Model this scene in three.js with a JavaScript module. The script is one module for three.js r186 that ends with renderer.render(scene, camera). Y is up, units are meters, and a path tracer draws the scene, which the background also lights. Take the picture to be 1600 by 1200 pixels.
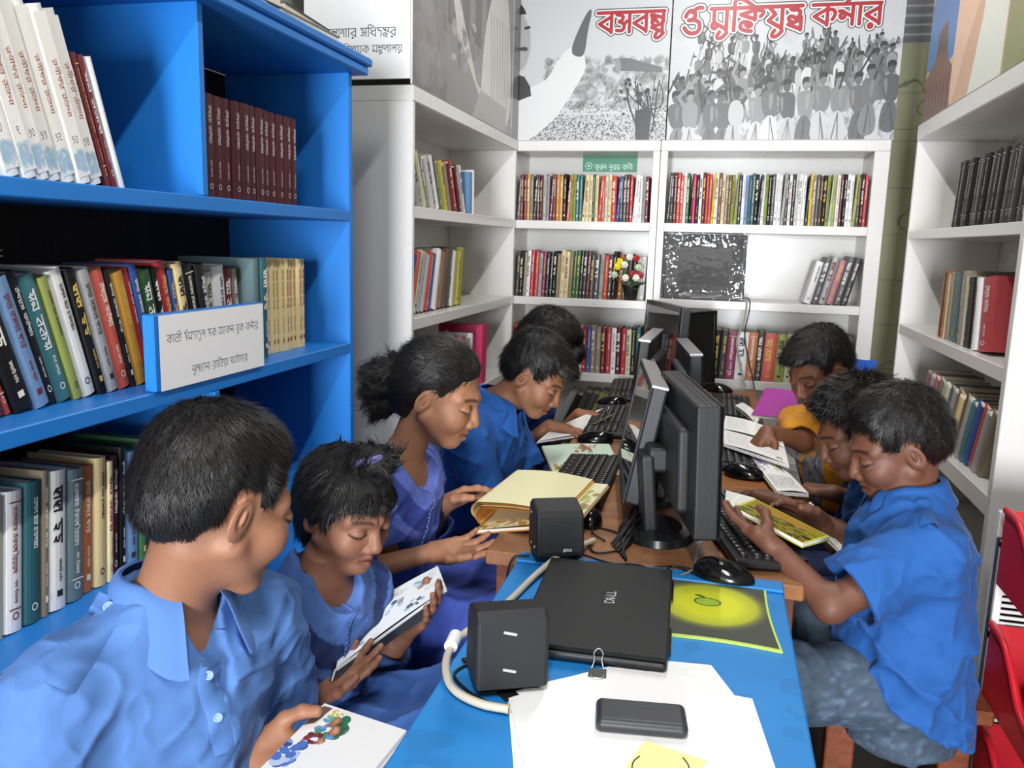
import * as THREE from 'three';
import { mergeGeometries } from 'three/addons/utils/BufferGeometryUtils.js';
import { RoundedBoxGeometry } from 'three/addons/geometries/RoundedBoxGeometry.js';
import { RectAreaLightUniformsLib } from 'three/addons/lights/RectAreaLightUniformsLib.js';

// ---------------------------------------------------------------- camera, sky, exposure
const scene = new THREE.Scene();
const renderer = new THREE.WebGLRenderer({ antialias: true });
renderer.toneMapping = THREE.LinearToneMapping;
renderer.toneMappingExposure = 1.0;
renderer.shadowMap.enabled = true;
RectAreaLightUniformsLib.init();
const V = (x, y, z) => new THREE.Vector3(x, y, z);
const camera = new THREE.PerspectiveCamera(2 * Math.atan(600 / 1300) * 180 / Math.PI, 4 / 3, 0.05, 60);
camera.position.set(0, 1.3, 0);
camera.setRotationFromMatrix(new THREE.Matrix4().set(
  0.97051768, -0.06559675, 0.2319321, 0,
  0.02660936, 0.9855318, 0.16738879, 0,
  -0.23955614, -0.15626431, 0.95822457, 0, 0, 0, 0, 1));
scene.add(camera);
scene.background = new THREE.Color(0.85, 0.93, 1.05).multiplyScalar(2.0);      // overcast daylight outside the doorway
// daylight enters through the open doorway at the far end of the hall, behind the camera
const DX0 = -0.70, DX1 = 0.56, DYT = 2.05;
const daylight = new THREE.RectAreaLight(new THREE.Color(0.96, 0.985, 1.03), 80, DX1 - DX0, DYT);
daylight.position.set((DX0 + DX1) / 2, DYT / 2, 6.0); daylight.name = 'doorway_daylight'; scene.add(daylight);   // a RectAreaLight shines along its local -z

// ---------------------------------------------------------------- helpers
let seed = 7;
const rnd = (a = 0, b = 1) => { seed = (seed + 0x6d2b79f5) | 0; let t = Math.imul(seed ^ (seed >>> 15), 1 | seed); t = (t + Math.imul(t ^ (t >>> 7), 61 | t)) ^ t; return a + (b - a) * (((t ^ (t >>> 14)) >>> 0) / 4294967296); };
const reseed = (s) => { seed = s; };
const hash3 = (x, y, z) => { let h = Math.imul(x, 374761393) + Math.imul(y, 668265263) + Math.imul(z, 2147483647 ^ 0x5bd1e995) | 0; h = Math.imul(h ^ (h >>> 13), 1274126177); return ((h ^ (h >>> 16)) >>> 0) / 4294967296; };
const sm = (t) => t * t * (3 - 2 * t);
function noise(x, y, z) {                                        // value noise, -1..1
  const X = Math.floor(x), Y = Math.floor(y), Z = Math.floor(z), u = sm(x - X), v = sm(y - Y), w = sm(z - Z), L = (a, b, t) => a + (b - a) * t;
  return 2 * L(L(L(hash3(X, Y, Z), hash3(X + 1, Y, Z), u), L(hash3(X, Y + 1, Z), hash3(X + 1, Y + 1, Z), u), v),
    L(L(hash3(X, Y, Z + 1), hash3(X + 1, Y, Z + 1), u), L(hash3(X, Y + 1, Z + 1), hash3(X + 1, Y + 1, Z + 1), u), v), w) - 1;
}
const clamp = (x, a = 0, b = 1) => Math.min(b, Math.max(a, x)), mix = (a, b, t) => a + (b - a) * t, sstep = (a, b, x) => sm(clamp((x - a) / (b - a)));
const names = {};
const numbered = (n) => { const k = names[n] = (names[n] ?? -1) + 1; return k ? n + '_' + String(k).padStart(3, '0') : n; };
function tag(o, label, category, group, kind) { if (label) o.userData.label = label; if (category) o.userData.category = category; if (group) o.userData.group = group; if (kind) o.userData.kind = kind; return o; }
function thing(name, label, category, pos = [0, 0, 0], turn = 0, group) {
  const o = new THREE.Group(); o.name = numbered(name); o.position.set(...pos); o.rotation.y = turn; scene.add(o);
  return tag(o, label, category, group);
}
function part(name, geo, mat, parent) {
  const m = new THREE.Mesh(Array.isArray(geo) ? merge(geo) : geo, mat); m.name = parent ? name : numbered(name); m.castShadow = m.receiveShadow = true; (parent ?? scene).add(m); return m;
}
function solo(name, label, category, geo, mat, group) { return tag(part(name, geo, mat), label, category, group); }
function struct(name, geo, mat) { const m = new THREE.Mesh(Array.isArray(geo) ? merge(geo) : geo, mat); m.name = name; m.castShadow = m.receiveShadow = true; m.userData.kind = 'structure'; scene.add(m); return m; }
function merge(list) {
  const l = list.map((g) => { g = g.index ? g.toNonIndexed() : g; for (const k of Object.keys(g.attributes)) if (!['position', 'normal', 'uv'].includes(k)) g.deleteAttribute(k); if (!g.attributes.uv) g.setAttribute('uv', new THREE.BufferAttribute(new Float32Array(g.attributes.position.count * 2), 2)); return g; });
  return l.length > 1 ? mergeGeometries(l) : l[0];
}
// box from min corner to max corner with a small chamfer and uv in metres
function bx(x0, y0, z0, x1, y1, z1, r = 0.002) {
  const w = x1 - x0, h = y1 - y0, d = z1 - z0; r = Math.min(r, w / 2.2, h / 2.2, d / 2.2);
  const g = r > 0 ? cham(w, h, d, r) : new THREE.BoxGeometry(w, h, d);
  g.translate((x0 + x1) / 2, (y0 + y1) / 2, (z0 + z1) / 2); return boxUV(g);
}
function cham(w, h, d, r) {                                      // chamfered box, 44 triangles
  const P = [], a = [w / 2, h / 2, d / 2], q = (A, B, C, D) => P.push(A, B, C, A, C, D);
  const pt = (s, k) => { const p = [0, 0, 0]; for (let i = 0; i < 3; i++) p[i] = s[i] * (a[i] - (i === k ? 0 : r)); return p; };
  const cross = (A, B, C) => { const u = B.map((x, i) => x - A[i]), v = C.map((x, i) => x - A[i]); return [u[1] * v[2] - u[2] * v[1], u[2] * v[0] - u[0] * v[2], u[0] * v[1] - u[1] * v[0]]; };
  const add = (...p) => { const n = cross(p[0], p[1], p[2]), c = [0, 1, 2].map((i) => p.reduce((s, x) => s + x[i], 0)); const o = n[0] * c[0] + n[1] * c[1] + n[2] * c[2] < 0 ? [...p].reverse() : p; if (p.length === 3) P.push(...o); else q(...o); };
  for (let k = 0; k < 3; k++) for (const s of [-1, 1]) { const i = (k + 1) % 3, j = (k + 2) % 3, S = (si, sj) => { const t = [0, 0, 0]; t[k] = s; t[i] = si; t[j] = sj; return pt(t, k); }; add(S(-1, -1), S(1, -1), S(1, 1), S(-1, 1)); }
  for (let k = 0; k < 3; k++) for (const si of [-1, 1]) for (const sj of [-1, 1]) { const i = (k + 1) % 3, j = (k + 2) % 3, S = (sk, f) => { const t = [0, 0, 0]; t[k] = sk; t[i] = si; t[j] = sj; return pt(t, f); }; add(S(-1, i), S(1, i), S(1, j), S(-1, j)); }
  for (const x of [-1, 1]) for (const y of [-1, 1]) for (const z of [-1, 1]) { const t = [x, y, z]; add(pt(t, 0), pt(t, 1), pt(t, 2)); }
  const g = new THREE.BufferGeometry(); g.setAttribute('position', new THREE.BufferAttribute(new Float32Array(P.flat()), 3)); g.computeVertexNormals(); return g;
}
function boxUV(g, s = 1) {
  g = g.index ? g.toNonIndexed() : g; const p = g.attributes.position, n = g.attributes.normal, uv = new Float32Array(p.count * 2);
  for (let i = 0; i < p.count; i++) { const ax = Math.abs(n.getX(i)), ay = Math.abs(n.getY(i)), az = Math.abs(n.getZ(i)); const [u, v] = ay >= ax && ay >= az ? [p.getX(i), p.getZ(i)] : ax >= az ? [p.getZ(i), p.getY(i)] : [p.getX(i), p.getY(i)]; uv[2 * i] = u * s; uv[2 * i + 1] = v * s; }
  g.setAttribute('uv', new THREE.BufferAttribute(uv, 2)); return g;
}
const xf = (g, o = {}) => { const m = new THREE.Object3D(); m.position.set(...(o.p ?? [0, 0, 0])); m.rotation.set(...(o.r ?? [0, 0, 0]), o.order ?? 'YXZ'); m.scale.set(...(o.s ?? [1, 1, 1])); m.updateMatrix(); return g.applyMatrix4(m.matrix); };
const tube = (pts, r, seg = 40, rs = 6) => new THREE.TubeGeometry(new THREE.CatmullRomCurve3(pts.map((p) => V(...p))), seg, r, rs);
const cyl = (r0, r1, h, n = 16) => new THREE.CylinderGeometry(r0, r1, h, n);
function quad(a, b, c, d, nx = 1, ny = 1) {                        // a..d counter-clockwise from lower left, uv 0..1
  const g = new THREE.PlaneGeometry(1, 1, nx, ny), p = g.attributes.position;
  for (let i = 0; i < p.count; i++) { const u = p.getX(i) + 0.5, v = p.getY(i) + 0.5; for (let k = 0; k < 3; k++) p.setComponent(i, k, (a[k] * (1 - u) + b[k] * u) * (1 - v) + (d[k] * (1 - u) + c[k] * u) * v); }
  g.computeVertexNormals(); return g;
}
const lin = (hex) => new THREE.Color(hex);
function mt(color, rough = 0.6, o = {}) { const M = new (o.physical ? THREE.MeshPhysicalMaterial : THREE.MeshStandardMaterial)({ color: color instanceof THREE.Color ? color : new THREE.Color(color), roughness: rough, side: THREE.DoubleSide }); const { physical, ...rest } = o; M.setValues(rest); return M; }
function canvasTex(w, h, draw, srgb = true) { const c = document.createElement('canvas'); c.width = w; c.height = h; const x = c.getContext('2d'); draw(x, w, h); const t = new THREE.CanvasTexture(c); if (srgb) t.colorSpace = THREE.SRGBColorSpace; t.magFilter = THREE.LinearFilter; t.wrapS = t.wrapT = THREE.ClampToEdgeWrapping; return t; }
function dataTex(n, fn, srgb, rep = 1) {
  const d = new Uint8Array(n * n * 4); for (let y = 0; y < n; y++) for (let x = 0; x < n; x++) { const c = fn(x / n, y / n, x, y), o = (y * n + x) * 4; d[o] = c[0]; d[o + 1] = c[1] ?? c[0]; d[o + 2] = c[2] ?? c[0]; d[o + 3] = 255; }
  const t = new THREE.DataTexture(d, n, n); t.wrapS = t.wrapT = THREE.RepeatWrapping; t.magFilter = THREE.LinearFilter; t.repeat.set(rep, rep); if (srgb) t.colorSpace = THREE.SRGBColorSpace; t.needsUpdate = true; return t;
}
const tnoise = (u, v, f, s = 0) => { const g = (x, y) => hash3(((x % f) + f) % f, ((y % f) + f) % f, s); const x = u * f, y = v * f, X = Math.floor(x), Y = Math.floor(y), a = sm(x - X), b = sm(y - Y); return mix(mix(g(X, Y), g(X + 1, Y), a), mix(g(X, Y + 1), g(X + 1, Y + 1), a), b); };
const fbm = (u, v, f, s = 0) => (tnoise(u, v, f, s) * 4 + tnoise(u, v, f * 2, s + 1) * 2 + tnoise(u, v, f * 4, s + 2)) / 7;

// ---------------------------------------------------------------- materials
const smudge = dataTex(256, (u, v) => [165 + 60 * fbm(u, v, 5, 3)], false, 1.3);
const white = mt(lin('#d8d6d2'), 0.34, { roughnessMap: smudge });
const bluePaint = mt(new THREE.Color(0.014, 0.19, 0.60), 0.55, { roughnessMap: smudge });
const blueTop = mt(new THREE.Color(0.013, 0.25, 0.68), 0.5, { map: dataTex(512, (u, v) => { const w = fbm(u, v, 9, 21), s = sstep(0.66, 0.74, fbm(u, v, 14, 5)), f = 0.94 + 0.06 * w; return [255 * (f - 0.02 * s), 255 * (f - 0.06 * s), 255 * (f - 0.06 * s)]; }, true, 1.7) });
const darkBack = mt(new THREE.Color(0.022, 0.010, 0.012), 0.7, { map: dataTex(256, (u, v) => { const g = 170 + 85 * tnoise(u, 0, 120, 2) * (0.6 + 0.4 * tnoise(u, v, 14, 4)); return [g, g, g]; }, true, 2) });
const woodMap = dataTex(512, (u, v) => { const w = fbm(u, v, 5, 31) * 0.25, g = 0.72 + 0.2 * tnoise(u * 0.1 + w * 0.1, v, 60, 3) + 0.10 * tnoise(u, v, 150, 7); return [255 * g, 255 * g * 0.98, 255 * g * 0.95]; }, true, 1.5);
const wood = mt(lin('#a9713f'), 0.42, { map: dataTex(512, (u, v) => { const g = 0.74 + 0.16 * tnoise(u * 0.1 + fbm(u, v, 5, 31) * 0.03, v, 60, 3) + 0.10 * tnoise(u, v, 150, 7), w = sstep(0.42, 0.62, fbm(u, v, 4, 61)); return [255 * g * mix(1, 0.97, w), 255 * g * mix(0.95, 1, w), 255 * g * mix(0.86, 1, w)].map((q, i) => Math.min(255, q * [1, 1.0, mix(1, 1.25, w)][i])); }, true, 1.1) });
const benchWood = mt(lin('#85492c'), 0.4, { map: woodMap });
const legWood = mt(lin('#8d4a2c'), 0.45, { map: woodMap });
const black = mt(lin('#17181a'), 0.45), blackGloss = mt(lin('#0c0c0e'), 0.14), blackMatte = mt(lin('#222327'), 0.7), greyPlastic = mt(lin('#3a3c40'), 0.5);
const pageM = mt(lin('#ded5c2'), 0.9), pageWhite = mt(lin('#f5f6f6'), 0.8);
const metal = mt(lin('#b9bbbd'), 0.3, { metalness: 1 });
// ---------------------------------------------------------------- room
const plaster = mt(lin('#c0c4a6'), 0.8, { map: dataTex(512, (u, v) => { const a = fbm(u, v, 5, 41), c = Math.abs(fbm(u, v, 7, 77) - 0.5) < 0.006 ? 0.72 : 1, f = (0.86 + 0.14 * a) * c; return [255 * f, 255 * f * (0.97 + 0.03 * a), 255 * f * 0.95]; }, true, 0.6) });
const floorM = mt(lin('#77756f'), 0.7, { map: dataTex(256, (u, v) => { const f = 0.7 + 0.3 * fbm(u, v, 6, 13) * (0.8 + 0.2 * tnoise(u, v, 110, 3)); return [255 * f, 255 * f, 255 * f]; }, true, 0.8) });
const paintWall = mt(lin('#8f8d82'), 0.8), ceilM = mt(lin('#77756f'), 0.85), tin = mt(lin('#98989a'), 0.45, { metalness: 0.25 });
const X0 = -1.26, X1 = 1.02, Z0 = -3.98, Z1 = 6.0, YC = 2.75;
struct('floor', bx(X0 - 0.1, -0.1, Z0 - 0.1, X1 + 0.1, 0, Z1 + 0.1, 0), floorM);
struct('ceiling', bx(X0 - 0.1, YC, Z0 - 0.1, X1 + 0.1, YC + 0.1, Z1 + 0.1, 0), ceilM);
struct('wall_left', bx(X0 - 0.1, 0, Z0, X0, YC, Z1, 0), paintWall);
struct('wall_right', bx(X1, 0, Z0, X1 + 0.1, YC, Z1, 0), paintWall);
const wallBack = struct('wall_back', bx(X0 - 0.1, 0, Z0 - 0.1, X1 + 0.1, 2.17, Z0, 0), plaster);
{ // courses of large painted blocks show faintly on the back wall: each block proud of its joints
  for (let r = 0; r < 11; r++) for (let c = 0; c < 3; c++) {
    const x = 0.52 + c * 0.27 - (r % 2) * 0.13, y = r * 0.197, a = Math.max(x, 0.3), b = Math.min(x + 0.266, X1); if (b - a < 0.02) continue;
    part('block', bx(a, y + 0.0015, Z0, b, Math.min(y + 0.1955, 2.168), Z0 + 0.004 + 0.002 * hash3(r, c, 4), 0.0015), plaster, wallBack);
  }
  // corrugated iron above the masonry
  const n = 120, g = new THREE.PlaneGeometry(X1 - X0 + 0.2, YC - 2.17, 1, n), p = g.attributes.position;
  for (let i = 0; i < p.count; i++) p.setZ(i, 0.012 * Math.sin((p.getY(i)) * 2 * Math.PI / 0.076));
  g.computeVertexNormals(); g.translate((X0 + X1) / 2, (YC + 2.17) / 2, Z0 - 0.03);
  part('corrugated_sheet', g, tin, wallBack);
  part('sheet_backing', bx(X0 - 0.1, 2.17, Z0 - 0.1, X1 + 0.1, YC, Z0 - 0.06, 0), tin, wallBack);
}
// far end of the hall behind the camera: a wall with one open doorway, daylight outside
struct('wall_front', [bx(X0 - 0.1, 0, Z1, DX0, YC, Z1 + 0.1, 0), bx(DX1, 0, Z1, X1 + 0.1, YC, Z1 + 0.1, 0), bx(DX0, DYT, Z1, DX1, YC, Z1 + 0.1, 0)], paintWall);
struct('trim_1', [bx(DX0 - 0.05, 0, Z1 - 0.02, DX0, DYT + 0.05, Z1 + 0.1), bx(DX1, 0, Z1 - 0.02, DX1 + 0.05, DYT + 0.05, Z1 + 0.1), bx(DX0, DYT, Z1 - 0.02, DX1, DYT + 0.05, Z1 + 0.1)], benchWood);
// fluorescent battens under the ceiling, above the frame
function batten(x, z, power, label) {
  const t = thing('tube_lamp', label, 'lamp', [x, YC - 0.075, z], 0, 'tube lamps under the ceiling');
  part('housing', bx(-0.03, 0.02, -0.61, 0.03, 0.075, 0.61, 0.004), pageWhite, t);
  part('holder', [bx(-0.018, -0.02, -0.61, 0.018, 0.02, -0.59), bx(-0.018, -0.02, 0.59, 0.018, 0.02, 0.61)], pageWhite, t);
  part('tube', new THREE.CylinderGeometry(0.013, 0.013, 1.18, 16).rotateX(Math.PI / 2), mt('#ffffff', 0.5, { emissive: new THREE.Color(1, 1, 1), emissiveIntensity: 4 }), t);
  const l = new THREE.RectAreaLight(new THREE.Color(1, 0.99, 0.97), power, 0.05, 1.18); l.position.set(0, -0.018, 0); l.rotation.x = -Math.PI / 2; l.name = 'tube_light'; t.add(l);
}
batten(-0.05, 0.25, 235, 'fluorescent tube lamp over the camera');
batten(-0.05, -2.5, 110, 'fluorescent tube lamp over the middle of the desk');

// ---------------------------------------------------------------- bookcases
const ROWS = {};
{
  const t = thing('bookcase', 'blue painted wooden bookcase with deep top board along the left wall', 'bookcase');
  const xF = -0.89, xB = -1.225, zF = -1.95, zN = -0.30;
  part('side_panel', bx(xB, 0, zF, xF, 1.692, zF + 0.02), bluePaint, t);
  part('side_panel', bx(xB, 0, zN, xF, 1.692, zN + 0.02), bluePaint, t);
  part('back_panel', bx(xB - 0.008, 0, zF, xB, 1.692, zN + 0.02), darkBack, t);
  part('top_board', [bx(xB, 1.692, zF - 0.03, -0.86, 1.712, zN + 0.02, 0.003), bx(xB, 1.7125, zF - 0.038, -0.852, 1.732, zN + 0.02, 0.004)], bluePaint, t);
  for (const y of [1.367, 1.04, 0.72, 0.4, 0.1]) part('shelf', bx(xB, y - 0.026, zF + 0.02, xF, y, zN, 0.002), bluePaint, t);
  part('divider', bx(xB, 1.367, -1.345, xF - 0.001, 1.692, -1.327), bluePaint, t);
  part('divider', bx(xB, 0.72, -1.36, xF - 0.001, 1.014, -1.342), bluePaint, t);
}
function whiteCase(label, pos, turn, L, D, ys, posts, top = [1.695, 1.74], bott = 0) {
  // local: x along the front from left to right, z = 0 front, -D back
  const t = thing('bookcase', label, 'bookcase', pos, turn);
  for (const [a, b] of posts) part('side_panel', bx(a, bott, -D, b, top[0], 0), white, t);
  part('top_board', bx(0, top[0], -D, L, top[1], 0.001, 0.003), white, t);
  part('back_panel', bx(0.001, bott, -D - 0.01, L - 0.001, top[1], -D), white, t);
  for (const [y, th] of ys) for (let i = 0; i + 1 < posts.length; i++) part('shelf', bx(posts[i][1], y - th, -D, posts[i + 1][0], y, -0.002, 0.002), white, t);
  return t;
}
const SH = [[1.40, 0.036], [1.065, 0.036], [0.735, 0.038], [0.40, 0.036], [0.10, 0.036]];
whiteCase('white laminate bookcase standing between the blue bookcase and the back wall', [-0.885, 0, -2.352], Math.PI / 2, 1.285, 0.30, SH, [[0, 0.02], [1.265, 1.285]]);
whiteCase('narrower white bookcase on the back wall, with the flower pot in it', [-0.905, 0, -3.65], 0, 0.636, 0.27, SH, [[0, 0.012], [0.606, 0.636]]);
whiteCase('wider white bookcase on the back wall, with the wrapped screen in it', [-0.267, 0, -3.65], 0, 0.897, 0.27, [[1.40, 0.036], [1.08, 0.036], [0.745, 0.038], [0.4, 0.036], [0.1, 0.036]], [[0, 0.03], [0.838, 0.897]]);
whiteCase('white laminate bookcase on the right, beside the boys in blue', [0.65, 0, -3.29], -Math.PI / 2, 1.21, 0.30, [[1.378, 0.03], [1.047, 0.036], [0.74, 0.05], [0.40, 0.036], [0.1, 0.036]], [[0, 0.02], [1.18, 1.21]], [1.69, 1.745]);
// ---------------------------------------------------------------- lettering: a small stroke alphabet for the Bengali writing
const STEM = 'l7.5,0 7.5,10';
const GL = {
  ba: [9, 'l7.5,2 1,5.6 7.5,9.6', STEM], ra: [9, 'l7.5,2 1,5.6 7.5,9.6', STEM, 'd3.4,11'], ka: [12.3, 'l7.5,2 1,5.6 7.5,9.6', STEM, 'c7.5,2.4 10.6,2.2 11.6,5 10,7.4'],
  na: [9, 'c1,3.4 3.6,3.2 3.9,6.6 1.8,7.2 1.2,5 4,4 7.5,6.4', STEM], ma: [9, 'l1.6,0 1.6,6.2', 'c1.6,6.2 .4,7.4 1.6,9.2 3.2,8.2 2.6,6.4 1.6,6.2', 'l2.8,6.8 7.5,9.4', STEM],
  ga: [9, 'c.8,4.6 .8,1.6 4.4,1.4 4.6,5 4.4,9.4', 'c.8,4.6 1.6,6 3,4.6', STEM], dha: [9, 'l7.5,2 1,5.6 7.5,9.6', STEM, 'c2.6,3.8 .4,1.4 2.2,-1.6 4.4,.4', 'x'],
  da: [8.4, 'c2,0 2,3.6 5.6,2.8 7,6 5.4,10'], ta: [8.6, 'c6.4,10 .4,9.4 .4,2.6 4.6,2.4 7,5.2 4.2,7 3.4,4.8'], la: [9, 'c1,7 .8,2.4 3.6,2.4 4.1,6.8 4.6,2.6 6.4,2.4 7.5,5', STEM],
  ha: [8.6, 'c2,0 2.2,2.6 6.6,2.2 6.2,5 2,5 6.8,6.4 6.4,10'], ja: [11, 'c8.4,1.4 8,6 5.6,6 5,3.4 3.2,3 .8,5.2 1.4,9.2 5,9.6 9.8,9', 'l9.7,0 9.7,4.6'],
  kha: [9, 'c1,2 3.4,1.2 3.8,4 1,5.4 1,9 4.6,8.8 7.5,5', STEM], pa: [9, 'c1.2,0 1.2,4.8 4.4,5 4.2,1.6', 'l1.6,5 7.5,9', STEM], tha: [8.4, 'c3.6,1 7.6,2.6 6.6,9 2,9.4 .8,5 4,3.8', 'c3.6,1 4.6,-2.4 8,-2.8'],
  ya: [9, 'l1.2,0 4.4,3.4 1.4,6.2 7.5,9.6', STEM], yya: [9, 'l1.2,0 4.4,3.4 1.4,6.2 7.5,9.6', STEM, 'd3.6,11'], ssa: [9, 'c1.2,0 1.2,4.8 4.4,5 4.2,1.6', 'l1.6,5 7.5,9', 'l1.4,4 7.2,1.4', STEM],
  nna: [9, 'c1.2,2 1,6 3.8,6 4.2,2.2 6.4,2 7.5,4.4', STEM], i: [8.6, 'c2,0 2.2,3.6 6.6,2.4 6.6,5.6 1.8,5.4 6.8,7.6 6,10.6', 'c2,0 3,-3.8 8,-4'],
  a: [9, 'c.8,2 4,1.4 4,4.6 1.8,5 4.8,6 3.8,9.8 .8,8.2', 'l4.4,5.8 7.5,4.8', STEM], o: [8.6, 'c1.4,3 2.2,.4 5.6,.6 5.6,4.2 2.8,4.6', 'c2.8,4.6 7.6,4 8,9.8 2.6,10.6 1,7.8', 'c4.4,1.2 6.4,-1.4 8.6,-.6', 'x'],
  sa: [9, 'c1,3.6 3.8,2.8 3.6,6.4 1.4,7 1,3.6', 'l3.6,5 7.5,8.6', STEM], nga: [9.6, 'c1.4,1.2 5,1.4 4.4,4.2 1.8,4.6 5.6,5.6 5,9.8 1.4,9', 'c5.4,6.4 6.4,4 8.2,4.4', 'l8.2,0 8.2,10'],
  AA: [4, 'l2,0 2,10'], I: [4, 'l2,0 2,10', 'c2,0 1.2,-3.8 6,-4.2 10.6,-.4'], II: [4, 'l2,0 2,10', 'c2,0 1.4,-3.8 -3,-4.4 -6,-1'], E: [4, 'c3.2,0 .8,5 1.6,9.8 3.6,8.4'],
  U: [0, 'c-4.6,10.6 -6.4,13 -3.4,13.8 -1.2,11'], R: [0, 'l-5,-.6 -1.4,-4'], RA: [0, 'l-7,13.5 -1.5,10.5'],
  n0: [8, 'c4,2 7,3.4 7,7.4 4,9.6 1,7.4 1,3.6 4,2', 'x'], n1: [8, 'c2,9.6 6.4,8.6 6.6,3 3,2 2.4,5.4 5,5.6', 'x'], n2: [8, 'c1.6,2 6.4,2.4 5.6,5.4 2,5.6 2.6,9.4 6.8,9', 'x'], n3: [8, 'c4,5.4 1,5 1,9.4 5,9.6 7.4,5 5,2 2,3', 'x'],
  n4: [8, 'c4,5.6 1,3.6 4,1.6 7,3.6 4,5.6 1,7.8 4,10 7,7.8 4,5.6', 'x'], n9: [8, 'c6.6,3 2,1.6 1.4,5.4 5,6 5,3.4 3,9.4 6.6,9.6', 'x'], n8: [8, 'c1.4,2 1.4,9 4.6,9.6 6.6,6.6 6.6,2', 'x'],
};
function glyph(x, name, ox, oy, s, sy = s) {
  const g = GL[name]; for (const st of g.slice(1)) {
    if (st === 'x') continue;
    const P = st.slice(1).split(' ').map((q) => q.split(',').map(Number)).map(([a, b]) => [ox + a * s, oy + b * sy]);
    x.beginPath();
    if (st[0] === 'd') { x.arc(P[0][0], P[0][1], s * 0.75, 0, 7); x.fill(); x.stroke(); continue; }
    x.moveTo(...P[0]);
    if (st[0] === 'l') for (const q of P.slice(1)) x.lineTo(...q);
    else { for (let i = 1; i < P.length - 1; i++) { const m = i === P.length - 2 ? P[i + 1] : [(P[i][0] + P[i + 1][0]) / 2, (P[i][1] + P[i + 1][1]) / 2]; x.quadraticCurveTo(...P[i], ...m); } if (P.length === 2) x.lineTo(...P[1]); }
    x.stroke();
  }
  return g[0] * s;
}
const advance = (w) => w.split(' ').reduce((a, t) => a + GL[t.split('+')[0]][0], 0);
function word(x, w, ox, oy, s) {                                  // glyph names parted by spaces; a+b stacks two letters
  const x0 = ox; let from = ox;
  const bar = (to) => { if (to > from) { x.beginPath(); x.moveTo(from, oy); x.lineTo(to, oy); x.stroke(); } };
  for (const t of w.split(' ')) {
    const [a, b] = t.split('+'), open = GL[a].includes('x');
    if (open) bar(ox);
    if (b) { glyph(x, a, ox, oy, s, s * 0.55); glyph(x, b, ox + s * 0.6, oy + s * 5, s * 0.86, s * 0.56); } else glyph(x, a, ox, oy, s);
    ox += GL[a][0] * s; if (open) from = ox;
  }
  bar(ox - s); return ox - x0;
}
function line(x, words, ox, oy, width, weight = 1) {              // words parted by |, fitted to width
  const W = words.split('|'), n = W.reduce((a, w) => a + advance(w), 0) + 5 * (W.length - 1), s = width / n; x.lineWidth = s * weight; x.lineJoin = x.lineCap = 'round';
  for (const w of W) { word(x, w, ox, oy, s); ox += (advance(w) + 5) * s; }
  return s;
}
const KEYS = Object.keys(GL).filter((k) => !['U', 'R', 'RA', 'n0', 'n1', 'n2', 'n3', 'n4', 'n8', 'n9'].includes(k));
const babble = (n) => Array.from({ length: n }, () => Array.from({ length: 2 + Math.floor(rnd(0, 4)) }, () => KEYS[Math.floor(rnd(0, KEYS.length))]).join(' ')).join('|');

// spine titles as alpha masks: 6 different small-print layouts, writing running down the spine
reseed(11);
const titleTex = Array.from({ length: 6 }, (_, k) => canvasTex(64, 512, (x, w, h) => {
  x.fillStyle = '#000'; x.fillRect(0, 0, w, h); x.strokeStyle = x.fillStyle = '#fff'; x.save(); x.translate(w / 2, 0); x.rotate(Math.PI / 2);
  line(x, babble(2 + (k % 2)), 40, -14 + 4 * (k % 3), 200 + 30 * (k % 3), 1.5);
  if (k !== 3) line(x, babble(2), 330, -8, 90, 1.5);
  x.restore(); x.lineWidth = 5; if (k % 3 !== 1) { x.beginPath(); x.arc(w / 2, 470, 13, 0, 7); x.stroke(); } else x.fillRect(18, 455, 28, 26);
  if (k === 5) { x.fillRect(0, 20, w, 5); x.fillRect(0, 440, w, 5); }
}, false));
const titleMats = {};
const titleMat = (k, c) => titleMats[k + c] ??= mt(lin(c), 0.6, { alphaMap: titleTex[k], transparent: true });

// ---------------------------------------------------------------- posters and panels
function poster(name, label, a, b, y0, y1, n, tex, rough = 0.35, ink = '#ffffff') {   // a, b: [x, z] lower edge from left to right; n: outward normal [x, z]
  const t = thing(name, label, 'poster'), th = 0.006, o = (p, k) => [p[0] + n[0] * k, p[1] + n[1] * k];
  const A = o(a, -th), B = o(b, -th), mk = (p, y) => [p[0], y, p[1]], A1 = o(a, 0.0006), B1 = o(b, 0.0006);
  const g = [quad(mk(o(a, 0), y0), mk(o(b, 0), y0), mk(o(b, 0), y1), mk(o(a, 0), y1)), quad(mk(B, y0), mk(A, y0), mk(A, y1), mk(B, y1)), quad(mk(A, y0), mk(o(a, 0), y0), mk(o(a, 0), y1), mk(A, y1)), quad(mk(o(b, 0), y0), mk(B, y0), mk(B, y1), mk(o(b, 0), y1)), quad(mk(A, y0), mk(B, y0), mk(o(b, 0), y0), mk(o(a, 0), y0)), quad(mk(o(a, 0), y1), mk(o(b, 0), y1), mk(B, y1), mk(A, y1))];
  part('board', g, white, t);
  part('print', quad(mk(A1, y0 + 0.001), mk(B1, y0 + 0.001), mk(B1, y1), mk(A1, y1)), mt(ink, rough, { map: tex }), t);
  return t;
}
const grain = (x, w, h, amt, n) => { for (let i = 0; i < n; i++) { const v = rnd() < 0.5 ? 0 : 255; x.fillStyle = `rgba(${v},${v},${v},${amt * rnd()})`; x.fillRect(rnd(0, w), rnd(0, h), rnd(1, 4), rnd(1, 4)); } };
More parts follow.
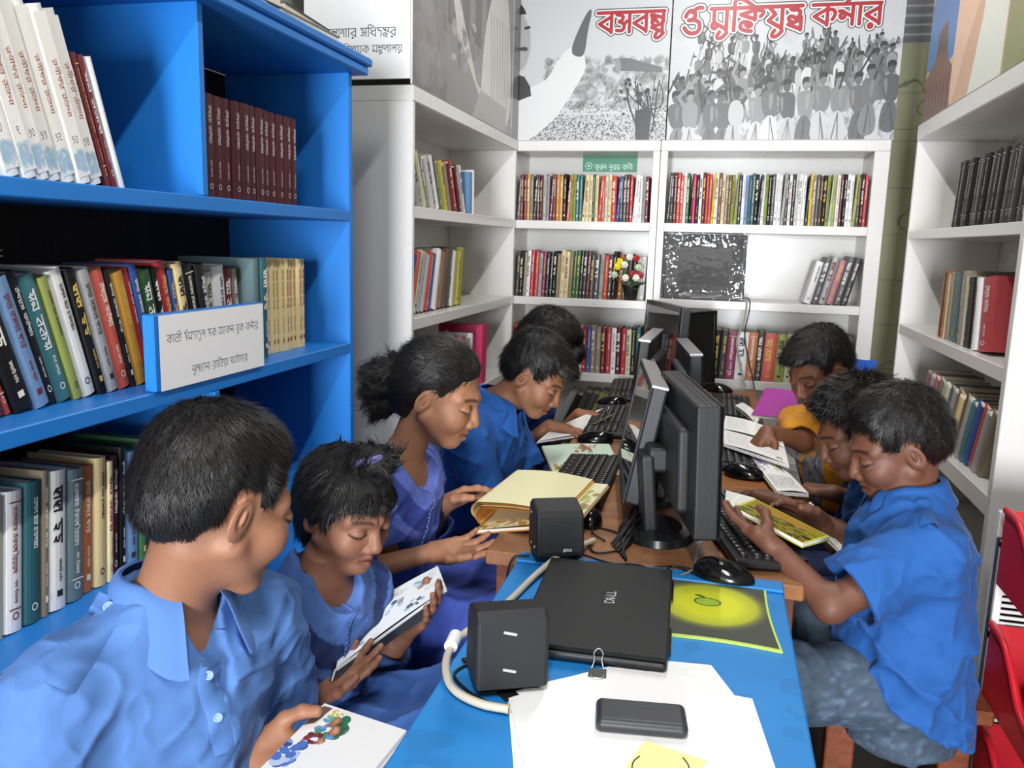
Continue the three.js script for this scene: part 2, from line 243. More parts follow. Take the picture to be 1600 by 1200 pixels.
const blobs = (x, n, fx, fy, r0, r1, col) => { for (let i = 0; i < n; i++) { x.fillStyle = col(i); x.beginPath(); x.ellipse(fx(i), fy(i), rnd(r0, r1), rnd(r0, r1), rnd(0, 3), 0, 7); x.fill(); } };
const grey = (a, b, al = 1) => { const v = Math.floor(rnd(a, b)); return `rgba(${v},${v},${v},${al})`; };
const poly = (x, c, ...p) => { x.fillStyle = c; x.beginPath(); x.moveTo(...p[0]); for (const q of p.slice(1)) x.lineTo(...q); x.closePath(); x.fill(); };
const blob = (x, c, p) => { x.fillStyle = c; x.beginPath(); const n = p.length, m = (i) => [(p[i % n][0] + p[(i + 1) % n][0]) / 2, (p[i % n][1] + p[(i + 1) % n][1]) / 2]; x.moveTo(...m(0)); for (let i = 1; i <= n; i++) x.quadraticCurveTo(...p[i % n], ...m(i)); x.closePath(); x.fill(); };
const PX0 = -0.905, PXm = -0.251, PX1 = 0.634, PY0 = 1.741, PY1 = 2.40, PS = 1500;   // back posters, pixels per metre
function headline(x, ox) {
  const put = (words, wx0, wx1) => { const X = (wx0 - ox) * PS, Y = (PY1 - 2.252) * PS, W = (wx1 - wx0) * PS; for (const [c, k] of [['#2a2a2a', 4.2], ['#ffffff', 3.3], ['#c01f2b', 1.8]]) { x.strokeStyle = x.fillStyle = c; line(x, words, X, Y, W, k); } };
  put('ba nga ba na+dha U', -0.556, -0.272); put('o', -0.212, -0.135); put('ma U I ka+ta ya U da+dha', -0.10, 0.262); put('ka na R AA ra', 0.292, 0.552);
}
reseed(23);
const tex1 = canvasTex(Math.round((PXm - PX0) * PS), Math.round((PY1 - PY0) * PS), (x, w, h) => {
  x.fillStyle = '#e4e5e6'; x.fillRect(0, 0, w, h);
  // out-of-focus trees and a packed crowd behind
  blobs(x, 420, () => rnd(0.2, 1) * w, () => rnd(0.5, 0.8) * h, 8, 30, () => grey(70, 200, 0.3));
  blobs(x, 2600, () => rnd(0.1, 1) * w, (i) => mix(0.72, 1, Math.sqrt((i % 997) / 997)) * h, 2, 6, () => grey(20, 250, 0.8));
  x.fillStyle = 'rgba(240,240,240,.8)'; x.fillRect(0.3 * w, 0.83 * h, 0.7 * w, 10);
  // a speaker in white with one arm held up, cut by the left edge
  blob(x, '#fdfdfd', [[-40, h], [-30, 0.72 * h], [0.12 * w, 0.66 * h], [0.22 * w, 0.62 * h], [0.28 * w, 0.5 * h], [0.38 * w, 0.4 * h], [0.46 * w, 0.47 * h], [0.47 * w, 0.57 * h], [0.4 * w, 0.68 * h], [0.3 * w, 0.84 * h], [0.2 * w, 0.93 * h], [0.08 * w, h + 20]]);
  blob(x, '#6d6e70', [[0.36 * w, 0.46 * h], [0.40 * w, 0.34 * h], [0.47 * w, 0.2 * h], [0.50 * w, 0.2 * h], [0.47 * w, 0.33 * h], [0.46 * w, 0.47 * h], [0.42 * w, 0.49 * h]]);
  blob(x, '#bfc0c2', [[-20, 0.2 * h], [0.04 * w, 0.2 * h], [0.085 * w, 0.3 * h], [0.1 * w, 0.38 * h], [0.085 * w, 0.5 * h], [0.04 * w, 0.57 * h], [-20, 0.56 * h]]);
  blob(x, '#2b2c2e', [[-20, 0.14 * h], [0.03 * w, 0.15 * h], [0.07 * w, 0.22 * h], [0.03 * w, 0.21 * h], [-20, 0.24 * h]]);
  blob(x, '#4a4b4d', [[0.01 * w, 0.42 * h], [0.07 * w, 0.41 * h], [0.085 * w, 0.44 * h], [0.03 * w, 0.44 * h]]);
  blob(x, '#38393b', [[0.05 * w, 0.29 * h], [0.095 * w, 0.285 * h], [0.09 * w, 0.305 * h], [0.05 * w, 0.31 * h]]);
  poly(x, '#2f3032', [-5, 0.58 * h], [0.06 * w, 0.6 * h], [0.1 * w, 0.66 * h], [0.11 * w, 0.72 * h], [-5, 0.76 * h]);
  // loudspeaker horn and a thicket of microphones
  poly(x, '#7d7e80', [0.66 * w, 0.5 * h], [0.75 * w, 0.5 * h], [0.96 * w, 0.56 * h], [0.96 * w, 0.59 * h], [0.68 * w, 0.575 * h]); blob(x, '#a9aaac', [[0.655 * w, 0.5 * h], [0.69 * w, 0.5 * h], [0.7 * w, 0.58 * h], [0.66 * w, 0.58 * h]]);
  x.lineCap = 'round'; for (let i = 0; i < 16; i++) { x.strokeStyle = grey(20, 90); x.lineWidth = rnd(3, 11); const a = rnd(0.72, 0.98) * w, b = rnd(0.6, 0.74) * h; x.beginPath(); x.moveTo(a, b); x.quadraticCurveTo(a + rnd(-40, 60), b + 90, rnd(0.82, 0.94) * w, rnd(0.8, 0.98) * h); x.stroke(); }
  blobs(x, 14, () => rnd(0.7, 0.95) * w, () => rnd(0.62, 0.84) * h, 7, 17, () => grey(25, 80)); poly(x, '#3a3b3d', [0.8 * w, 0.82 * h], [0.9 * w, 0.8 * h], [0.9 * w, h], [0.81 * w, h]);
  headline(x, PX0); grain(x, w, h, 0.08, 6000);
});
const tex2 = canvasTex(Math.round((PX1 - PXm) * PS), Math.round((PY1 - PY0) * PS), (x, w, h) => {
  x.fillStyle = '#e2e3e5'; x.fillRect(0, 0, w, h); blobs(x, 130, () => rnd(0, w), () => rnd(0.3, 0.9) * h, 20, 60, () => grey(200, 235, 0.3));
  const man = (cx, hy, s, k) => {                                    // a figure with a raised arm and a pole or rifle; no one in particular
    const skin = grey(60, 165), dark = grey(15, 45), cloth = rnd() < 0.55 ? grey(205, 240) : grey(100, 165), lean = rnd(-0.15, 0.25) * s;
    x.lineCap = 'round'; x.strokeStyle = dark; x.lineWidth = s * 0.14; x.beginPath(); const gx = cx + rnd(-0.9, 0.9) * s, gy = hy - rnd(0.4, 2.0) * s; x.moveTo(gx, gy); x.lineTo(gx + rnd(-0.9, 0.5) * s, gy + rnd(1.6, 2.8) * s); x.stroke();
    blob(x, skin, [[cx - 0.55 * s, hy + 0.75 * s], [cx + 0.6 * s, hy + 0.7 * s], [cx + 0.72 * s, hy + 1.6 * s], [cx + 0.5 * s + lean, hy + 2.9 * s], [cx - 0.45 * s + lean, hy + 2.9 * s], [cx - 0.65 * s, hy + 1.6 * s]]);
    blob(x, grey(150, 210, 0.5), [[cx - 0.3 * s + 0.3 * s * k, hy + 0.9 * s], [cx + 0.1 * s + 0.3 * s * k, hy + 1.0 * s], [cx + 0.2 * s * k, hy + 2.5 * s], [cx - 0.2 * s + 0.2 * s * k, hy + 1.9 * s]]); if (s < 0) blob(x, grey(150, 210, 0.55), [[cx - 0.1 * s, hy + 0.9 * s], [cx + 0.4 * s, hy + 1.1 * s], [cx + 0.3 * s, hy + 2.4 * s], [cx - 0.1 * s, hy + 2.2 * s]]);
    if (rnd() < 0.35) blob(x, cloth, [[cx - 0.6 * s, hy + 0.8 * s], [cx + 0.6 * s, hy + 0.8 * s], [cx + 0.7 * s, hy + 2.9 * s], [cx - 0.6 * s, hy + 2.9 * s]]);
    x.strokeStyle = skin; x.lineWidth = s * 0.3; x.beginPath(); x.moveTo(cx + 0.5 * s * k, hy + 1 * s); x.lineTo(cx + 0.95 * s * k, hy + 0.3 * s); x.lineTo(gx, gy + 0.6 * s); x.stroke();
    blob(x, cloth, [[cx - 0.5 * s + lean, hy + 2.7 * s], [cx + 0.5 * s + lean, hy + 2.7 * s], [cx + 0.8 * s + lean, hy + 5.2 * s], [cx - 0.8 * s + lean, hy + 5.2 * s]]);
    x.strokeStyle = 'rgba(60,60,60,.55)'; x.lineWidth = s * 0.06; for (let i = 0; i < 4; i++) { x.beginPath(); x.moveTo(cx + lean, hy + 2.85 * s); x.lineTo(cx + lean + rnd(-0.6, 0.6) * s, hy + 5 * s); x.stroke(); }
    blob(x, skin, [[cx - 0.3 * s, hy - 0.1 * s], [cx + 0.3 * s, hy - 0.1 * s], [cx + 0.28 * s, hy + 0.55 * s], [cx, hy + 0.78 * s], [cx - 0.28 * s, hy + 0.55 * s]]);
    blob(x, dark, [[cx - 0.34 * s, hy + 0.4 * s], [cx - 0.33 * s, hy - 0.3 * s], [cx + 0.3 * s, hy - 0.34 * s], [cx + 0.33 * s, hy + 0.15 * s], [cx + 0.1 * s, hy + 0.05 * s], [cx - 0.16 * s, hy + 0.1 * s]]);
  };
  for (let i = 0; i < 900; i++) { const u = rnd(0.05, 1), y = mix(mix(0.62, 0.42, u), 1, rnd()); x.fillStyle = grey(60, 190, 0.35); x.beginPath(); x.ellipse(u * w, y * h, rnd(4, 14), rnd(8, 30), rnd(-0.5, 0.5), 0, 7); x.fill(); }
  for (let i = 0; i < 46; i++) man(mix(0.10, 0.98, rnd()) * w, mix(0.60, 0.24, i / 46 * rnd(0.3, 1)) * h - 0, 36, rnd() < 0.5 ? 1 : -1);
  for (let i = 0; i < 27; i++) man((0.06 + 0.9 * i / 26) * w + rnd(-14, 14), mix(0.66, 0.44, i / 26) * h + rnd(-40, 40), mix(46, 62, rnd()), i % 2 ? 1 : -1);
  for (let i = 0; i < 14; i++) man((0.04 + 0.92 * i / 13) * w + rnd(-20, 20), mix(0.74, 0.58, i / 13) * h + rnd(-20, 30), 74, i % 2 ? -1 : 1);
  headline(x, PXm); grain(x, w, h, 0.10, 9000);
});
poster('poster', 'black and white print of a raised arm and microphones, under red lettering', [PX0, -3.652], [PXm - 0.003, -3.652], PY0, PY1, [0, 1], tex1, 0.35, '#d2d2d2');
poster('poster', 'black and white print of a crowd raising rifles, under red lettering', [PXm + 0.003, -3.652], [PX1, -3.652], PY0, PY1, [0, 1], tex2, 0.35, '#d2d2d2');
poster('printed_panel', 'white panel with two lines of black writing above the left white bookcase', [-1.22, -2.345], [-0.892, -2.345], 1.755, 2.40, [0, 1], canvasTex(512, 1008, (x, w, h) => {
  x.fillStyle = '#f7f7f6'; x.fillRect(0, 0, w, h); x.strokeStyle = x.fillStyle = '#2b2b2d'; const k = 512 / 0.328, X = (q) => (q + 1.22) * k, Y = (q) => (2.40 - q) * (1008 / 0.645);
  line(x, 'ga RA na+tha AA ga AA ra|a I dha da pa+ta ra', X(-1.155), Y(1.894), (1.155 - 0.934) * k, 0.9); line(x, 'ka|I ba ssa yya ka|ma na+ta RA nna AA la yya', X(-1.13), Y(1.846), (1.13 - 0.915) * k, 0.9);
}));
reseed(31);
poster('photo_panel', 'faded grey photograph panel of a man in white above the left white bookcase', [-0.887, -2.352], [-0.887, -3.636], 1.742, 2.40, [1, 0], canvasTex(1024, 524, (x, w, h) => {
  x.fillStyle = '#7d7975'; x.fillRect(0, 0, w, h);
  poly(x, '#a8a49f', [0, 0], [200, 0], [230, 250], [0, 190]); poly(x, '#6a6662', [0, 190], [240, 250], [250, h], [0, h]); blobs(x, 40, () => rnd(0, 240), () => rnd(220, 500), 20, 60, () => grey(110, 160, 0.25));
  for (let i = 0; i < 4; i++) { x.fillStyle = '#5a5652'; x.fillRect(250 + i * 120, 0, 70, 330); x.fillStyle = '#b3afa9'; x.fillRect(330 + i * 120, 20, 40, 150); }
  blob(x, '#c9c5bf', [[560, 420], [600, 250], [690, 120], [770, 60], [850, 90], [900, 250], [930, h], [560, h + 20]]); blob(x, '#8b8781', [[730, -30], [800, -40], [825, 40], [780, 105], [735, 70]]); blob(x, '#4c4945', [[720, -40], [810, -50], [830, 0], [760, -5]]);
  poly(x, '#bdb9b3', [250, 180], [300, 200], [520, 430], [720, 470], [760, h], [560, 470], [330, 330]); blobs(x, 22, () => rnd(280, 560), () => rnd(260, 420), 8, 26, () => grey(60, 210, 0.6));
  x.strokeStyle = '#8d8983'; x.lineWidth = 6; for (let i = 0; i < 7; i++) { x.beginPath(); x.moveTo(650 + 35 * i, 200); x.quadraticCurveTo(690 + 30 * i, 330, 670 + 32 * i, 460); x.stroke(); }
  poly(x, '#9c9893', [560, 440], [860, 450], [860, h], [480, h]); x.fillStyle = '#b9b5af'; x.fillRect(930, 60, 14, 440); x.fillStyle = '#67635f'; x.fillRect(945, 0, 80, h); grain(x, w, h, 0.07, 6000);
}), 0.25);
reseed(37);
poster('colour_poster', 'colour poster of a ruined brick tower and sky above the right bookcase', [0.652, -3.25], [0.652, -2.06], 1.747, 2.40, [-1, 0], canvasTex(1024, 562, (x, w, h) => {
  x.fillStyle = '#c8a489'; x.fillRect(0, 0, w, h); poly(x, '#85a0ac', [0, 0], [170, 0], [330, h * 0.55], [0, h * 0.4]);
  poly(x, '#4f7fb4', [0, 240], [260, 90], [330, 420], [200, 450], [0, 420]); blob(x, '#8aa2ad', [[0, 100], [120, 30], [240, 80], [140, 200], [0, 230]]);
  poly(x, '#7c5a48', [0, 440], [90, 410], [120, 330], [200, 320], [240, 430], [300, 460], [320, h], [0, h]); poly(x, '#5f5248', [105, 340], [205, 325], [215, 400], [110, 400]);
  for (let i = 0; i < 7; i++) { x.fillStyle = 'rgba(70,46,38,.6)'; x.fillRect(14 + i * 40, 470, 14, 90); }
  blob(x, '#d9b79d', [[330, 0], [520, -30], [620, 100], [560, 300], [420, 420], [330, h], [280, h]]); blob(x, '#b98468', [[380, 20], [520, 40], [480, 170], [400, 140]]); poly(x, '#d5d8cc', [620, 40], [760, 0], [720, h], [470, h], [540, 400]); blob(x, '#d8cf7e', [[560, 260], [640, 240], [640, 320], [580, 330]]);
  poly(x, '#8a8f63', [760, 0], [w, 0], [w, h], [730, h]); blobs(x, 60, () => rnd(760, w), () => rnd(0, h), 10, 40, () => `rgba(${Math.floor(rnd(90, 190))},${Math.floor(rnd(110, 170))},${Math.floor(rnd(70, 110))},.4)`); grain(x, w, h, 0.05, 5000);
}));
// ---------------------------------------------------------------- books
const PAL = { r: ['#b01f2a', 'red'], m: ['#5e1420', 'maroon'], v: ['#7c1f4e', 'plum'], p: ['#c9195f', 'pink'], o: ['#b5662c', 'orange'], y: ['#d9bd2c', 'yellow'], c: ['#d9c48a', 'cream'], w: ['#e4e3df', 'white'], g: ['#2b5c2e', 'green'], l: ['#8f9a45', 'olive'], t: ['#2c6a72', 'teal'], b: ['#2a4d96', 'blue'], s: ['#5b86b4', 'pale blue'], n: ['#1b2340', 'navy'], k: ['#1c1c1e', 'black'], d: ['#4a4b4d', 'dark grey'], a: ['#9a989c', 'grey'], u: ['#6c4a33', 'brown'], e: ['#8c7d66', 'tan'], q: ['#a8606a', 'dusty rose'], i: ['#b9b4c9', 'lilac'], x: ['#c0452f', 'brick red'], j: ['#c08a2c', 'ochre'], z: ['#4c6b70', 'slate'], f: ['#c4c9a8', 'pale green'] };
const coverMats = {};
const coverMat = (c, k) => coverMats[c + k] ??= (() => { const col = lin(PAL[c][0]); col.offsetHSL(0, [-0.08, -0.13, -0.04][k], [0, 0.03, -0.025][k]); return mt(col, 0.38 + 0.1 * k); })();
function coverGeo(t, h, d) {                                      // two boards joined by a softly rounded spine; spine at z = 0, fore edge at z = -d
  const b = Math.min(0.0022, t * 0.22), s = new THREE.Shape(), r = Math.min(t * 0.18, 0.004);
  s.moveTo(0, d); s.lineTo(0, r); s.quadraticCurveTo(t * 0.12, -r * 0.3, t / 2, -r * 0.35); s.quadraticCurveTo(t * 0.88, -r * 0.3, t, r); s.lineTo(t, d); s.lineTo(t - b, d); s.lineTo(t - b, b + r * 0.5); s.lineTo(b, b + r * 0.5); s.lineTo(b, d);
  const g = new THREE.ExtrudeGeometry(s, { depth: h, bevelEnabled: false, curveSegments: 3 }); g.rotateX(-Math.PI / 2); return g;   // shape y -> -z
}
const ORD = ['', 'first', 'second', 'third', 'fourth', 'fifth', 'sixth', 'seventh', 'eighth', 'ninth', 'tenth', 'eleventh', 'twelfth', 'thirteenth', 'fourteenth', 'fifteenth', 'sixteenth', 'seventeenth', 'eighteenth', 'nineteenth', 'twentieth'];
const TENS = ['', '', 'twenty', 'thirty', 'forty', 'fifty'];
const ordinal = (n) => n <= 20 ? ORD[n] : n % 10 ? TENS[Math.floor(n / 10)] + '-' + ORD[n % 10] : TENS[n / 10].replace(/y$/, 'ieth');
function book(t, h, d, c, o = {}) {
  const g = new THREE.Group(); g.name = numbered('book');
  const cov = part('cover', coverGeo(t, h, d), o.mat ?? coverMat(c, Math.floor(rnd(0, 3))), g);
  const b = Math.min(0.0022, t * 0.22); part('page_block', new THREE.BoxGeometry(t - 2 * b, h - 0.006, d - 0.005).translate(t / 2, h / 2, -d / 2 - 0.0015), o.pages ?? pageM, g);
  if (o.title !== false) { const k = o.tex ?? Math.floor(rnd(0, 6)), y0 = h * 0.04, y1 = h * 0.96, m = t * (o.tw ?? 0.72) / 2, z = 0.0006 + Math.min(t * 0.18, 0.004) * 0.3;
    part('spine_title', quad([t / 2 - m, y0, z], [t / 2 + m, y0, z], [t / 2 + m, y1, z], [t / 2 - m, y1, z]), o.titleMat ?? titleMat(k, o.ink ?? ('wcyasfl'.includes(c) ? ['#3a2a2a', '#7a2020', '#22222a'][Math.floor(rnd(0, 3))] : ['#efe9da', '#e6e6e6', '#d9b95a'][Math.floor(rnd(0, 3))])), cov); }
  return g;
}
// a row of books: spec is a string of colour letters, each with an optional digit for thickness
function row(o) {
  const { at, turn, len, h, d, where, lean = 0, jitter = 0.05, back = 0.01 } = o, items = [...o.spec.matchAll(/([a-z])(\d?)/g)].map((m) => [m[1], (m[2] ? +m[2] : 3) * rnd(0.9, 1.1)]);
  const sum = items.reduce((a, b) => a + b[1], 0), base = new THREE.Matrix4().makeRotationY(turn).setPosition(...at);
  let u = 0; const count = items.length, R = ROWS[where] = [];
  items.forEach(([c, w], i) => {
    const a = (typeof lean === 'function' ? lean(i / Math.max(1, count - 1), i) : lean) * Math.PI / 180, sp = w / sum * len, t = Math.max(0.0045, sp * Math.cos(a) - 0.0006), hh = h * (1 + rnd(-jitter, jitter)), dd = d * rnd(0.9, 1.05);
    const b = book(t, hh, dd, c, o.book ? o.book(i, c) : {});
    const m = new THREE.Matrix4().makeRotationZ(a), px = u, py = a >= 0 ? 0 : t * Math.sin(-a);
    m.setPosition(px, py + 0.0005, -back - rnd(0, 0.008)); m.premultiply(base); b.applyMatrix4(m); scene.add(b);
    const nth = i === 0 ? 'leftmost' : i === count - 1 ? 'rightmost' : ordinal(i + 1) + ' from left';
    tag(b, `${o.noun ? o.noun(i, c) : PAL[c][1] + ' book'}, ${nth} ${where}`, 'book', 'books ' + where); R.push(b); u += sp;
  });
}
const LT = Math.PI / 2, RT = -Math.PI / 2;
reseed(101);
const plain = { title: false };
// blue bookcase, top left: tall white volumes, numbered, then thin ones
{
  const nums = ['n8', 'n9', 'n1 n0', 'n1 n1', 'n1 n2', 'n1 n3', 'n1 n4'];
  const volMat = mt('#f1efe8', 0.35), orn = nums.map((n, k) => canvasTex(128, 768, (x, w, h) => {
    x.fillStyle = '#f3f0e8'; x.fillRect(0, 0, w, h); x.strokeStyle = x.fillStyle = '#a35a4a'; x.save(); x.translate(w * 0.3, 250); x.rotate(Math.PI / 2); line(x, 'ra ba II na+da ra|ra ca na AA'.replace('ca', 'ja'), -40, -60, 270, 1.5); x.restore();
    x.save(); x.translate(w * 0.78, 250); x.rotate(Math.PI / 2); x.strokeStyle = x.fillStyle = '#8d8a80'; line(x, babble(3), 0, -10, 170, 1.2); x.restore();
    x.strokeStyle = x.fillStyle = '#2a2522'; const ww = advance(n); x.lineWidth = 4; let ox = w / 2 - ww * 2.3; for (const q of n.split(' ')) ox += glyph(x, q, ox, 560, 4.6);
    blobs(x, 60, () => rnd(10, w - 10), () => rnd(650, 740), 8, 26, () => `rgba(${Math.floor(rnd(150, 190))},${Math.floor(rnd(185, 210))},${Math.floor(rnd(205, 225))},.5)`); x.strokeStyle = '#8f8a80'; x.lineWidth = 2; x.beginPath(); x.arc(w / 2, 690, 40, 3.3, 6.1); x.stroke();
  }));
  row({ at: [-0.925, 1.367, -0.945], turn: LT, len: 0.232, h: 0.245, d: 0.17, where: 'on the blue bookcase, upper left', spec: 'w4w4w4w4w4w4w4k1m2m2w2', lean: 18, jitter: 0.004, back: 0,
    book: (i) => i < 7 ? { mat: volMat, pages: pageWhite, tw: 0.94, titleMat: mt('#ffffff', 0.4, { map: orn[i] }) } : i === 10 ? plain : {}, noun: (i, c) => i < 7 ? 'tall white numbered volume' : i === 10 ? 'thin white book' : 'thin ' + (c === 'k' ? 'dark green' : PAL[c][1]) + ' book' });
  ROWS['on the blue bookcase, upper left'].slice(7).forEach((b) => b.scale.multiplyScalar(0.80));
}
row({ at: [-0.925, 1.367, -1.368], turn: LT, len: 0.375, h: 0.188, d: 0.14, where: 'of thirteen maroon volumes on the blue bookcase', spec: 'm'.repeat(13), jitter: 0.002, back: 0, book: () => ({ tex: 0, ink: '#c9b8b4', mat: coverMat('m', 2) }), noun: () => 'maroon volume with silver lettering' });
row({ at: [-0.935, 1.04, -0.74], turn: LT, len: 0.72, h: 0.205, d: 0.14, where: 'among leaning books on the middle blue shelf', spec: 'a4n3s3r6k3t2k5m3x2k5s4n3t4l3w4k3a4x4k2j4r2b3g5k2r4b2c4k5k4', lean: (f) => mix(22, 11, f), jitter: 0.035, back: 0.02 });
row({ at: [-0.935, 1.04, -1.462], turn: LT, len: 0.115, h: 0.195, d: 0.14, where: 'beside the teal pair on the middle blue shelf', spec: 'f2w4m3e2', lean: 5, back: 0.03 });
row({ at: [-0.935, 1.04, -1.578], turn: LT, len: 0.05, h: 0.213, d: 0.19, where: 'of the thick teal pair on the middle blue shelf', spec: 'z5t5', jitter: 0.003, back: 0.005, book: (i) => i ? { tex: 4 } : plain, noun: () => 'thick teal volume' });
row({ at: [-0.935, 1.04, -1.632], turn: LT, len: 0.2, h: 0.208, d: 0.14, where: 'of the cream set on the middle blue shelf', spec: 'cccccccccc', jitter: 0.004, back: 0.02, book: (i) => ({ tex: 1, ink: i > 4 ? '#a2382c' : '#8a7a55', mat: mt(lin(i < 2 ? '#e3cfc0' : '#e2cc95'), 0.5) }), noun: () => 'cream paperback' });
row({ at: [-0.935, 0.72, -0.74], turn: LT, len: 0.57, h: 0.215, d: 0.14, where: 'on the lower blue shelf behind the front boy', spec: 'k4b5i4b4i3f5w5t5e2w5z5o4c4c2m3k2s5g3k5n3b4', lean: (f) => mix(-6, -3, f), jitter: 0.05, back: 0.02 });
// white bookcase on the left
row({ at: [-0.895, 1.40, -2.472], turn: LT, len: 0.57, h: 0.175, d: 0.12, where: 'in the top row of the left white bookcase', spec: 'aaafeiawdlye mxmaw'.replace(' ', ''), lean: (f) => mix(30, 24, f), jitter: 0.05, back: 0.03, book: (i, c) => (i % 2 ? plain : {}) });
row({ at: [-0.895, 1.40, -3.045], turn: LT, len: 0.06, h: 0.158, d: 0.12, where: 'at the right end, left white bookcase top row', spec: 'sw2', lean: 3, back: 0.02, book: () => plain, noun: (i) => i ? 'thin white booklet' : 'pale blue picture book' });
row({ at: [-0.895, 1.065, -2.375], turn: LT, len: 0.62, h: 0.2, d: 0.12, where: 'in the second row of the left white bookcase', spec: 'bbxfaixbwqeudwlyl', lean: (f) => mix(-24, -9, f), jitter: 0.05, back: 0.03, book: (i) => (i % 3 ? plain : {}) });
row({ at: [-0.895, 0.735, -2.70], turn: LT, len: 0.42, h: 0.2, d: 0.13, where: 'in the third row of the left white bookcase', spec: 'igkglkpqxeaw', lean: -5, jitter: 0.06, back: 0.02, book: (i) => (i % 3 ? plain : {}) });
row({ at: [-0.895, 0.735, -3.19], turn: LT, len: 0.07, h: 0.235, d: 0.2, where: 'of the left white bookcase, third row end', spec: 'p9', jitter: 0, lean: -2, back: 0.003, book: () => plain, noun: () => 'bright pink box file' });
// back wall, left unit
row({ at: [-0.887, 1.40, -3.65], turn: 0, len: 0.578, h: 0.195, d: 0.13, where: 'in the top row, narrower back bookcase', spec: 'dmmjekmmaammjjkxlltt3cccg2cxxfcx4bkdmrw4w4am'.replace('3c', 'c'), lean: (f, i) => (i % 5 === 0 ? -3 : 0.001), jitter: 0.03, back: 0.015 });
row({ at: [-0.887, 1.065, -3.65], turn: 0, len: 0.45, h: 0.2, d: 0.13, where: 'in the second row, narrower back bookcase', spec: 'dkewrr4avkkkec4c4eggkkmdd4ax4kk', lean: -2, jitter: 0.05, back: 0.015 });
row({ at: [-0.435, 1.065, -3.65], turn: 0, len: 0.12, h: 0.19, d: 0.10, where: 'behind the flower pot in the back bookcase', spec: 'oedkfw', lean: -2, jitter: 0.05, back: 0.09 });
row({ at: [-0.887, 0.735, -3.65], turn: 0, len: 0.575, h: 0.205, d: 0.13, where: 'in the third row, narrower back bookcase', spec: 'rmzaaxkwmrcwrw5rbeemrwmrfkt', lean: 0, jitter: 0.03, back: 0.02 });
// back wall, right unit
row({ at: [-0.232, 1.40, -3.65], turn: 0, len: 0.795, h: 0.205, d: 0.13, where: 'in the top row, wider back bookcase', spec: 'ddmxxwgkpnwmrxywuceullnwstzkkwlkdwwakwkfwwkyeduklflwmkwwlkmr', lean: (f, i) => (i % 7 === 0 ? -2.5 : 0.001), jitter: 0.03, back: 0.015 });
row({ at: [0.352, 1.08, -3.65], turn: 0, len: 0.172, h: 0.19, d: 0.13, where: 'of the leaning group beside the wrapped screen', spec: 'wdaqdk', lean: -13, jitter: 0.08, back: 0.015 });
row({ at: [-0.03, 0.745, -3.65], turn: 0, len: 0.585, h: 0.205, d: 0.14, where: 'in the bottom row, wider back bookcase', spec: 'akdv4w5o4k3x5l4f3x3w3k3y2m4r3a3d3', lean: -2, jitter: 0.03, back: 0.01 });
// right bookcase
row({ at: [0.665, 1.378, -2.83], turn: RT, len: 0.7, h: 0.19, d: 0.14, where: 'of the black set on the right bookcase', spec: 'kkkkkkkkkkkkkkkk', lean: -10, jitter: 0.003, back: 0.01, book: () => ({ tex: 5, ink: '#a9a8a2' }), noun: () => 'black volume with silver bands' });
row({ at: [0.665, 1.047, -2.85], turn: RT, len: 0.52, h: 0.2, d: 0.14, where: 'in the second row of the right bookcase', spec: 'x2u2oc2ezzdefkkfwr9', lean: (f) => mix(-2, 6, f), jitter: 0.04, back: 0.01, book: (i) => (i % 2 ? plain : {}) });
row({ at: [0.665, 0.74, -3.0], turn: RT, len: 0.72, h: 0.19, d: 0.13, where: 'in the third row of the right bookcase', spec: 'eqaqeffzaecuatbxae', lean: -24, jitter: 0.05, back: 0.01, book: () => plain });
row({ at: [-0.72, 0.40, -3.65], turn: 0, len: 0.34, h: 0.25, d: 0.13, where: 'low in the back bookcase behind the boys desk', spec: 'akddlvqdea', lean: -24, jitter: 0.06, back: 0.02, book: () => plain });
// ---------------------------------------------------------------- tables and seats
const TY = 0.73;
{
  const t = thing('desk', 'brown wooden desk carrying the row of monitors and keyboards', 'desk', [-0.105, 0, 0]);
  part('desk_top', bx(-0.285, TY - 0.028, -3.49, 0.285, TY, -1.435, 0.003), wood, t);
  for (const x of [-0.255, 0.255]) for (const z of [-3.44, -2.45, -1.5]) part('leg', bx(x - 0.02, 0, z - 0.02, x + 0.02, TY - 0.028, z + 0.02), legWood, t);
  for (const x of [-0.245, 0.245]) part('apron', bx(x - 0.01, TY - 0.10, -3.42, x + 0.01, TY - 0.028, -1.52), wood, t);
}
{
  const t = thing('table', 'blue painted table in front with the laptop and papers on it', 'table', [-0.089, 0, 0]);
  part('table_top', bx(-0.232, TY - 0.025, -1.432, 0.232, TY + 0.001, -0.42, 0.003), blueTop, t);
  part('end_ledge', bx(-0.232, TY + 0.001, -1.434, 0.232, TY + 0.007, -1.39, 0.003), blueTop, t);
  for (const x of [-0.205, 0.205]) for (const z of [-1.36, -0.47]) part('leg', bx(x - 0.02, 0, z - 0.02, x + 0.02, TY - 0.025, z + 0.02), bluePaint, t);
  for (const x of [-0.215, 0.215]) part('apron', bx(x - 0.009, TY - 0.085, -1.34, x + 0.009, TY - 0.025, -0.49), bluePaint, t);
}
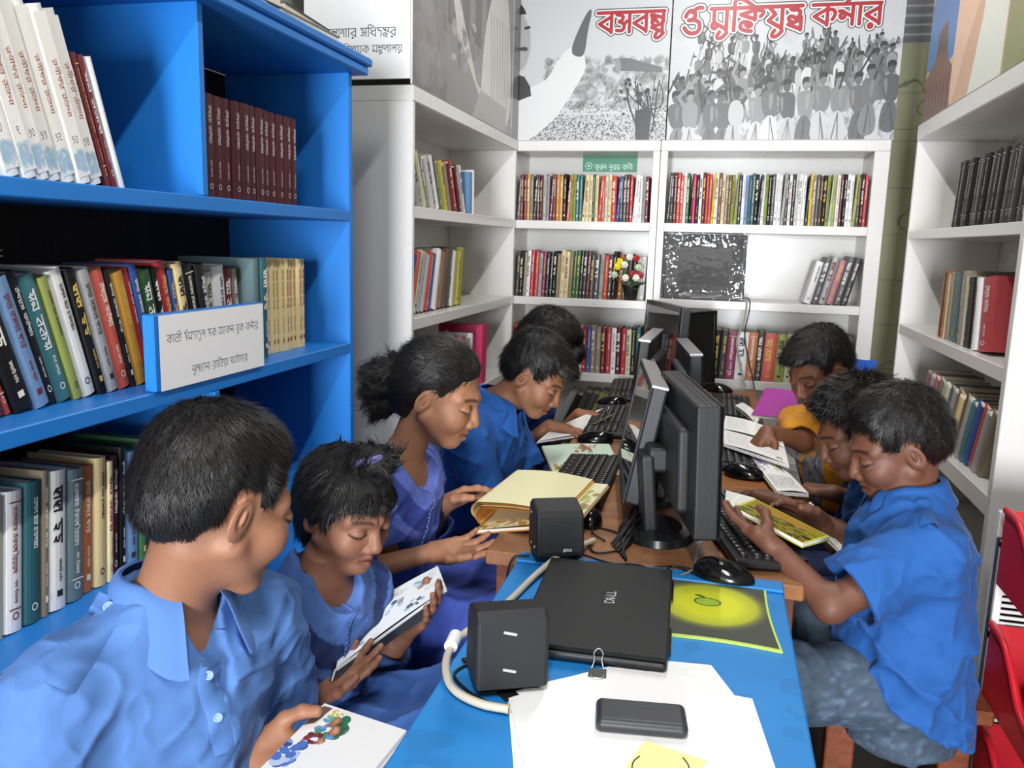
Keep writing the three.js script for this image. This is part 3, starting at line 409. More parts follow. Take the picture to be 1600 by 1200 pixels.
function bench(label, x0, x1, z0, z1, y, mat) {
  const t = thing('bench', label, 'bench', [(x0 + x1) / 2, 0, (z0 + z1) / 2]), w = (x1 - x0) / 2, d = (z1 - z0) / 2;
  part('seat', bx(-w, y - 0.03, -d, w, y, d, 0.004), mat, t);
  for (const sx of [-1, 1]) for (const sz of [-1, 1]) part('leg', xf(bx(-0.028, 0, -0.022, 0.028, y - 0.03, 0.022, 0.003), { p: [sx * (w - 0.05), 0, sz * (d - 0.06)] }), legWood, t);
  for (const s of [-1, 1]) part('rail', bx(-w + 0.06, y - 0.085, s * (d - 0.06) - 0.01, w - 0.06, y - 0.03, s * (d - 0.06) + 0.01), mat, t);
}
bench('brown wooden bench under the boy in blue and jeans', 0.255, 0.568, -2.9, -1.64, 0.44, benchWood);
bench('wooden bench under the girls along the left bookcases', -0.80, -0.52, -2.75, -0.60, 0.365, benchWood);

// ---------------------------------------------------------------- computers
function rbox(w, h, d, r, s = 3) { return new RoundedBoxGeometry(w, h, d, s, r); }
const screenM = mt(lin('#0b0c0e'), 0.06, { physical: true, clearcoat: 1, clearcoatRoughness: 0.03 });
const silver = mt(lin('#a8a9ab'), 0.3, { metalness: 0.6 }), dustBlack = mt(lin('#222326'), 0.5, { map: dataTex(256, (u, v) => { const f = 0.72 + 0.28 * fbm(u, v, 8, 51) + 0.25 * sstep(0.8, 0.9, tnoise(u, v, 70, 8)); return [255 * Math.min(1, f), 255 * Math.min(1, f), 255 * Math.min(1, f)]; }, true, 3) });
function monitor(label, [x, y, z], yaw, tilt, w, h, o = {}) {     // (x, y, z): middle of the lower front edge; screen faces local +z
  const t = thing('monitor', label, 'monitor', [x, TY, z], yaw * Math.PI / 180), dy = y - TY, th = o.th ?? 0.032, k = tilt * Math.PI / 180;
  const rot = (g) => g.rotateX(-k).translate(0, dy, 0);
  const hous = part('housing', rot(merge([rbox(w, h, th, 0.006).translate(0, h / 2, -th / 2), rbox(w * 0.72, h * 0.66, 0.03, 0.012).translate(0, h * 0.45, -th - 0.008)])), o.mat ?? dustBlack, t);
  part('screen', rot(new THREE.PlaneGeometry(w - 0.034, h - 0.04).translate(0, h / 2 + 0.004, 0.0008)), screenM, t);
  part('bezel', rot(merge([bx(-w / 2, 0, 0, w / 2, 0.019, 0.003, 0.001), bx(-w / 2, h - 0.014, 0, w / 2, h, 0.003, 0.001), bx(-w / 2, 0.019, 0, -w / 2 + 0.016, h - 0.014, 0.003, 0.001), bx(w / 2 - 0.016, 0.019, 0, w / 2, h - 0.014, 0.003, 0.001)])), o.bezel ?? blackGloss, t);
  if (o.ribs) for (let i = 0; i < 3; i++) part('seam', rot(bx(-w / 2 - 0.0015, 0.004, -0.008 - i * 0.009, w / 2 + 0.0015, h + 0.0015, -0.0055 - i * 0.009, 0.001)), greyPlastic, hous);
  if (o.cap) part('top_strip', rot(bx(-w / 2, h - 0.004, -th - 0.001, w / 2, h + 0.0025, 0.002, 0.001)), silver, hous);
  const fr = o.fr ?? 0.07, sz = -th - 0.035 - Math.sin(k) * 0.05;
  part('neck', [xf(rbox(0.075, dy + h * 0.42, 0.028, 0.008), { p: [0, (dy + h * 0.42) / 2 + 0.006, sz - 0.018], r: [-0.1, 0, 0] }), rbox(0.065, 0.05, 0.06, 0.01).translate(0, dy + h * 0.40, sz + 0.005)], dustBlack, t);
  part('foot', [xf(cyl(0.9 * fr, fr, 0.012, 40), { p: [0, 0.007, sz + 0.005], s: [1, 1, 0.8] }), xf(cyl(0.68 * fr, 0.88 * fr, 0.006, 40), { p: [0, 0.016, sz + 0.005], s: [1, 1, 0.8] })], o.foot ?? black, t);
  return t;
}
monitor('monitor nearest on the left of the desk, its glossy screen turned to the girls', [-0.185, 0.780, -1.845], -81.8, 10.5, 0.395, 0.25, { bezel: greyPlastic, mat: mt(lin('#2a2c31'), 0.5), cap: 1 });
monitor('big black monitor seen from behind on the right, with ribbed dusty back', [-0.013, 0.790, -1.65], 102.4, 2, 0.41, 0.243, { ribs: 1, fr: 0.095, th: 0.045, foot: mt(lin('#1a1b1e'), 0.25) });
monitor('tall dark monitor at the far left of the desk, screen to the left', [-0.19, 0.80, -2.89], -69.5, 3, 0.40, 0.31, { mat: greyPlastic });
monitor('monitor seen edge-on behind the nearest left monitor', [-0.215, 0.79, -2.53], -92, 4, 0.36, 0.25, { cap: 1 });
monitor('monitor with silver top edge, second on the right of the desk', [-0.04, 0.79, -2.40], 98, 3, 0.38, 0.235, { cap: 1, mat: greyPlastic });
monitor('glossy black monitor at the far end mirroring red books', [-0.058, 0.79, -3.02], 62, 2, 0.30, 0.285, { mat: black });
const keyGeo = {}, keyMat = mt(lin('#1b1c1e'), 0.45), legend = mt(lin('#c9c9c9'), 0.6);
function keyboard(label, [x, z], yaw, near) {
  const t = thing('keyboard', label, 'keyboard', [x, TY, z], yaw * Math.PI / 180), W = 0.435, D = 0.142;
  part('base', xf(rbox(W, 0.016, D, 0.005, 2), { p: [0, 0.012, 0], r: [0.07, 0, 0] }), black, t);
  const all = [], rowsK = [[15, 0.0155, -0.05], [14, 0.019, -0.024], [14, 0.019, -0.005], [13, 0.019, 0.014], [12, 0.019, 0.033], [8, 0.03, 0.052]];
  const key = (kx, kz, w, d) => { const g = keyGeo[w.toFixed(3) + d] ??= merge([xf(new THREE.CylinderGeometry((w - 0.004) / 1.4142, (w - 0.0015) / 1.4142, 0.006, 4, 1), { r: [0, Math.PI / 4, 0] }).scale(1, 1, (d - 0.0015) / (w - 0.0015))]); const p = [kx, 0.0225 - kz * 0.07, kz]; if (near) { const m = part('key', g, keyMat, t); m.position.set(...p); m.rotation.x = 0.07; } else all.push(xf(g.clone(), { p, r: [0.07, 0, 0] })); };
  for (const [n, d, kz] of rowsK) { const w = 0.285 / n; for (let i = 0; i < n; i++) key(-0.205 + w * (i + 0.5), kz, w, d); for (let i = 0; i < 3; i++) if (!(Math.abs(kz - 0.014) < 0.001) && !(Math.abs(kz - 0.033) < 0.001 && i !== 1)) key(0.098 + 0.0185 * i, kz, 0.0185, d); if (kz > -0.04) for (let i = 0; i < 4; i++) key(0.155 + 0.0172 * i - 0.0015, kz, 0.0172, d); }
  if (!near) part('keys', all, keyMat, t);
  const marks = []; for (const [n, , kz] of rowsK) { const w = 0.285 / n; for (let i = 0; i < n; i++) marks.push(xf(new THREE.PlaneGeometry(0.0036, 0.0042), { p: [-0.205 + w * (i + 0.38), 0.0258 - kz * 0.07, kz - 0.002], r: [-Math.PI / 2 + 0.07, 0, 0] })); if (kz > -0.04) for (let i = 0; i < 4; i++) marks.push(xf(new THREE.PlaneGeometry(0.0036, 0.0042), { p: [0.1515 + 0.0172 * i, 0.0258 - kz * 0.07, kz - 0.002], r: [-Math.PI / 2 + 0.07, 0, 0] })); }
  tag(part('key_legends', marks, legend, t), null, null, null, 'stuff');
}
keyboard('black keyboard nearest on the left, half under the yellow picture book', [-0.283, -1.93], -90, true);
keyboard('black keyboard on the left side beyond the mint coloured open book', [-0.305, -2.64], -88, false);
keyboard('black keyboard at the far left end of the desk', [-0.315, -3.25], -86, false);
keyboard('black keyboard nearest on the right, in front of the big black monitor', [0.078, -1.695], 104, true);
keyboard('black keyboard on the right below the open white book', [0.062, -2.38], 92, false);
keyboard('black keyboard at the far right end of the desk', [0.075, -3.02], 90, false);
function mouse(label, [x, z], yaw, y = TY) {
  const t = thing('mouse', label, 'mouse', [x, y, z], yaw * Math.PI / 180);
  const g = new THREE.SphereGeometry(1, 28, 18), p = g.attributes.position;
  for (let i = 0; i < p.count; i++) { let a = p.getX(i), b = p.getY(i), c = p.getZ(i); const f = 1 - 0.10 * c * c; b = b < 0 ? b * 0.12 : b * (1 - 0.28 * c); p.setXYZ(i, a * 0.031 * f, 0.005 + b * 0.031, Math.sign(c) * Math.pow(Math.abs(c), 0.85) * 0.054); }
  g.computeVertexNormals(); part('shell', g, blackGloss, t);
  part('wheel', xf(cyl(0.009, 0.009, 0.006, 16), { p: [0, 0.026, -0.028], r: [0, 0, Math.PI / 2] }), greyPlastic, t);
  part('cord', tube([[0, 0.008, -0.052], [0.004, 0.006, -0.085], [-0.012, 0.003, -0.12]], 0.0018, 14, 6), black, t);
}
const scr = mt(lin('#d8dadc'), 0.35, { metalness: 0.8 });
mouse('black mouse on the yellow apple mouse pad', [0.043, -1.418], 78, TY + 0.004);
mouse('black mouse beside the mint coloured open book', [-0.318, -2.365], -84);
mouse('black mouse behind the nearest speaker on the left', [-0.232, -1.655], -160);
mouse('small black mouse far left, beside the white page', [-0.345, -2.96], -85);
mouse('black mouse at the far right end below the wrapped screen', [0.035, -3.40], 80);
mouse('black mouse under the hand of the second boy on the right', [0.10, -2.12], 75);
// laptop, closed, lying along the table; its lid writing reads from the far edge to the near one
{
  const t = thing('laptop', 'closed black laptop on the blue table', 'laptop', [-0.142, TY + 0.002, -1.215], 0.035);
  part('base', rbox(0.208, 0.014, 0.318, 0.006, 2).translate(0, 0.009, 0), black, t);
  const lid = part('lid', rbox(0.21, 0.009, 0.32, 0.004, 2).translate(0, 0.0215, 0), mt(lin('#131415'), 0.5, { bumpMap: dataTex(128, (u, v) => [tnoise(u, v, 64, 2) * 255], false, 8), bumpScale: 0.0003 }), t);
  part('logo', xf(new THREE.PlaneGeometry(0.052, 0.02), { p: [0.012, 0.0264, -0.015], r: [-Math.PI / 2, 0, 0] }).applyMatrix4(new THREE.Matrix4()), mt(lin('#b9bcc0'), 0.35, { transparent: true, alphaMap: canvasTex(256, 96, (x, w, h) => {
    x.fillStyle = '#000'; x.fillRect(0, 0, w, h); x.strokeStyle = '#fff'; x.lineWidth = 11; x.lineCap = 'butt'; const P = (l) => { x.beginPath(); l.forEach(([a, b], i) => (i ? x.lineTo(a, b) : x.moveTo(a, b))); x.stroke(); };
    x.beginPath(); x.moveTo(24, 16); x.lineTo(24, 80); x.lineTo(46, 80); x.quadraticCurveTo(78, 76, 78, 48); x.quadraticCurveTo(78, 20, 46, 16); x.closePath(); x.stroke();
    x.save(); x.translate(112, 48); x.rotate(-0.6); P([[22, -26], [-20, -26], [-20, 26], [22, 26]]); P([[-20, 0], [18, 0]]); x.restore();
    P([[158, 12], [158, 80], [194, 80]]); P([[208, 12], [208, 80], [244, 80]]);
  }, false) }), lid).geometry.translate(-0.012, 0, 0.015).rotateY(Math.PI / 2).translate(0.012, 0, -0.015);
  part('sticker', xf(new THREE.PlaneGeometry(0.03, 0.02), { p: [-0.085, 0.0264, 0.105], r: [-Math.PI / 2, 0, 0] }), mt(lin('#3c3d40'), 0.4), lid);
  part('badge', xf(cyl(0.004, 0.004, 0.0006, 20), { p: [-0.088, 0.0268, 0.10] }), scr, lid);
  part('hinge', [xf(cyl(0.005, 0.005, 0.06, 12), { p: [0.104, 0.013, 0.08], r: [Math.PI / 2, 0, 0] }), xf(cyl(0.005, 0.005, 0.06, 12), { p: [0.104, 0.013, -0.1], r: [Math.PI / 2, 0, 0] })], blackGloss, t);
}
{ // mouse pad with bowed edges
  const t = thing('mouse_pad', 'dark mouse pad with yellow glow and green apple print', 'mouse pad'), C = [[-0.04, -1.178], [0.125, -1.172], [0.114, -1.432], [-0.062, -1.434]].map(([a, b]) => V(a, 0, b));
  const edge = (k, off) => { const P = []; for (let i = 0; i < 4; i++) { const a = C[i], b = C[(i + 1) % 4], n = V(b.z - a.z, 0, a.x - b.x).normalize().multiplyScalar(-1); for (let j = 0; j < 12; j++) { const f = j / 12, q = a.clone().lerp(b, f).addScaledVector(n, -k * Math.sin(Math.PI * f) - off); P.push(q); } } return P; };
  const rim = edge(0.006, 0), c = V(0.034, 0, -1.304), sh = new THREE.Shape(rim.map((p) => new THREE.Vector2(p.x, -p.z)));
  part('pad', new THREE.ExtrudeGeometry(sh, { depth: 0.0032, bevelEnabled: false }).rotateX(-Math.PI / 2).translate(0, TY + 0.0012, 0), mt(lin('#c4e36a'), 0.7), t);
  const inn = rim.map((p) => p.clone().lerp(c, 0.045)), g = new THREE.ShapeGeometry(new THREE.Shape(inn.map((p) => new THREE.Vector2(p.x, -p.z)))), p = g.attributes.position, uv = g.attributes.uv;
  for (let i = 0; i < p.count; i++) uv.setXY(i, (p.getX(i) + 0.07) / 0.2, (p.getY(i) - 1.16) / 0.29);
  g.rotateX(-Math.PI / 2).translate(0, TY + 0.0048, 0);
  part('print', g, mt('#ffffff', 0.75, { map: canvasTex(512, 742, (x, w, h) => {
    x.fillStyle = '#4b4e46'; x.fillRect(0, 0, w, h); const gr = x.createRadialGradient(0, 0, 0.45, 0, 0, 1); gr.addColorStop(0, '#d9dd2b'); gr.addColorStop(0.55, 'rgba(200,206,50,.85)'); gr.addColorStop(1, 'rgba(75,78,70,0)'); x.save(); x.translate(0.46 * w, 0.5 * h); x.scale(250, 250); x.fillStyle = gr; x.beginPath(); x.arc(0, 0, 1, 0, 7); x.fill(); x.restore();
    x.save(); x.translate(0.44 * w, 0.47 * h); blob(x, '#a6c83a', [[-52, -28], [-20, -36], [0, -26], [24, -36], [52, -24], [50, 16], [26, 42], [0, 34], [-26, 42], [-52, 14]]); x.strokeStyle = '#49602a'; x.lineWidth = 7; x.beginPath(); x.ellipse(0, 2, 52, 38, 0, 0, 7); x.stroke(); blob(x, '#3b5a26', [[0, -34], [-30, -66], [-62, -58], [-30, -40]]); x.restore();
    x.strokeStyle = x.fillStyle = '#d9dad5'; x.save(); x.translate(w * 0.93, 40); x.rotate(Math.PI / 2); x.lineWidth = 3; for (let i = 0; i < 6; i++) { x.beginPath(); x.moveTo(i * 11, 0); x.lineTo(i * 11 + 4, 14); x.stroke(); } x.restore();
  }) }), t);
}
function speaker(label, pos, yaw, s, logo) {                       // wedge-shaped satellite speaker on a bent foot; grille faces local +z
  const t = thing('speaker', label, 'speaker', pos, yaw * Math.PI / 180), sh = new THREE.Shape();
  const P = [[-0.036, 0.018], [0.030, 0.012], [0.040, 0.022], [0.030, 0.090], [0.022, 0.098], [-0.026, 0.108], [-0.036, 0.100]]; sh.moveTo(...P[0]); for (const q of P.slice(1)) sh.lineTo(...q); sh.closePath();
  const cab = part('cabinet', new THREE.ExtrudeGeometry(sh, { depth: 0.082, bevelEnabled: true, bevelThickness: 0.006, bevelSize: 0.005, bevelSegments: 3 }).translate(0, 0, -0.041).rotateY(-Math.PI / 2).scale(s, s, s), mt(lin('#17181b'), 0.6), t);
  const gr = new THREE.Shape(); const w = 0.038, h = 0.030; gr.moveTo(-w, -h); gr.lineTo(w, -h); gr.quadraticCurveTo(w + 0.004, 0, w, h); gr.lineTo(-w, h); gr.closePath();
  part('grille', xf(new THREE.ExtrudeGeometry(gr, { depth: 0.003, bevelEnabled: true, bevelSize: 0.003, bevelThickness: 0.002, bevelSegments: 2 }), { p: [0, 0.057 * s, 0.0385 * s], r: [-0.145, 0, 0], s: [s, s, s] }), mt(lin('#26282c'), 0.85), t);
  const grl = t.children[t.children.length - 1];
  if (logo) part('logo', xf(new THREE.PlaneGeometry(0.024, 0.0095), { p: [0.014 * s, 0.031 * s, 0.0478 * s], r: [-0.145, 0, 0] }), mt(lin('#e2e2e2'), 0.5, { transparent: true, alphaMap: canvasTex(160, 64, (x, w2, h2) => { x.fillStyle = '#000'; x.fillRect(0, 0, w2, h2); x.fillStyle = '#fff'; x.font = 'bold 54px sans-serif'; x.fillText('pico', 14, 46); }, false) }), grl);
  for (const [sx, sy, sz] of [[-0.0475, 0.088, -0.02], [-0.0475, 0.028, -0.012], [-0.0475, 0.03, 0.02]]) part('screw', xf(cyl(0.0028, 0.0028, 0.0012, 12), { p: [sx * s, sy * s, sz * s], r: [0, 0, Math.PI / 2] }), scr, cab);
  for (const sy of [0.038, 0.088]) part('mount_slot', xf(bx(-0.009, -0.002, -0.001, 0.009, 0.002, 0.0008, 0.0006), { p: [0.004, sy * s, (-0.0412 - (sy - 0.05) * 0.0) * s], r: [0, 0, 0.25] }), scr, cab);
  part('foot', [xf(rbox(0.022, 0.004, 0.12, 0.0015, 1), { p: [0.02 * s, 0.003, 0.01], r: [0, 0.35, 0] }), xf(rbox(0.02, 0.03, 0.012, 0.003, 1), { p: [0, 0.012, -0.005] }), xf(rbox(0.08, 0.004, 0.02, 0.0015, 1), { p: [0, 0.003, -0.02] })], black, t);
}
speaker('black wedge speaker with a small white logo at the far edge of the blue table', [-0.255, TY + 0.007, -1.425], 24, 0.92, true);
speaker('black wedge speaker turned away, in front of the closed laptop', [-0.236, TY + 0.001, -0.985], 205, 1.0, false);
// ---------------------------------------------------------------- paper, clip, handset
{
  const t = thing('paper_stack', 'stack of white drawing paper on the near end of the blue table', 'paper');
  const sheet = (pts, y) => { const s = new THREE.Shape(pts.map(([a, b]) => new THREE.Vector2(a, -b))); return new THREE.ExtrudeGeometry(s, { depth: 0.0014, bevelEnabled: false }).rotateX(-Math.PI / 2).translate(0, TY + y, 0); };
  part('sheet', sheet([[-0.228, -0.962], [-0.10, -1.065], [-0.075, -1.088], [-0.04, -1.10], [0.026, -1.106], [0.056, -1.034], [0.078, -1.032], [0.135, -0.62], [-0.12, -0.60]], 0.0012), pageWhite, t);
  part('sheet', sheet([[-0.21, -0.955], [-0.09, -1.05], [0.02, -1.085], [0.05, -1.02], [0.115, -0.62], [-0.11, -0.60]], 0.0028), pageWhite, t);
  part('sheet', sheet([[-0.225, -0.95], [-0.11, -1.055], [0.0, -1.06], [0.05, -0.99], [0.11, -0.64], [-0.10, -0.63]], 0.0044), mt(lin('#f8f8f7'), 0.75), t);
}
solo('sticky_note', 'yellow paper slip with black pen marks at the bottom edge', 'paper', xf(bx(-0.036, 0, -0.05, 0.036, 0.0012, 0.05, 0), { p: [-0.026, TY + 0.006, -0.836], r: [0, -0.28, 0] }), mt(lin('#f2f0a8'), 0.8)).add(part('pen_marks', [tube([[-0.05, TY + 0.0078, -0.861], [-0.056, TY + 0.0078, -0.848], [-0.054, TY + 0.0078, -0.82]], 0.0007, 8, 5), tube([[-0.003, TY + 0.0078, -0.872], [0.004, TY + 0.0078, -0.858], [0.004, TY + 0.0078, -0.83]], 0.0007, 8, 5)], black, scene));
{
  const t = thing('binder_clip', 'black binder clip with wire arms holding the paper stack', 'clip', [-0.122, TY + 0.004, -1.034], 0.1), s = new THREE.Shape(); s.moveTo(-0.004, 0.006); s.lineTo(-0.005, -0.004); s.lineTo(0.013, -0.0005); s.lineTo(0.013, 0.0025); s.closePath();
  part('jaw', new THREE.ExtrudeGeometry(s, { depth: 0.024, bevelEnabled: false }).translate(0, 0, -0.012).rotateY(-Math.PI / 2), black, t);
  part('wire_arm', tube([[-0.009, 0.003, -0.002], [-0.005, 0.014, -0.012], [-0.006, 0.02, -0.02], [0, 0.024, -0.025], [0.006, 0.02, -0.02], [0.005, 0.014, -0.012], [0.009, 0.003, -0.002]], 0.0008, 30, 6), scr, t);
  part('wire_arm', tube([[-0.009, 0.004, 0.008], [-0.006, 0.0045, 0.018], [0.006, 0.0045, 0.018], [0.009, 0.004, 0.008]], 0.0008, 24, 6), scr, t);
}
{
  const t = thing('modem', 'black pocket modem with rounded corners lying on the white paper', 'modem', [-0.055, TY + 0.006, -0.928], 0.13);
  part('case', rbox(0.108, 0.017, 0.055, 0.0082, 5).translate(0, 0.0087, 0), mt(lin('#2e3035'), 0.42), t);
  part('emblem', xf(new THREE.PlaneGeometry(0.014, 0.002), { p: [0.004, 0.0175, -0.006], r: [-Math.PI / 2, 0, 0] }), greyPlastic, t);
}
// ---------------------------------------------------------------- cables
const beige = mt(lin('#c9c0ae'), 0.55), cableBlack = mt(lin('#151517'), 0.5);
{
  const t = thing('cable', 'thick beige monitor cable looping over the blue table edge', 'cable');
  const lead = part('lead', tube([[-0.20, 0.738, -1.53], [-0.215, 0.744, -1.48], [-0.243, 0.750, -1.40], [-0.268, 0.741, -1.33], [-0.292, 0.738, -1.20], [-0.318, 0.738, -1.11], [-0.331, 0.735, -1.065], [-0.322, 0.738, -0.995], [-0.292, 0.739, -0.935], [-0.25, 0.739, -0.912], [-0.212, 0.740, -0.908]], 0.0055, 90, 10), beige, t);
  part('ferrite_bead', xf(cyl(0.0095, 0.0095, 0.034, 20), { p: [-0.331, 0.7405, -1.055], r: [Math.PI / 2, 0.1, 0] }), pageWhite, t);
}
reseed(51);
const wire = (label, pts, r = 0.0022) => solo('cable', label, 'cable', tube(pts, r, 60, 6), cableBlack);
wire('thin black speaker wire beside the far speaker at the blue edge', [[-0.21, 0.742, -1.44], [-0.15, 0.741, -1.415], [-0.11, 0.740, -1.425], [-0.06, 0.741, -1.40], [-0.045, 0.739, -1.44], [0.0, 0.739, -1.41]]);
wire('thin black wire curling under the speaker turned away', [[-0.29, 0.735, -1.02], [-0.305, 0.734, -0.98], [-0.27, 0.734, -0.94], [-0.22, 0.735, -0.915]], 0.002);
wire('black wire hanging off the left edge of the blue table', [[-0.30, 0.7395, -1.41], [-0.326, 0.737, -1.40], [-0.34, 0.68, -1.40], [-0.336, 0.56, -1.41]]);
for (let i = 0; i < 7; i++) wire(`${['first', 'second', 'third', 'fourth', 'fifth', 'sixth', 'last'][i]} black cord in the bundle beside the big monitor foot`, [[-0.13 - 0.006 * i, 0.733, -1.46 - 0.012 * i], [-0.14 + rnd(-0.015, 0.015), 0.745 + 0.004 * i, -1.56], [-0.13 + rnd(-0.02, 0.02), 0.737 + 0.004 * i, -1.66], [-0.11 + rnd(-0.03, 0.03), 0.735 + 0.005 * i, -1.80], [-0.12 + rnd(-0.03, 0.03), 0.735 + 0.004 * i, -1.95]], 0.0028);
for (let i = 0; i < 9; i++) { const p = []; let a = rnd(0, 6), x = -0.11, z = -2.12 - 0.04 * i; for (let k = 0; k < 9; k++) { a += rnd(-1.4, 1.4); p.push([clamp(x + 0.05 * Math.cos(a), -0.17, -0.04), 0.735 + rnd(0, 0.05), z + 0.07 * Math.sin(a)]); } wire(`${ordinal(i + 1)} black cord in the tangle between the two rows of monitors`, p, 0.0028); }
wire('black coil of wire on the bare desk beside the near left monitor', [[-0.20, 0.733, -1.62], [-0.16, 0.733, -1.60], [-0.13, 0.733, -1.56], [-0.15, 0.734, -1.50], [-0.19, 0.733, -1.48], [-0.21, 0.735, -1.53]]);
{
  const t = thing('cable', 'grey lead with inline plug hanging before the big black monitor', 'cable');
  part('lead', tube([[0.012, 0.80, -1.555], [0.004, 0.775, -1.53], [-0.004, 0.75, -1.50], [-0.01, 0.741, -1.43], [-0.03, 0.739, -1.40]], 0.0022, 40, 8), mt(lin('#77787a'), 0.5), t);
  part('plug', xf(cyl(0.0045, 0.0055, 0.022, 14), { p: [0.001, 0.764, -1.518], r: [0.9, 0.3, 0] }), mt(lin('#8a8b8d'), 0.45), t);
}
solo('cable', 'grey power cord hanging from the wrapped screen', 'cable', tube([[0.10, 1.10, -3.70], [0.122, 1.088, -3.645], [0.118, 1.0, -3.62], [0.095, 0.92, -3.62], [0.115, 0.82, -3.61], [0.14, 0.735, -3.55]], 0.0045, 50, 8), mt(lin('#9a978f'), 0.5));
solo('cable', 'thin black cord hanging from the wrapped screen', 'cable', tube([[0.10, 1.10, -3.71], [0.135, 1.088, -3.645], [0.137, 1.05, -3.638], [0.125, 0.95, -3.63], [0.145, 0.85, -3.62], [0.165, 0.78, -3.59], [0.175, 0.735, -3.5]], 0.0025, 50, 6), cableBlack);
// ---------------------------------------------------------------- things in the back bookcases
{
  const t = thing('wrapped_monitor', 'spare monitor still wrapped in clear plastic on the back shelf', 'monitor', [-0.058, 1.0805, -3.668]); t.rotation.x = -0.09;
  part('housing', rbox(0.338, 0.278, 0.05, 0.005).translate(0, 0.139, -0.03), black, t);
  part('screen', new THREE.PlaneGeometry(0.31, 0.245).translate(0, 0.146, -0.0042), mt(lin('#151616'), 0.55), t);
  const g = new THREE.PlaneGeometry(0.348, 0.284, 90, 74), p = g.attributes.position;
  for (let i = 0; i < p.count; i++) { const x = p.getX(i), y = p.getY(i), e = Math.max(Math.abs(x) / 0.174, Math.abs(y) / 0.142), k = sstep(0.55, 1, e) * 0.95 + 0.05; p.setZ(i, 0.004 + k * (0.006 * Math.abs(noise(x * 28 + y * 9, y * 22, 3)) + 0.004 * Math.abs(noise(x * 60, y * 70, 9)))); }
  g.computeVertexNormals(); g.translate(0, 0.142, 0);
  part('plastic_wrap', g, new THREE.MeshPhysicalMaterial({ color: '#ffffff', roughness: 0.05, transmission: 1, thickness: 0, ior: 1.5, side: THREE.DoubleSide, specularIntensity: 1 }), t);
}
{
  const t = thing('flower_pot', 'small black pot of red, white and yellow artificial flowers', 'flower pot', [-0.369, 1.0655, -3.692]);
  part('pot', new THREE.LatheGeometry([[0, 0], [0.026, 0], [0.034, 0.056], [0.038, 0.058], [0.038, 0.064], [0.031, 0.064], [0.030, 0.055], [0, 0.052]].map(([a, b]) => new THREE.Vector2(a, b)), 28), black, t);
  reseed(77); const leafM = [mt(lin('#4f6a44'), 0.6), mt(lin('#6d8060'), 0.6)];
  const leafG = () => { const g = new THREE.PlaneGeometry(0.022, 0.05, 4, 6), p = g.attributes.position; for (let i = 0; i < p.count; i++) { const v = (p.getY(i) + 0.025) / 0.05; p.setX(i, p.getX(i) * Math.sin(Math.PI * Math.min(0.97, v * 0.9 + 0.08))); p.setY(i, v * 0.05); p.setZ(i, 0.012 * v * v + 4 * p.getX(i) ** 2 * 3); } g.computeVertexNormals(); return g; }, lg = leafG();
  for (let i = 0; i < 34; i++) { const m = part('leaf', lg, leafM[i % 2], t), a = rnd(0, 6.28), e = rnd(0.05, 0.11); m.position.set(Math.cos(a) * rnd(0, 0.035), e, Math.sin(a) * rnd(0, 0.03)); m.rotation.set(rnd(0.3, 1.5), a + rnd(-0.5, 0.5), rnd(-0.4, 0.4), 'YXZ'); m.scale.setScalar(rnd(0.7, 1.2)); }
  const F = [[-0.055, 0.165, 0.01, 'y'], [-0.06, 0.142, 0.02, 'y'], [-0.028, 0.15, 0.02, 'w'], [0.018, 0.178, 0, 'r'], [-0.01, 0.185, -0.01, 'w'], [-0.022, 0.096, 0.035, 'w'], [0.012, 0.112, 0.03, 'r'], [0.036, 0.105, 0.02, 'r'], [0.024, 0.098, 0.034, 'w'], [0.032, 0.14, 0.01, 'f'], [-0.072, 0.105, 0.02, 'f']], petal = { y: mt(lin('#e3cf2a'), 0.6), w: mt(lin('#dfe0d2'), 0.6), r: mt(lin('#a82432'), 0.6), f: mt(lin('#c3c9ac'), 0.6) };
  const pg = new THREE.SphereGeometry(0.009, 8, 6).scale(1, 0.45, 0.8).translate(0.009, 0, 0);
  for (const [x, y, z, c] of F) { const m = part('flower', Array.from({ length: 14 }, (_, k) => xf(pg.clone(), { p: [0, 0.003 * Math.floor(k / 7), 0], r: [0, k * 0.9, 0.25 + 0.5 * Math.floor(k / 7)], s: [1, 1, 1] })), petal[c], t); m.position.set(x, y, z); m.rotation.set(rnd(0.7, 1.3), rnd(-0.5, 0.5), 0, 'YXZ'); part('stem', tube([[x, y, z], [x * 0.5, y * 0.6, z * 0.5], [0, 0.05, 0]], 0.0014, 8, 5), leafM[0], t); }
}
{
  const t = thing('shelf_sticker', 'green sticker with a white logo at the top of the back shelf', 'sticker', [-0.515, 1.665, -3.9185]);
  part('plate', quad([-0.125, -0.032, 0], [0.125, -0.034, 0], [0.125, 0.032, 0], [-0.125, 0.03, 0]), mt('#ffffff', 0.4, { map: canvasTex(512, 128, (x, w, h) => { x.fillStyle = '#2f8f6b'; x.fillRect(0, 0, w, h); x.strokeStyle = x.fillStyle = '#d7ece2'; x.lineWidth = 7; x.beginPath(); x.arc(58, 76, 30, 0, 7); x.stroke(); x.beginPath(); x.arc(58, 76, 12, 0, 7); x.fill(); line(x, 'ka U ra na|na U ra ra|ka I ba', 110, 66, 360, 1.6); }) }), t);
}
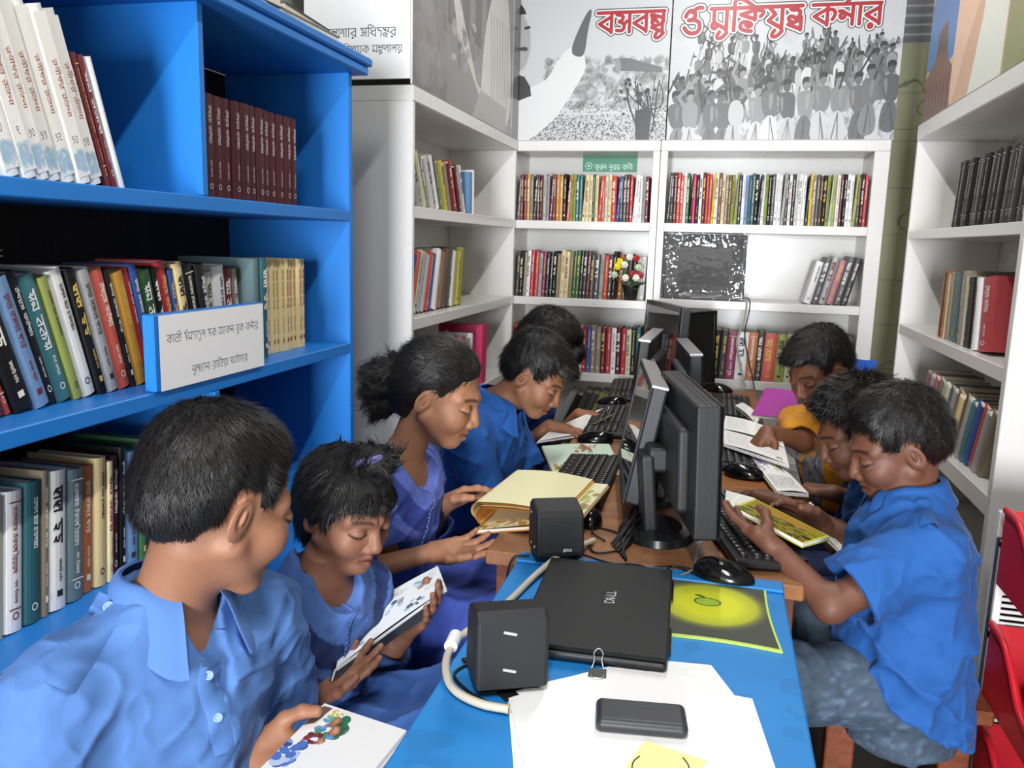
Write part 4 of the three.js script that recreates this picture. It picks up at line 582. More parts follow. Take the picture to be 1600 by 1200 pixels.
{ // board with a paper notice on the blue shelf
  const t = thing('shelf_sign', 'white paper notice with handwriting on a blue board', 'sign', [-0.885, 1.0405, -1.17]), q = (x, y, z) => [x, y, z];
  part('board', bx(-0.022, 0, -0.338, 0, 0.128, 0.0, 0.002), bluePaint, t);
  part('paper', quad(q(0.0008, 0.0, -0.012), q(0.0008, 0.0, -0.337), q(0.0008, 0.126, -0.337), q(0.0008, 0.126, -0.012)), mt('#ffffff', 0.7, { map: canvasTex(1024, 400, (x, w, h) => { x.fillStyle = '#efeeef'; x.fillRect(0, 0, w, h); grain(x, w, h, 0.03, 800); x.strokeStyle = x.fillStyle = '#26262a'; line(x, 'ka AA ja II|i ma da AA da U la|ha ka|E kha AA ka na|ba U ka|ka na R AA ra', 60, 110, 900, 0.9); line(x, 'sa U la ta AA na AA|ra AA I ja yya AA|pa AA tha AA ga AA ra', 270, 300, 560, 0.9); }) }), t);
}
// flat piles on top of the blue bookcase and above the middle row
reseed(91);
const pile = (label, c, x, y, z, w, h, d, r) => { const g = thing('book', label, 'book', [x, y, z], r); part('cover', [bx(-w / 2, 0, -d / 2, w / 2, 0.002, d / 2, 0.0008), bx(-w / 2, h - 0.002, -d / 2, w / 2, h, d / 2, 0.0008), bx(-w / 2, 0.002, -d / 2, -w / 2 + 0.002, h - 0.002, d / 2, 0)], mt(lin(c), 0.5), g); part('page_block', bx(-w / 2 + 0.003, 0.002, -d / 2 + 0.004, w / 2 - 0.004, h - 0.002, d / 2 - 0.004, 0), pageM, g); };
pile('grey folder at the bottom of the pile on the blue bookcase', '#8f908f', -1.0, 1.7325, -1.78, 0.2, 0.02, 0.3, 0.05);
pile('pale grey folder, second in the pile on the blue bookcase', '#b7b8b6', -1.0, 1.7535, -1.77, 0.19, 0.014, 0.29, -0.03);
pile('dark grey book topmost on the pile on the blue bookcase', '#5c5d5f', -1.01, 1.7685, -1.80, 0.17, 0.018, 0.24, 0.06);
pile('white bound papers lying at the front of the blue bookcase top', '#c9c7c2', -0.95, 1.7325, -1.52, 0.13, 0.018, 0.18, 0.12);
pile('grey paperback lying on the white papers, blue bookcase top', '#77787a', -0.95, 1.7515, -1.53, 0.12, 0.02, 0.17, -0.08);
pile('tan booklet lying flat on the leaning books, middle blue shelf', '#8b8a76', -1.02, 1.262, -0.86, 0.13, 0.010, 0.20, 0.1);
// blue cloth behind the boy in yellow, hung on the desk-side end of the bench
// ---------------------------------------------------------------- rack of bins on the right, tube chair
{
  const t = thing('bin_rack', 'white slatted plastic rack with red stacking bins, at the right edge', 'rack', [0.572, 0, -1.74]), wp = mt(lin('#e2e1dd'), 0.45), red = mt(lin('#c01c2a'), 0.35), slat = new THREE.BoxGeometry(0.13, 0.0065, 0.004);
  for (const [y0, y1] of [[0.55, 0.75], [0.33, 0.56], [0.1, 0.34]]) {
    part('panel_frame', [bx(0, y0, -0.012, 0.014, y1, 0.002), bx(0.144, y0, -0.012, 0.164, y1, 0.002), bx(0.294, y0, -0.012, 0.31, y1, 0.002), bx(0, y1 - 0.016, -0.012, 0.31, y1, 0.0025), bx(0, y0, -0.012, 0.31, y0 + 0.012, 0.0025)], wp, t);
    for (let c = 0; c < 2; c++) for (let i = 0; i < Math.floor((y1 - y0 - 0.03) / 0.0125); i++) { const m = part('slat', slat, wp, t); m.position.set(0.079 + c * 0.15, y0 + 0.018 + i * 0.0125, -0.004); }
    part('panel_backing', bx(0, y0, -0.03, 0.31, y1, -0.02), greyPlastic, t);
  }
  for (const x of [0.01, 0.3]) part('post', bx(x - 0.008, 0, -0.05, x + 0.008, 0.8, -0.032), wp, t);
  for (const [y, z0, z1] of [[0.665, 0.005, 0.42], [0.43, 0.005, 0.42], [0.22, 0.005, 0.42]]) {            // open-fronted bin with a thick rolled rim
    const s = new THREE.Shape(); s.moveTo(z0, 0); s.lineTo(z0, 0.15); s.lineTo(z0 + 0.1, 0.14); s.lineTo(z0 + 0.2, 0.06); s.lineTo(z1, 0.05); s.lineTo(z1, 0); s.closePath();
    const side = (x) => new THREE.ExtrudeGeometry(s, { depth: 0.004, bevelEnabled: false }).rotateY(-Math.PI / 2).translate(x, y, 0);
    part('bin', [side(0.002), side(0.31), bx(0, y, z0, 0.31, y + 0.004, z1, 0), bx(0, y, z0, 0.31, y + 0.15, z0 + 0.004, 0), bx(0, y, z1 - 0.004, 0.31, y + 0.05, z1, 0)], red, t);
    part('rim', [0.0, 0.31].map((x) => tube([[x, y + 0.15, z0], [x, y + 0.145, z0 + 0.08], [x, y + 0.115, z0 + 0.13], [x, y + 0.065, z0 + 0.2], [x, y + 0.052, z1]], 0.0075, 30, 8)), red, t);
  }
}
solo('paper_packet', 'blue and white packet lying in the middle red bin', 'packet', xf(rbox(0.16, 0.03, 0.2, 0.008), { p: [0.72, 0.458, -1.55], r: [0.1, 0.2, 0.05] }), mt('#ffffff', 0.4, { map: canvasTex(64, 64, (x) => { x.fillStyle = '#d9dde0'; x.fillRect(0, 0, 64, 64); x.fillStyle = '#2f66b0'; x.fillRect(0, 30, 64, 20); }) }));
{
  const t = thing('tube_chair', 'black tubular chair arm at the lower right corner', 'chair', [0.62, 0, -1.12]);
  part('armrest', tube([[-0.1, 0.10, 0.1], [-0.085, 0.38, 0.07], [-0.05, 0.465, 0.04], [0.0, 0.487, 0.02], [0.1, 0.49, 0.01], [0.2, 0.47, 0.0], [0.3, 0.40, 0]], 0.016, 60, 14), blackGloss, t);
  part('leg', tube([[-0.1, 0.10, 0.1], [-0.1, 0.0, 0.11]], 0.016, 8, 12), blackGloss, t); part('leg', tube([[0.3, 0.4, 0], [0.31, 0.0, 0.02]], 0.016, 8, 12), blackGloss, t);
  part('seat', rbox(0.36, 0.03, 0.3, 0.012).translate(0.11, 0.30, 0.22), black, t); part('leg', tube([[0.29, 0.3, 0.35], [0.31, 0, 0.37]], 0.014, 8, 12), blackGloss, t); part('leg', tube([[-0.06, 0.3, 0.35], [-0.09, 0, 0.37]], 0.014, 8, 12), blackGloss, t);
}
// ---------------------------------------------------------------- people: bodies and clothes as smooth distance fields, meshed with surface nets
const smin = (a, b, k) => { const h = Math.max(k - Math.abs(a - b), 0) / k; return Math.min(a, b) - h * h * k * 0.25; };
const smax = (a, b, k) => -smin(-a, -b, k);
const cone = (a, b, ra, rb, k = 0.012) => ({ ax: a.x, ay: a.y, az: a.z, bx: b.x - a.x, by: b.y - a.y, bz: b.z - a.z, l: 1 / Math.max(1e-9, a.distanceToSquared(b)), ra, rb, k });
function dcone(c, x, y, z) { const px = x - c.ax, py = y - c.ay, pz = z - c.az, t = clamp((px * c.bx + py * c.by + pz * c.bz) * c.l), dx = px - c.bx * t, dy = py - c.by * t, dz = pz - c.bz * t; return Math.sqrt(dx * dx + dy * dy + dz * dz) - c.ra - (c.rb - c.ra) * t; }
const dell = (x, y, z, rx, ry, rz) => { const k0 = Math.hypot(x / rx, y / ry, z / rz), k1 = Math.hypot(x / (rx * rx), y / (ry * ry), z / (rz * rz)); return k1 < 1e-9 ? -Math.min(rx, ry, rz) : k0 * (k0 - 1) / k1; };
function surfaceNet(f, lo, hi, c) {
  const nx = Math.ceil((hi[0] - lo[0]) / c) + 1, ny = Math.ceil((hi[1] - lo[1]) / c) + 1, nz = Math.ceil((hi[2] - lo[2]) / c) + 1, F = new Float32Array(nx * ny * nz), B = 6, skip = B * c * 0.87 * 1.5 + c;
  for (let k = 0; k < nz; k += B) for (let j = 0; j < ny; j += B) for (let i = 0; i < nx; i += B) {
    const d = f(lo[0] + (i + B / 2) * c, lo[1] + (j + B / 2) * c, lo[2] + (k + B / 2) * c), far = Math.abs(d) > skip;
    for (let kk = k; kk < Math.min(k + B, nz); kk++) for (let jj = j; jj < Math.min(j + B, ny); jj++) for (let ii = i; ii < Math.min(i + B, nx); ii++) F[(kk * ny + jj) * nx + ii] = far ? d : f(lo[0] + ii * c, lo[1] + jj * c, lo[2] + kk * c);
  }
  const V0 = new Int32Array(nx * ny * nz).fill(-1), P = [], I = [], at = (i, j, k) => (k * ny + j) * nx + i;
  const E = [[0, 1], [2, 3], [4, 5], [6, 7], [0, 2], [1, 3], [4, 6], [5, 7], [0, 4], [1, 5], [2, 6], [3, 7]], v = new Float32Array(8);
  for (let k = 0; k < nz - 1; k++) for (let j = 0; j < ny - 1; j++) for (let i = 0; i < nx - 1; i++) {
    let m = 0; for (let q = 0; q < 8; q++) { v[q] = F[at(i + (q & 1), j + ((q >> 1) & 1), k + (q >> 2))]; if (v[q] < 0) m |= 1 << q; }
    if (m === 0 || m === 255) continue;
    let x = 0, y = 0, z = 0, n = 0;
    for (const [a, b] of E) if ((v[a] < 0) !== (v[b] < 0)) { const t = v[a] / (v[a] - v[b]); x += (a & 1) + t * ((b & 1) - (a & 1)); y += ((a >> 1) & 1) + t * (((b >> 1) & 1) - ((a >> 1) & 1)); z += (a >> 2) + t * ((b >> 2) - (a >> 2)); n++; }
    V0[at(i, j, k)] = P.length / 3; P.push(lo[0] + (i + x / n) * c, lo[1] + (j + y / n) * c, lo[2] + (k + z / n) * c);
  }
  const q = (a, b, cc, d, flip) => { if (a < 0 || b < 0 || cc < 0 || d < 0) return; flip ? I.push(a, cc, b, a, d, cc) : I.push(a, b, cc, a, cc, d); };
  for (let k = 1; k < nz - 1; k++) for (let j = 1; j < ny - 1; j++) for (let i = 1; i < nx - 1; i++) {
    const s = F[at(i, j, k)] < 0;
    if (s !== F[at(i + 1, j, k)] < 0) q(V0[at(i, j - 1, k - 1)], V0[at(i, j, k - 1)], V0[at(i, j, k)], V0[at(i, j - 1, k)], !s);
    if (s !== F[at(i, j + 1, k)] < 0) q(V0[at(i - 1, j, k - 1)], V0[at(i - 1, j, k)], V0[at(i, j, k)], V0[at(i, j, k - 1)], !s);
    if (s !== F[at(i, j, k + 1)] < 0) q(V0[at(i - 1, j - 1, k)], V0[at(i, j - 1, k)], V0[at(i, j, k)], V0[at(i - 1, j, k)], !s);
  }
  const N = new Float32Array(P.length), e = c * 0.5;
  for (let i = 0; i < P.length; i += 3) { const x = P[i], y = P[i + 1], z = P[i + 2], a = f(x + e, y - e, z - e), b = f(x - e, y - e, z + e), cc = f(x - e, y + e, z - e), d = f(x + e, y + e, z + e); let u = a - b - cc + d, w = -a - b + cc + d, t = -a + b - cc + d; const l = Math.hypot(u, w, t) || 1; N[i] = u / l; N[i + 1] = w / l; N[i + 2] = t / l; }
  return { P, N, I };
}
function netGeo(nets, color, box) {
  let nv = 0, ni = 0; for (const n of nets) { nv += n.P.length; ni += n.I.length; }
  const p = new Float32Array(nv), nn = new Float32Array(nv), idx = new Uint32Array(ni), uv = new Float32Array(nv / 3 * 2); let a = 0, b = 0;
  for (const n of nets) { p.set(n.P, a); nn.set(n.N, a); for (let i = 0; i < n.I.length; i++) idx[b + i] = n.I[i] + a / 3; a += n.P.length; b += n.I.length; }
  for (let i = 0; i < nv / 3; i++) { const ax = Math.abs(nn[i * 3]), ay = Math.abs(nn[i * 3 + 1]), az = Math.abs(nn[i * 3 + 2]), m = Math.max(ax, ay, az); uv[2 * i] = m === ax ? p[i * 3 + 2] : p[i * 3]; uv[2 * i + 1] = m === ay ? p[i * 3 + 2] : p[i * 3 + 1]; }
  const g = new THREE.BufferGeometry(); g.setAttribute('position', new THREE.BufferAttribute(p, 3)); g.setAttribute('normal', new THREE.BufferAttribute(nn, 3)); g.setAttribute('uv', new THREE.BufferAttribute(uv, 2)); g.setIndex(new THREE.BufferAttribute(idx, 1));
  if (color) { const c = new Float32Array(nv); for (let i = 0; i < nv; i += 3) { const q = color(p[i], p[i + 1], p[i + 2]); c[i] = q[0]; c[i + 1] = q[1]; c[i + 2] = q[2]; } g.setAttribute('color', new THREE.BufferAttribute(c, 3)); }
  return g;
}
const bounds = (pts, m) => { const lo = [9, 9, 9], hi = [-9, -9, -9]; for (const p of pts) p.toArray().forEach((q, i) => { lo[i] = Math.min(lo[i], q - m); hi[i] = Math.max(hi[i], q + m); }); return [lo, hi]; };

// head in its own frame (metres for a head of 0.2 m): z to the face, y up; returns distance
function headField(x, y, z, o = {}) {
  const ax = Math.abs(x);
  let d = dell(x, y - 0.026, z + 0.014, 0.069, 0.074, 0.084);
  d = smin(d, dell(x, y + 0.028, z - 0.022, 0.053, 0.066, 0.058), 0.025);
  d = smin(d, dcone(JAW, ax, y, z), 0.016); d = smin(d, Math.hypot(x, y + 0.083, z - 0.058) - 0.0175, 0.02);
  d = smin(d, Math.hypot(ax - 0.032, y + 0.03, z - 0.05) - 0.025, 0.02);
  d = smin(d, dcone(BROW, ax, y, z), 0.014);
  d = smax(d, -(dell(ax - 0.031, y + 0.004, z - 0.09, 0.018, 0.011, 0.016)), 0.014);
  d = smin(d, dell(ax - 0.031, y + 0.005, z - 0.065, 0.0145, 0.0115, 0.013), 0.005);
  d = smin(d, dcone(NOSE, x, y, z), 0.008); d = smin(d, Math.hypot(ax - 0.0115, y + 0.037, z - 0.083) - 0.0085, 0.006);
  d = smin(d, dcone(LIPU, ax, y, z), 0.006); d = smin(d, dcone(LIPL, ax, y, z), 0.007);
  d = smax(d, -(dell(x, y + 0.0625, z - 0.092, 0.02, 0.0022, 0.012)), 0.003);
  // ear: a cupped shell
  const ex = ax - 0.0665, ey = y + 0.014, ez = z + 0.010, er = ez * 0.96 - ey * 0.22, eu = ey * 0.97 + ez * 0.22;
  let e = dell(ex + er * 0.35, eu, er, 0.0055, 0.0255, 0.0145); e = smax(e, -dell(ex + er * 0.35 - 0.008, eu - 0.003, er - 0.001, 0.0075, 0.0165, 0.009), 0.003); e = smin(e, dell(ex - 0.001, eu - 0.003, er - 0.002, 0.004, 0.010, 0.0028), 0.003);
  return smin(d, e, 0.005);
}
const JAW = cone(V(0.047, -0.045, 0.0), V(0.014, -0.084, 0.05), 0.016, 0.014), BROW = cone(V(0.008, 0.014, 0.072), V(0.043, 0.012, 0.052), 0.011, 0.010), NOSE = cone(V(0, 0.002, 0.0755), V(0, -0.032, 0.0885), 0.0065, 0.0108), LIPU = cone(V(0, -0.0545, 0.0790), V(0.018, -0.062, 0.068), 0.0066, 0.003), LIPL = cone(V(0, -0.0685, 0.0775), V(0.015, -0.0655, 0.069), 0.0074, 0.003);
// hair cap: how far the hair stands off the skull, by place; negative where there is none
function hairline(th, P) { const pts = P, n = pts.length; for (let i = 1; i < n; i++) if (th <= pts[i][0]) { const f = sm((th - pts[i - 1][0]) / (pts[i][0] - pts[i - 1][0])); return mix(pts[i - 1][1], pts[i][1], f); } return pts[n - 1][1]; }
const BOY = [[0, 0.052], [35, 0.05], [55, 0.034], [68, 0.0], [78, -0.008], [86, 0.022], [104, 0.018], [116, -0.02], [140, -0.036], [180, -0.040]];
const GIRL = [[0, 0.058], [40, 0.048], [60, 0.025], [74, 0.0], [86, 0.016], [106, 0.0], [120, -0.035], [150, -0.065], [180, -0.07]];
const BOB = [[0, 0.030], [22, 0.022], [48, 0.03], [62, 0.0], [72, -0.03], [84, -0.02], [100, -0.052], [130, -0.088], [180, -0.10]];
function hairField(x, y, z, h) {
  let d = dell(x, y - 0.026, z + 0.014, 0.069, 0.074, 0.084); if (d > 0.09) return d;
  d = smin(d, dcone(NAPE, x, y, z), 0.03);
  const th = Math.atan2(Math.abs(x), z) * 180 / Math.PI, e = y - hairline(th, h.line), up = sstep(0.0, 0.09, y - 0.02), t = mix(h.side, h.top, up) * sstep(-0.004, h.taper ?? 0.028, e) - 0.03 * sstep(0.004, -0.022, e);
  const n = h.rough * (noise(x * 90, y * 70, z * 90 + h.seed) + 0.6 * noise(x * 190, y * 150, z * 190 + h.seed));
  let r = d - t - n * sstep(0, 0.02, e);
  r = Math.max(r, -0.085 - y + (h.line === BOB ? -0.03 : 0)); if (h.extra) r = h.extra(r, x, y, z);
  return r;
}
const NAPE = cone(V(0, -0.02, -0.045), V(0, -0.09, -0.035), 0.05, 0.04);

// a hand: wrist, pointing direction, palm normal, which side; curl per finger in degrees at the three joints
function handCones(W, D, N, right, o = {}) {
  const s = o.s ?? 0.86; D = D.clone().normalize(); N = N.clone().addScaledVector(D, -N.dot(D)).normalize(); const S = D.clone().cross(N).multiplyScalar(right ? 1 : -1), at = (a, b, c) => W.clone().addScaledVector(S, a * s).addScaledVector(D, b * s).addScaledVector(N, c * s), out = [];
  const K = [[0.026, 0.074], [0.0085, 0.078], [-0.009, 0.073], [-0.025, 0.064]], L = [[0.036, 0.022, 0.019], [0.04, 0.025, 0.02], [0.037, 0.023, 0.019], [0.028, 0.018, 0.017]], R = [0.0088, 0.009, 0.0086, 0.0076];
  K.forEach(([a, b], i) => out.push(cone(at(a * 0.5, 0.006, 0), at(a, b - 0.006, -0.001), 0.0155 * s, 0.0115 * s, 0.012)));
  out.push(cone(at(0.012, 0.02, 0.007), at(0.028, 0.04, 0.009), 0.015 * s, 0.012 * s, 0.014));
  const curl = o.curl ?? [25, 30, 20], spread = o.spread ?? 0.05, tips = [];
  K.forEach(([a, b], i) => {
    const c = Array.isArray(curl[0]) ? curl[i] : curl, sp = (1.5 - i) * spread, D1 = D.clone().multiplyScalar(Math.cos(sp)).addScaledVector(S, Math.sin(sp)); let p = at(a, b - 0.004, 0), th = 0;
    for (let j = 0; j < 3; j++) { th += c[j] * Math.PI / 180; const q = p.clone().addScaledVector(D1, Math.cos(th) * L[i][j] * s).addScaledVector(N, Math.sin(th) * L[i][j] * s); out.push(cone(p, q, R[i] * s * (1.04 - 0.09 * j), R[i] * s * (0.95 - 0.1 * j), j ? 0.004 : 0.006)); p = q; }
    tips.push(p);
  });
  const th = o.thumb ?? [[0.7, 0.6, 0.35], [0.35, 0.85, 0.4], [0.1, 0.9, 0.4]]; let p = at(0.018, 0.014, 0.004);
  th.forEach((v, j) => { const d = V(0, 0, 0).addScaledVector(S, v[0]).addScaledVector(D, v[1]).addScaledVector(N, v[2]).normalize(), q = p.clone().addScaledVector(d, [0.042, 0.03, 0.024][j] * s); out.push(cone(p, q, [0.0135, 0.0108, 0.0098][j] * s, [0.0112, 0.0098, 0.0085][j] * s, j ? 0.005 : 0.01)); p = q; });
  return out;
}
const hairMat = mt(new THREE.Color(0.006, 0.005, 0.0048), 0.8), strandMat = mt(new THREE.Color(0.010, 0.0085, 0.008), 0.4);
function strands(net, n, flow, o) {                               // thin tapering blades of hair growing off the cap
  const P = [], N = [], I = [], nv = net.P.length / 3, a = V(), m = V(), t = V(), s = V(), q = V();
  for (let i = 0; i < n; i++) {
    const k = Math.floor(rnd(0, nv)) * 3; a.set(net.P[k], net.P[k + 1], net.P[k + 2]); m.set(net.N[k], net.N[k + 1], net.N[k + 2]);
    if (!flow(a, m, t)) continue; t.addScaledVector(m, -t.dot(m)).normalize(); s.crossVectors(t, m);
    const L = o.len * rnd(0.6, 1.25), w = o.w * rnd(0.7, 1.3), lift = o.lift * rnd(0.5, 1.4), b = P.length / 3, side = rnd(-1, 1) * (o.mess ?? 0.3);
    for (let j = 0; j < 3; j++) { const f = j / 2, cu = o.curl ? o.curl * Math.sin(f * 5 + i) : 0; q.copy(a).addScaledVector(m, -0.002 + lift * L * Math.sin(f * 1.4) - (o.fall ?? 0) * f * f * L).addScaledVector(t, f * L).addScaledVector(s, (side * f * f + cu) * L); const ww = w * (1 - 0.8 * f); P.push(q.x - s.x * ww, q.y - s.y * ww, q.z - s.z * ww, q.x + s.x * ww, q.y + s.y * ww, q.z + s.z * ww); for (let c = 0; c < 2; c++) N.push(m.x + s.x * (c - 0.5) * 0.9, m.y + s.y * (c - 0.5) * 0.9, m.z + s.z * (c - 0.5) * 0.9); }
    I.push(b, b + 1, b + 2, b + 1, b + 3, b + 2, b + 2, b + 3, b + 4, b + 3, b + 5, b + 4);
  }
  return { P, N: N, I };
}
const fold = (x, y, z, s) => { const r = 1 - Math.abs(noise(x, y, z + s)); return r * r * r; };

function person(c) {
  const root = thing('person', c.label, 'person', [c.pel.x, 0, c.pel.z]); root.userData.group = c.group;
  const local = (g) => g.translate(-c.pel.x, 0, -c.pel.z), hs = c.hs ?? 1;
  const Z = c.face.clone().normalize(), Y = (c.up ?? V(0, 1, 0)).clone(); Y.addScaledVector(Z, -Y.dot(Z)).normalize(); const X = Y.clone().cross(Z), hc = c.head;
  const toHead = (x, y, z) => { const a = (x - hc.x) / hs, b = (y - hc.y) / hs, e = (z - hc.z) / hs; return [a * X.x + b * X.y + e * X.z, a * Y.x + b * Y.y + e * Y.z, a * Z.x + b * Z.y + e * Z.z]; };
  const fromHead = (x, y, z) => hc.clone().addScaledVector(X, x * hs).addScaledVector(Y, y * hs).addScaledVector(Z, z * hs);
  // torso frame: up from pelvis to neck, side from right to left shoulder
  const U = c.neck.clone().sub(c.pel), H = U.length(); U.normalize(); const S = c.sh[1].clone().sub(c.sh[0]); S.addScaledVector(U, -S.dot(U)).normalize(); const Fw = S.clone().cross(U), b = c.build ?? 1;
  const tt = (c.torso ?? [[-0.5, 0.13, 0.10], [0, 0.135, 0.105], [0.35, 0.120, 0.092], [0.68, 0.132, 0.094], [0.86, 0.118, 0.082], [1.0, 0.06, 0.055], [1.2, 0.02, 0.02]]);
  const torso = (x, y, z, off, lo, tab = tt) => { const a = x - c.pel.x, e = y - c.pel.y, g = z - c.pel.z, h = (a * U.x + e * U.y + g * U.z), s = a * S.x + e * S.y + g * S.z, w = a * Fw.x + e * Fw.y + g * Fw.z, hh = h / H; let i = 1; while (i < tab.length - 1 && hh > tab[i][0]) i++; const f = clamp((hh - tab[i - 1][0]) / (tab[i][0] - tab[i - 1][0])), A = mix(tab[i - 1][1], tab[i][1], f) * b + off, C = mix(tab[i - 1][2], tab[i][2], f) * b + off, k = Math.hypot(s / A, w / C), d = (k - 1) * Math.min(A, C) * 0.9; return Math.max(d, lo - h, h - H * 1.06); };
  const shc = [0, 1].map((i) => cone(c.neck.clone().addScaledVector(U, -0.045 * b).lerp(c.sh[i], 0.18), c.sh[i], 0.046 * b, 0.043 * b, 0.03));
  const armR = c.armR ?? [0.036, 0.030, 0.0285, 0.0205];
  const arms = [0, 1].flatMap((i) => [cone(c.sh[i], c.el[i], armR[0] * b, armR[1] * b, 0.02), cone(c.el[i], c.wr[i], armR[2] * b, armR[3] * b, 0.012)]);
  const hands = [0, 1].map((i) => (c.hand[i] ? handCones(c.wr[i], c.hand[i].d, c.hand[i].n, i === 0, c.hand[i]) : [cone(c.wr[i], c.wr[i].clone().add(V(0, -0.03, 0)), 0.02, 0.02)]));
  const legs = [0, 1].flatMap((i) => [cone(c.hip[i], c.kn[i], 0.060 * b, 0.05 * b, 0.03), cone(c.kn[i], c.an[i], 0.047 * b, 0.032 * b, 0.02), cone(c.an[i], c.an[i].clone().addScaledVector(V(Fw.x, 0, Fw.z).normalize(), 0.13).add(V(0, -0.03, 0)), 0.033, 0.025, 0.02)]);
  const neckTop = fromHead(0, -0.05, -0.022), neckC = cone(neckTop, c.neck.clone().addScaledVector(U, -0.02), 0.042 * b * (c.neckR ?? 1), 0.047 * b * (c.neckR ?? 1), 0.03);
  const near = (pts, m) => { const cc = pts.reduce((a, p) => a.add(p), V()).divideScalar(pts.length), r = Math.max(...pts.map((p) => p.distanceTo(cc))) + m; return [cc, r]; };
  const hb = [0, 1].map((i) => [c.wr[i].clone().addScaledVector((c.hand[i]?.d ?? V(0, -1, 0)).clone().normalize(), 0.075), 0.12]);
  const skin = (x, y, z) => {
    let d = 1; const [a, e, g] = toHead(x, y, z), hr = Math.hypot(a, e, g);
    d = hr > 0.2 ? (hr - 0.14) * hs : headField(a, e, g) * hs;
    d = smin(d, dcone(neckC, x, y, z), 0.022);
    d = smin(d, torso(x, y, z, -0.018, -0.06), 0.03); for (const q of shc) d = smin(d, dcone(q, x, y, z), 0.03);
    for (const q of arms) d = smin(d, dcone(q, x, y, z), q.k);
    for (let i = 0; i < 2; i++) { const r = Math.hypot(x - hb[i][0].x, y - hb[i][0].y, z - hb[i][0].z); if (r < hb[i][1]) { let q = 1; for (const w of hands[i]) q = smin(q, dcone(w, x, y, z), w.k); d = smin(d, q, 0.006); } else d = Math.min(d, r - hb[i][1] + 0.02); }
    for (const q of legs) d = smin(d, dcone(q, x, y, z), q.k);
    return d;
  };
  const base = new THREE.Color(c.skin), bc = [base.r, base.g, base.b], lip = c.lip ?? [0.72, 0.50, 0.52];
  const skinCol = (x, y, z) => {
    const n = 1 + 0.05 * noise(x * 60, y * 60, z * 60) + 0.04 * noise(x * 240, y * 240, z * 240); let f = [n, n, n];
    const [a, e, g] = toHead(x, y, z), ax = Math.abs(a);
    if (g > 0.03 && Math.hypot(a, e, g) < 0.13) {
      const mm = (k, col) => { f = f.map((q, i) => mix(q, col[i], k)); };
      if (g > 0.058) mm(0.85 * sstep(1.25, 0.8, Math.hypot(a / 0.021, (e + 0.0615) / 0.0105)), lip);
      if (g > 0.058) mm(0.8 * sstep(0.0024, 0.0006, Math.abs(e + 0.0618 + 0.6 * a * a)) * sstep(0.022, 0.017, ax), [0.25, 0.16, 0.16]);
      mm(0.85 * sstep(0.0048, 0.0018, Math.abs(e - 0.0175 + 9 * (ax - 0.028) ** 2)) * sstep(0.009, 0.015, ax) * sstep(0.05, 0.043, ax), [0.10, 0.09, 0.09]);
      mm(0.95 * sstep(0.0032, 0.0012, Math.abs(e + 0.0105 - 14 * (ax - 0.031) ** 2)) * sstep(0.0185, 0.015, Math.abs(ax - 0.032)), [0.05, 0.04, 0.04]);
      mm(0.35 * sstep(0.0022, 0.0006, Math.abs(e - 0.0035 + 10 * (ax - 0.031) ** 2)) * sstep(0.017, 0.013, Math.abs(ax - 0.031)), [0.4, 0.35, 0.35]);
      mm(0.8 * sstep(0.0048, 0.0026, Math.hypot(ax - 0.0075, (e + 0.0425) * 1.4)) * sstep(0.07, 0.076, g), [0.2, 0.12, 0.12]);
    }
    return [bc[0] * f[0], bc[1] * f[1], bc[2] * f[2]];
  };
  const cell = c.cell ?? 0.0028, nets = [];
  const up = neckTop.clone().lerp(c.neck, 0.4), hbx = bounds([fromHead(0.085, 0.105, 0.105), fromHead(-0.085, 0.105, 0.105), fromHead(0.085, -0.105, 0.105), fromHead(-0.085, -0.105, 0.105), fromHead(0.085, 0.105, -0.105), fromHead(-0.085, 0.105, -0.105), fromHead(0.085, -0.06, -0.105), fromHead(-0.085, -0.06, -0.105)], 0.004);
  const cull = (net, keep) => { const I = []; for (let i = 0; i < net.I.length; i += 3) { let ok = 0; for (let j = 0; j < 3; j++) { const k = net.I[i + j] * 3; ok += keep(net.P[k], net.P[k + 1], net.P[k + 2]) ? 1 : 0; } if (ok) I.push(net.I[i], net.I[i + 1], net.I[i + 2]); } net.I = I; return net; };
  const inHead = (x, y, z) => x > hbx[0][0] + 0.012 && x < hbx[1][0] - 0.012 && y > hbx[0][1] + 0.012 && y < hbx[1][1] - 0.012 && z > hbx[0][2] + 0.012 && z < hbx[1][2] - 0.012;
  const inHand = (x, y, z, m) => [0, 1].some((i) => c.hand[i] && Math.hypot(x - hb[i][0].x, y - hb[i][0].y, z - hb[i][0].z) < 0.098 - m);
  nets.push(surfaceNet(skin, hbx[0], hbx[1], cell));
  for (let i = 0; i < 2; i++) if (c.hand[i]) nets.push(cull(surfaceNet(skin, hb[i][0].toArray().map((q) => q - 0.1), hb[i][0].toArray().map((q) => q + 0.1), c.hcell ?? 0.0027), (x, y, z) => Math.hypot(x - hb[i][0].x, y - hb[i][0].y, z - hb[i][0].z) < 0.099));
  const bb = bounds([...c.sh, ...c.el, ...c.wr, c.neck, c.pel, ...c.hip, ...c.kn, ...c.an], 0.09); bb[0][1] = -0.01;
  nets.push(cull(surfaceNet(skin, bb[0], bb[1], 0.0085), (x, y, z) => !inHead(x, y, z) && !inHand(x, y, z, 0.004)));
  part('body', local(netGeo(nets, skinCol)), mt('#ffffff', 0.55, { vertexColors: true }), root);
  // hair
  const h = { side: 0.009, top: 0.02, rough: 0.0022, seed: c.pel.z * 50, line: BOY, n: 7000, len: 0.02, w: 0.0006, lift: 0.45, ...c.hair };
  const hf = (x, y, z) => { const [a, e, g] = toHead(x, y, z); return hairField(a, e, g, h) * hs; };
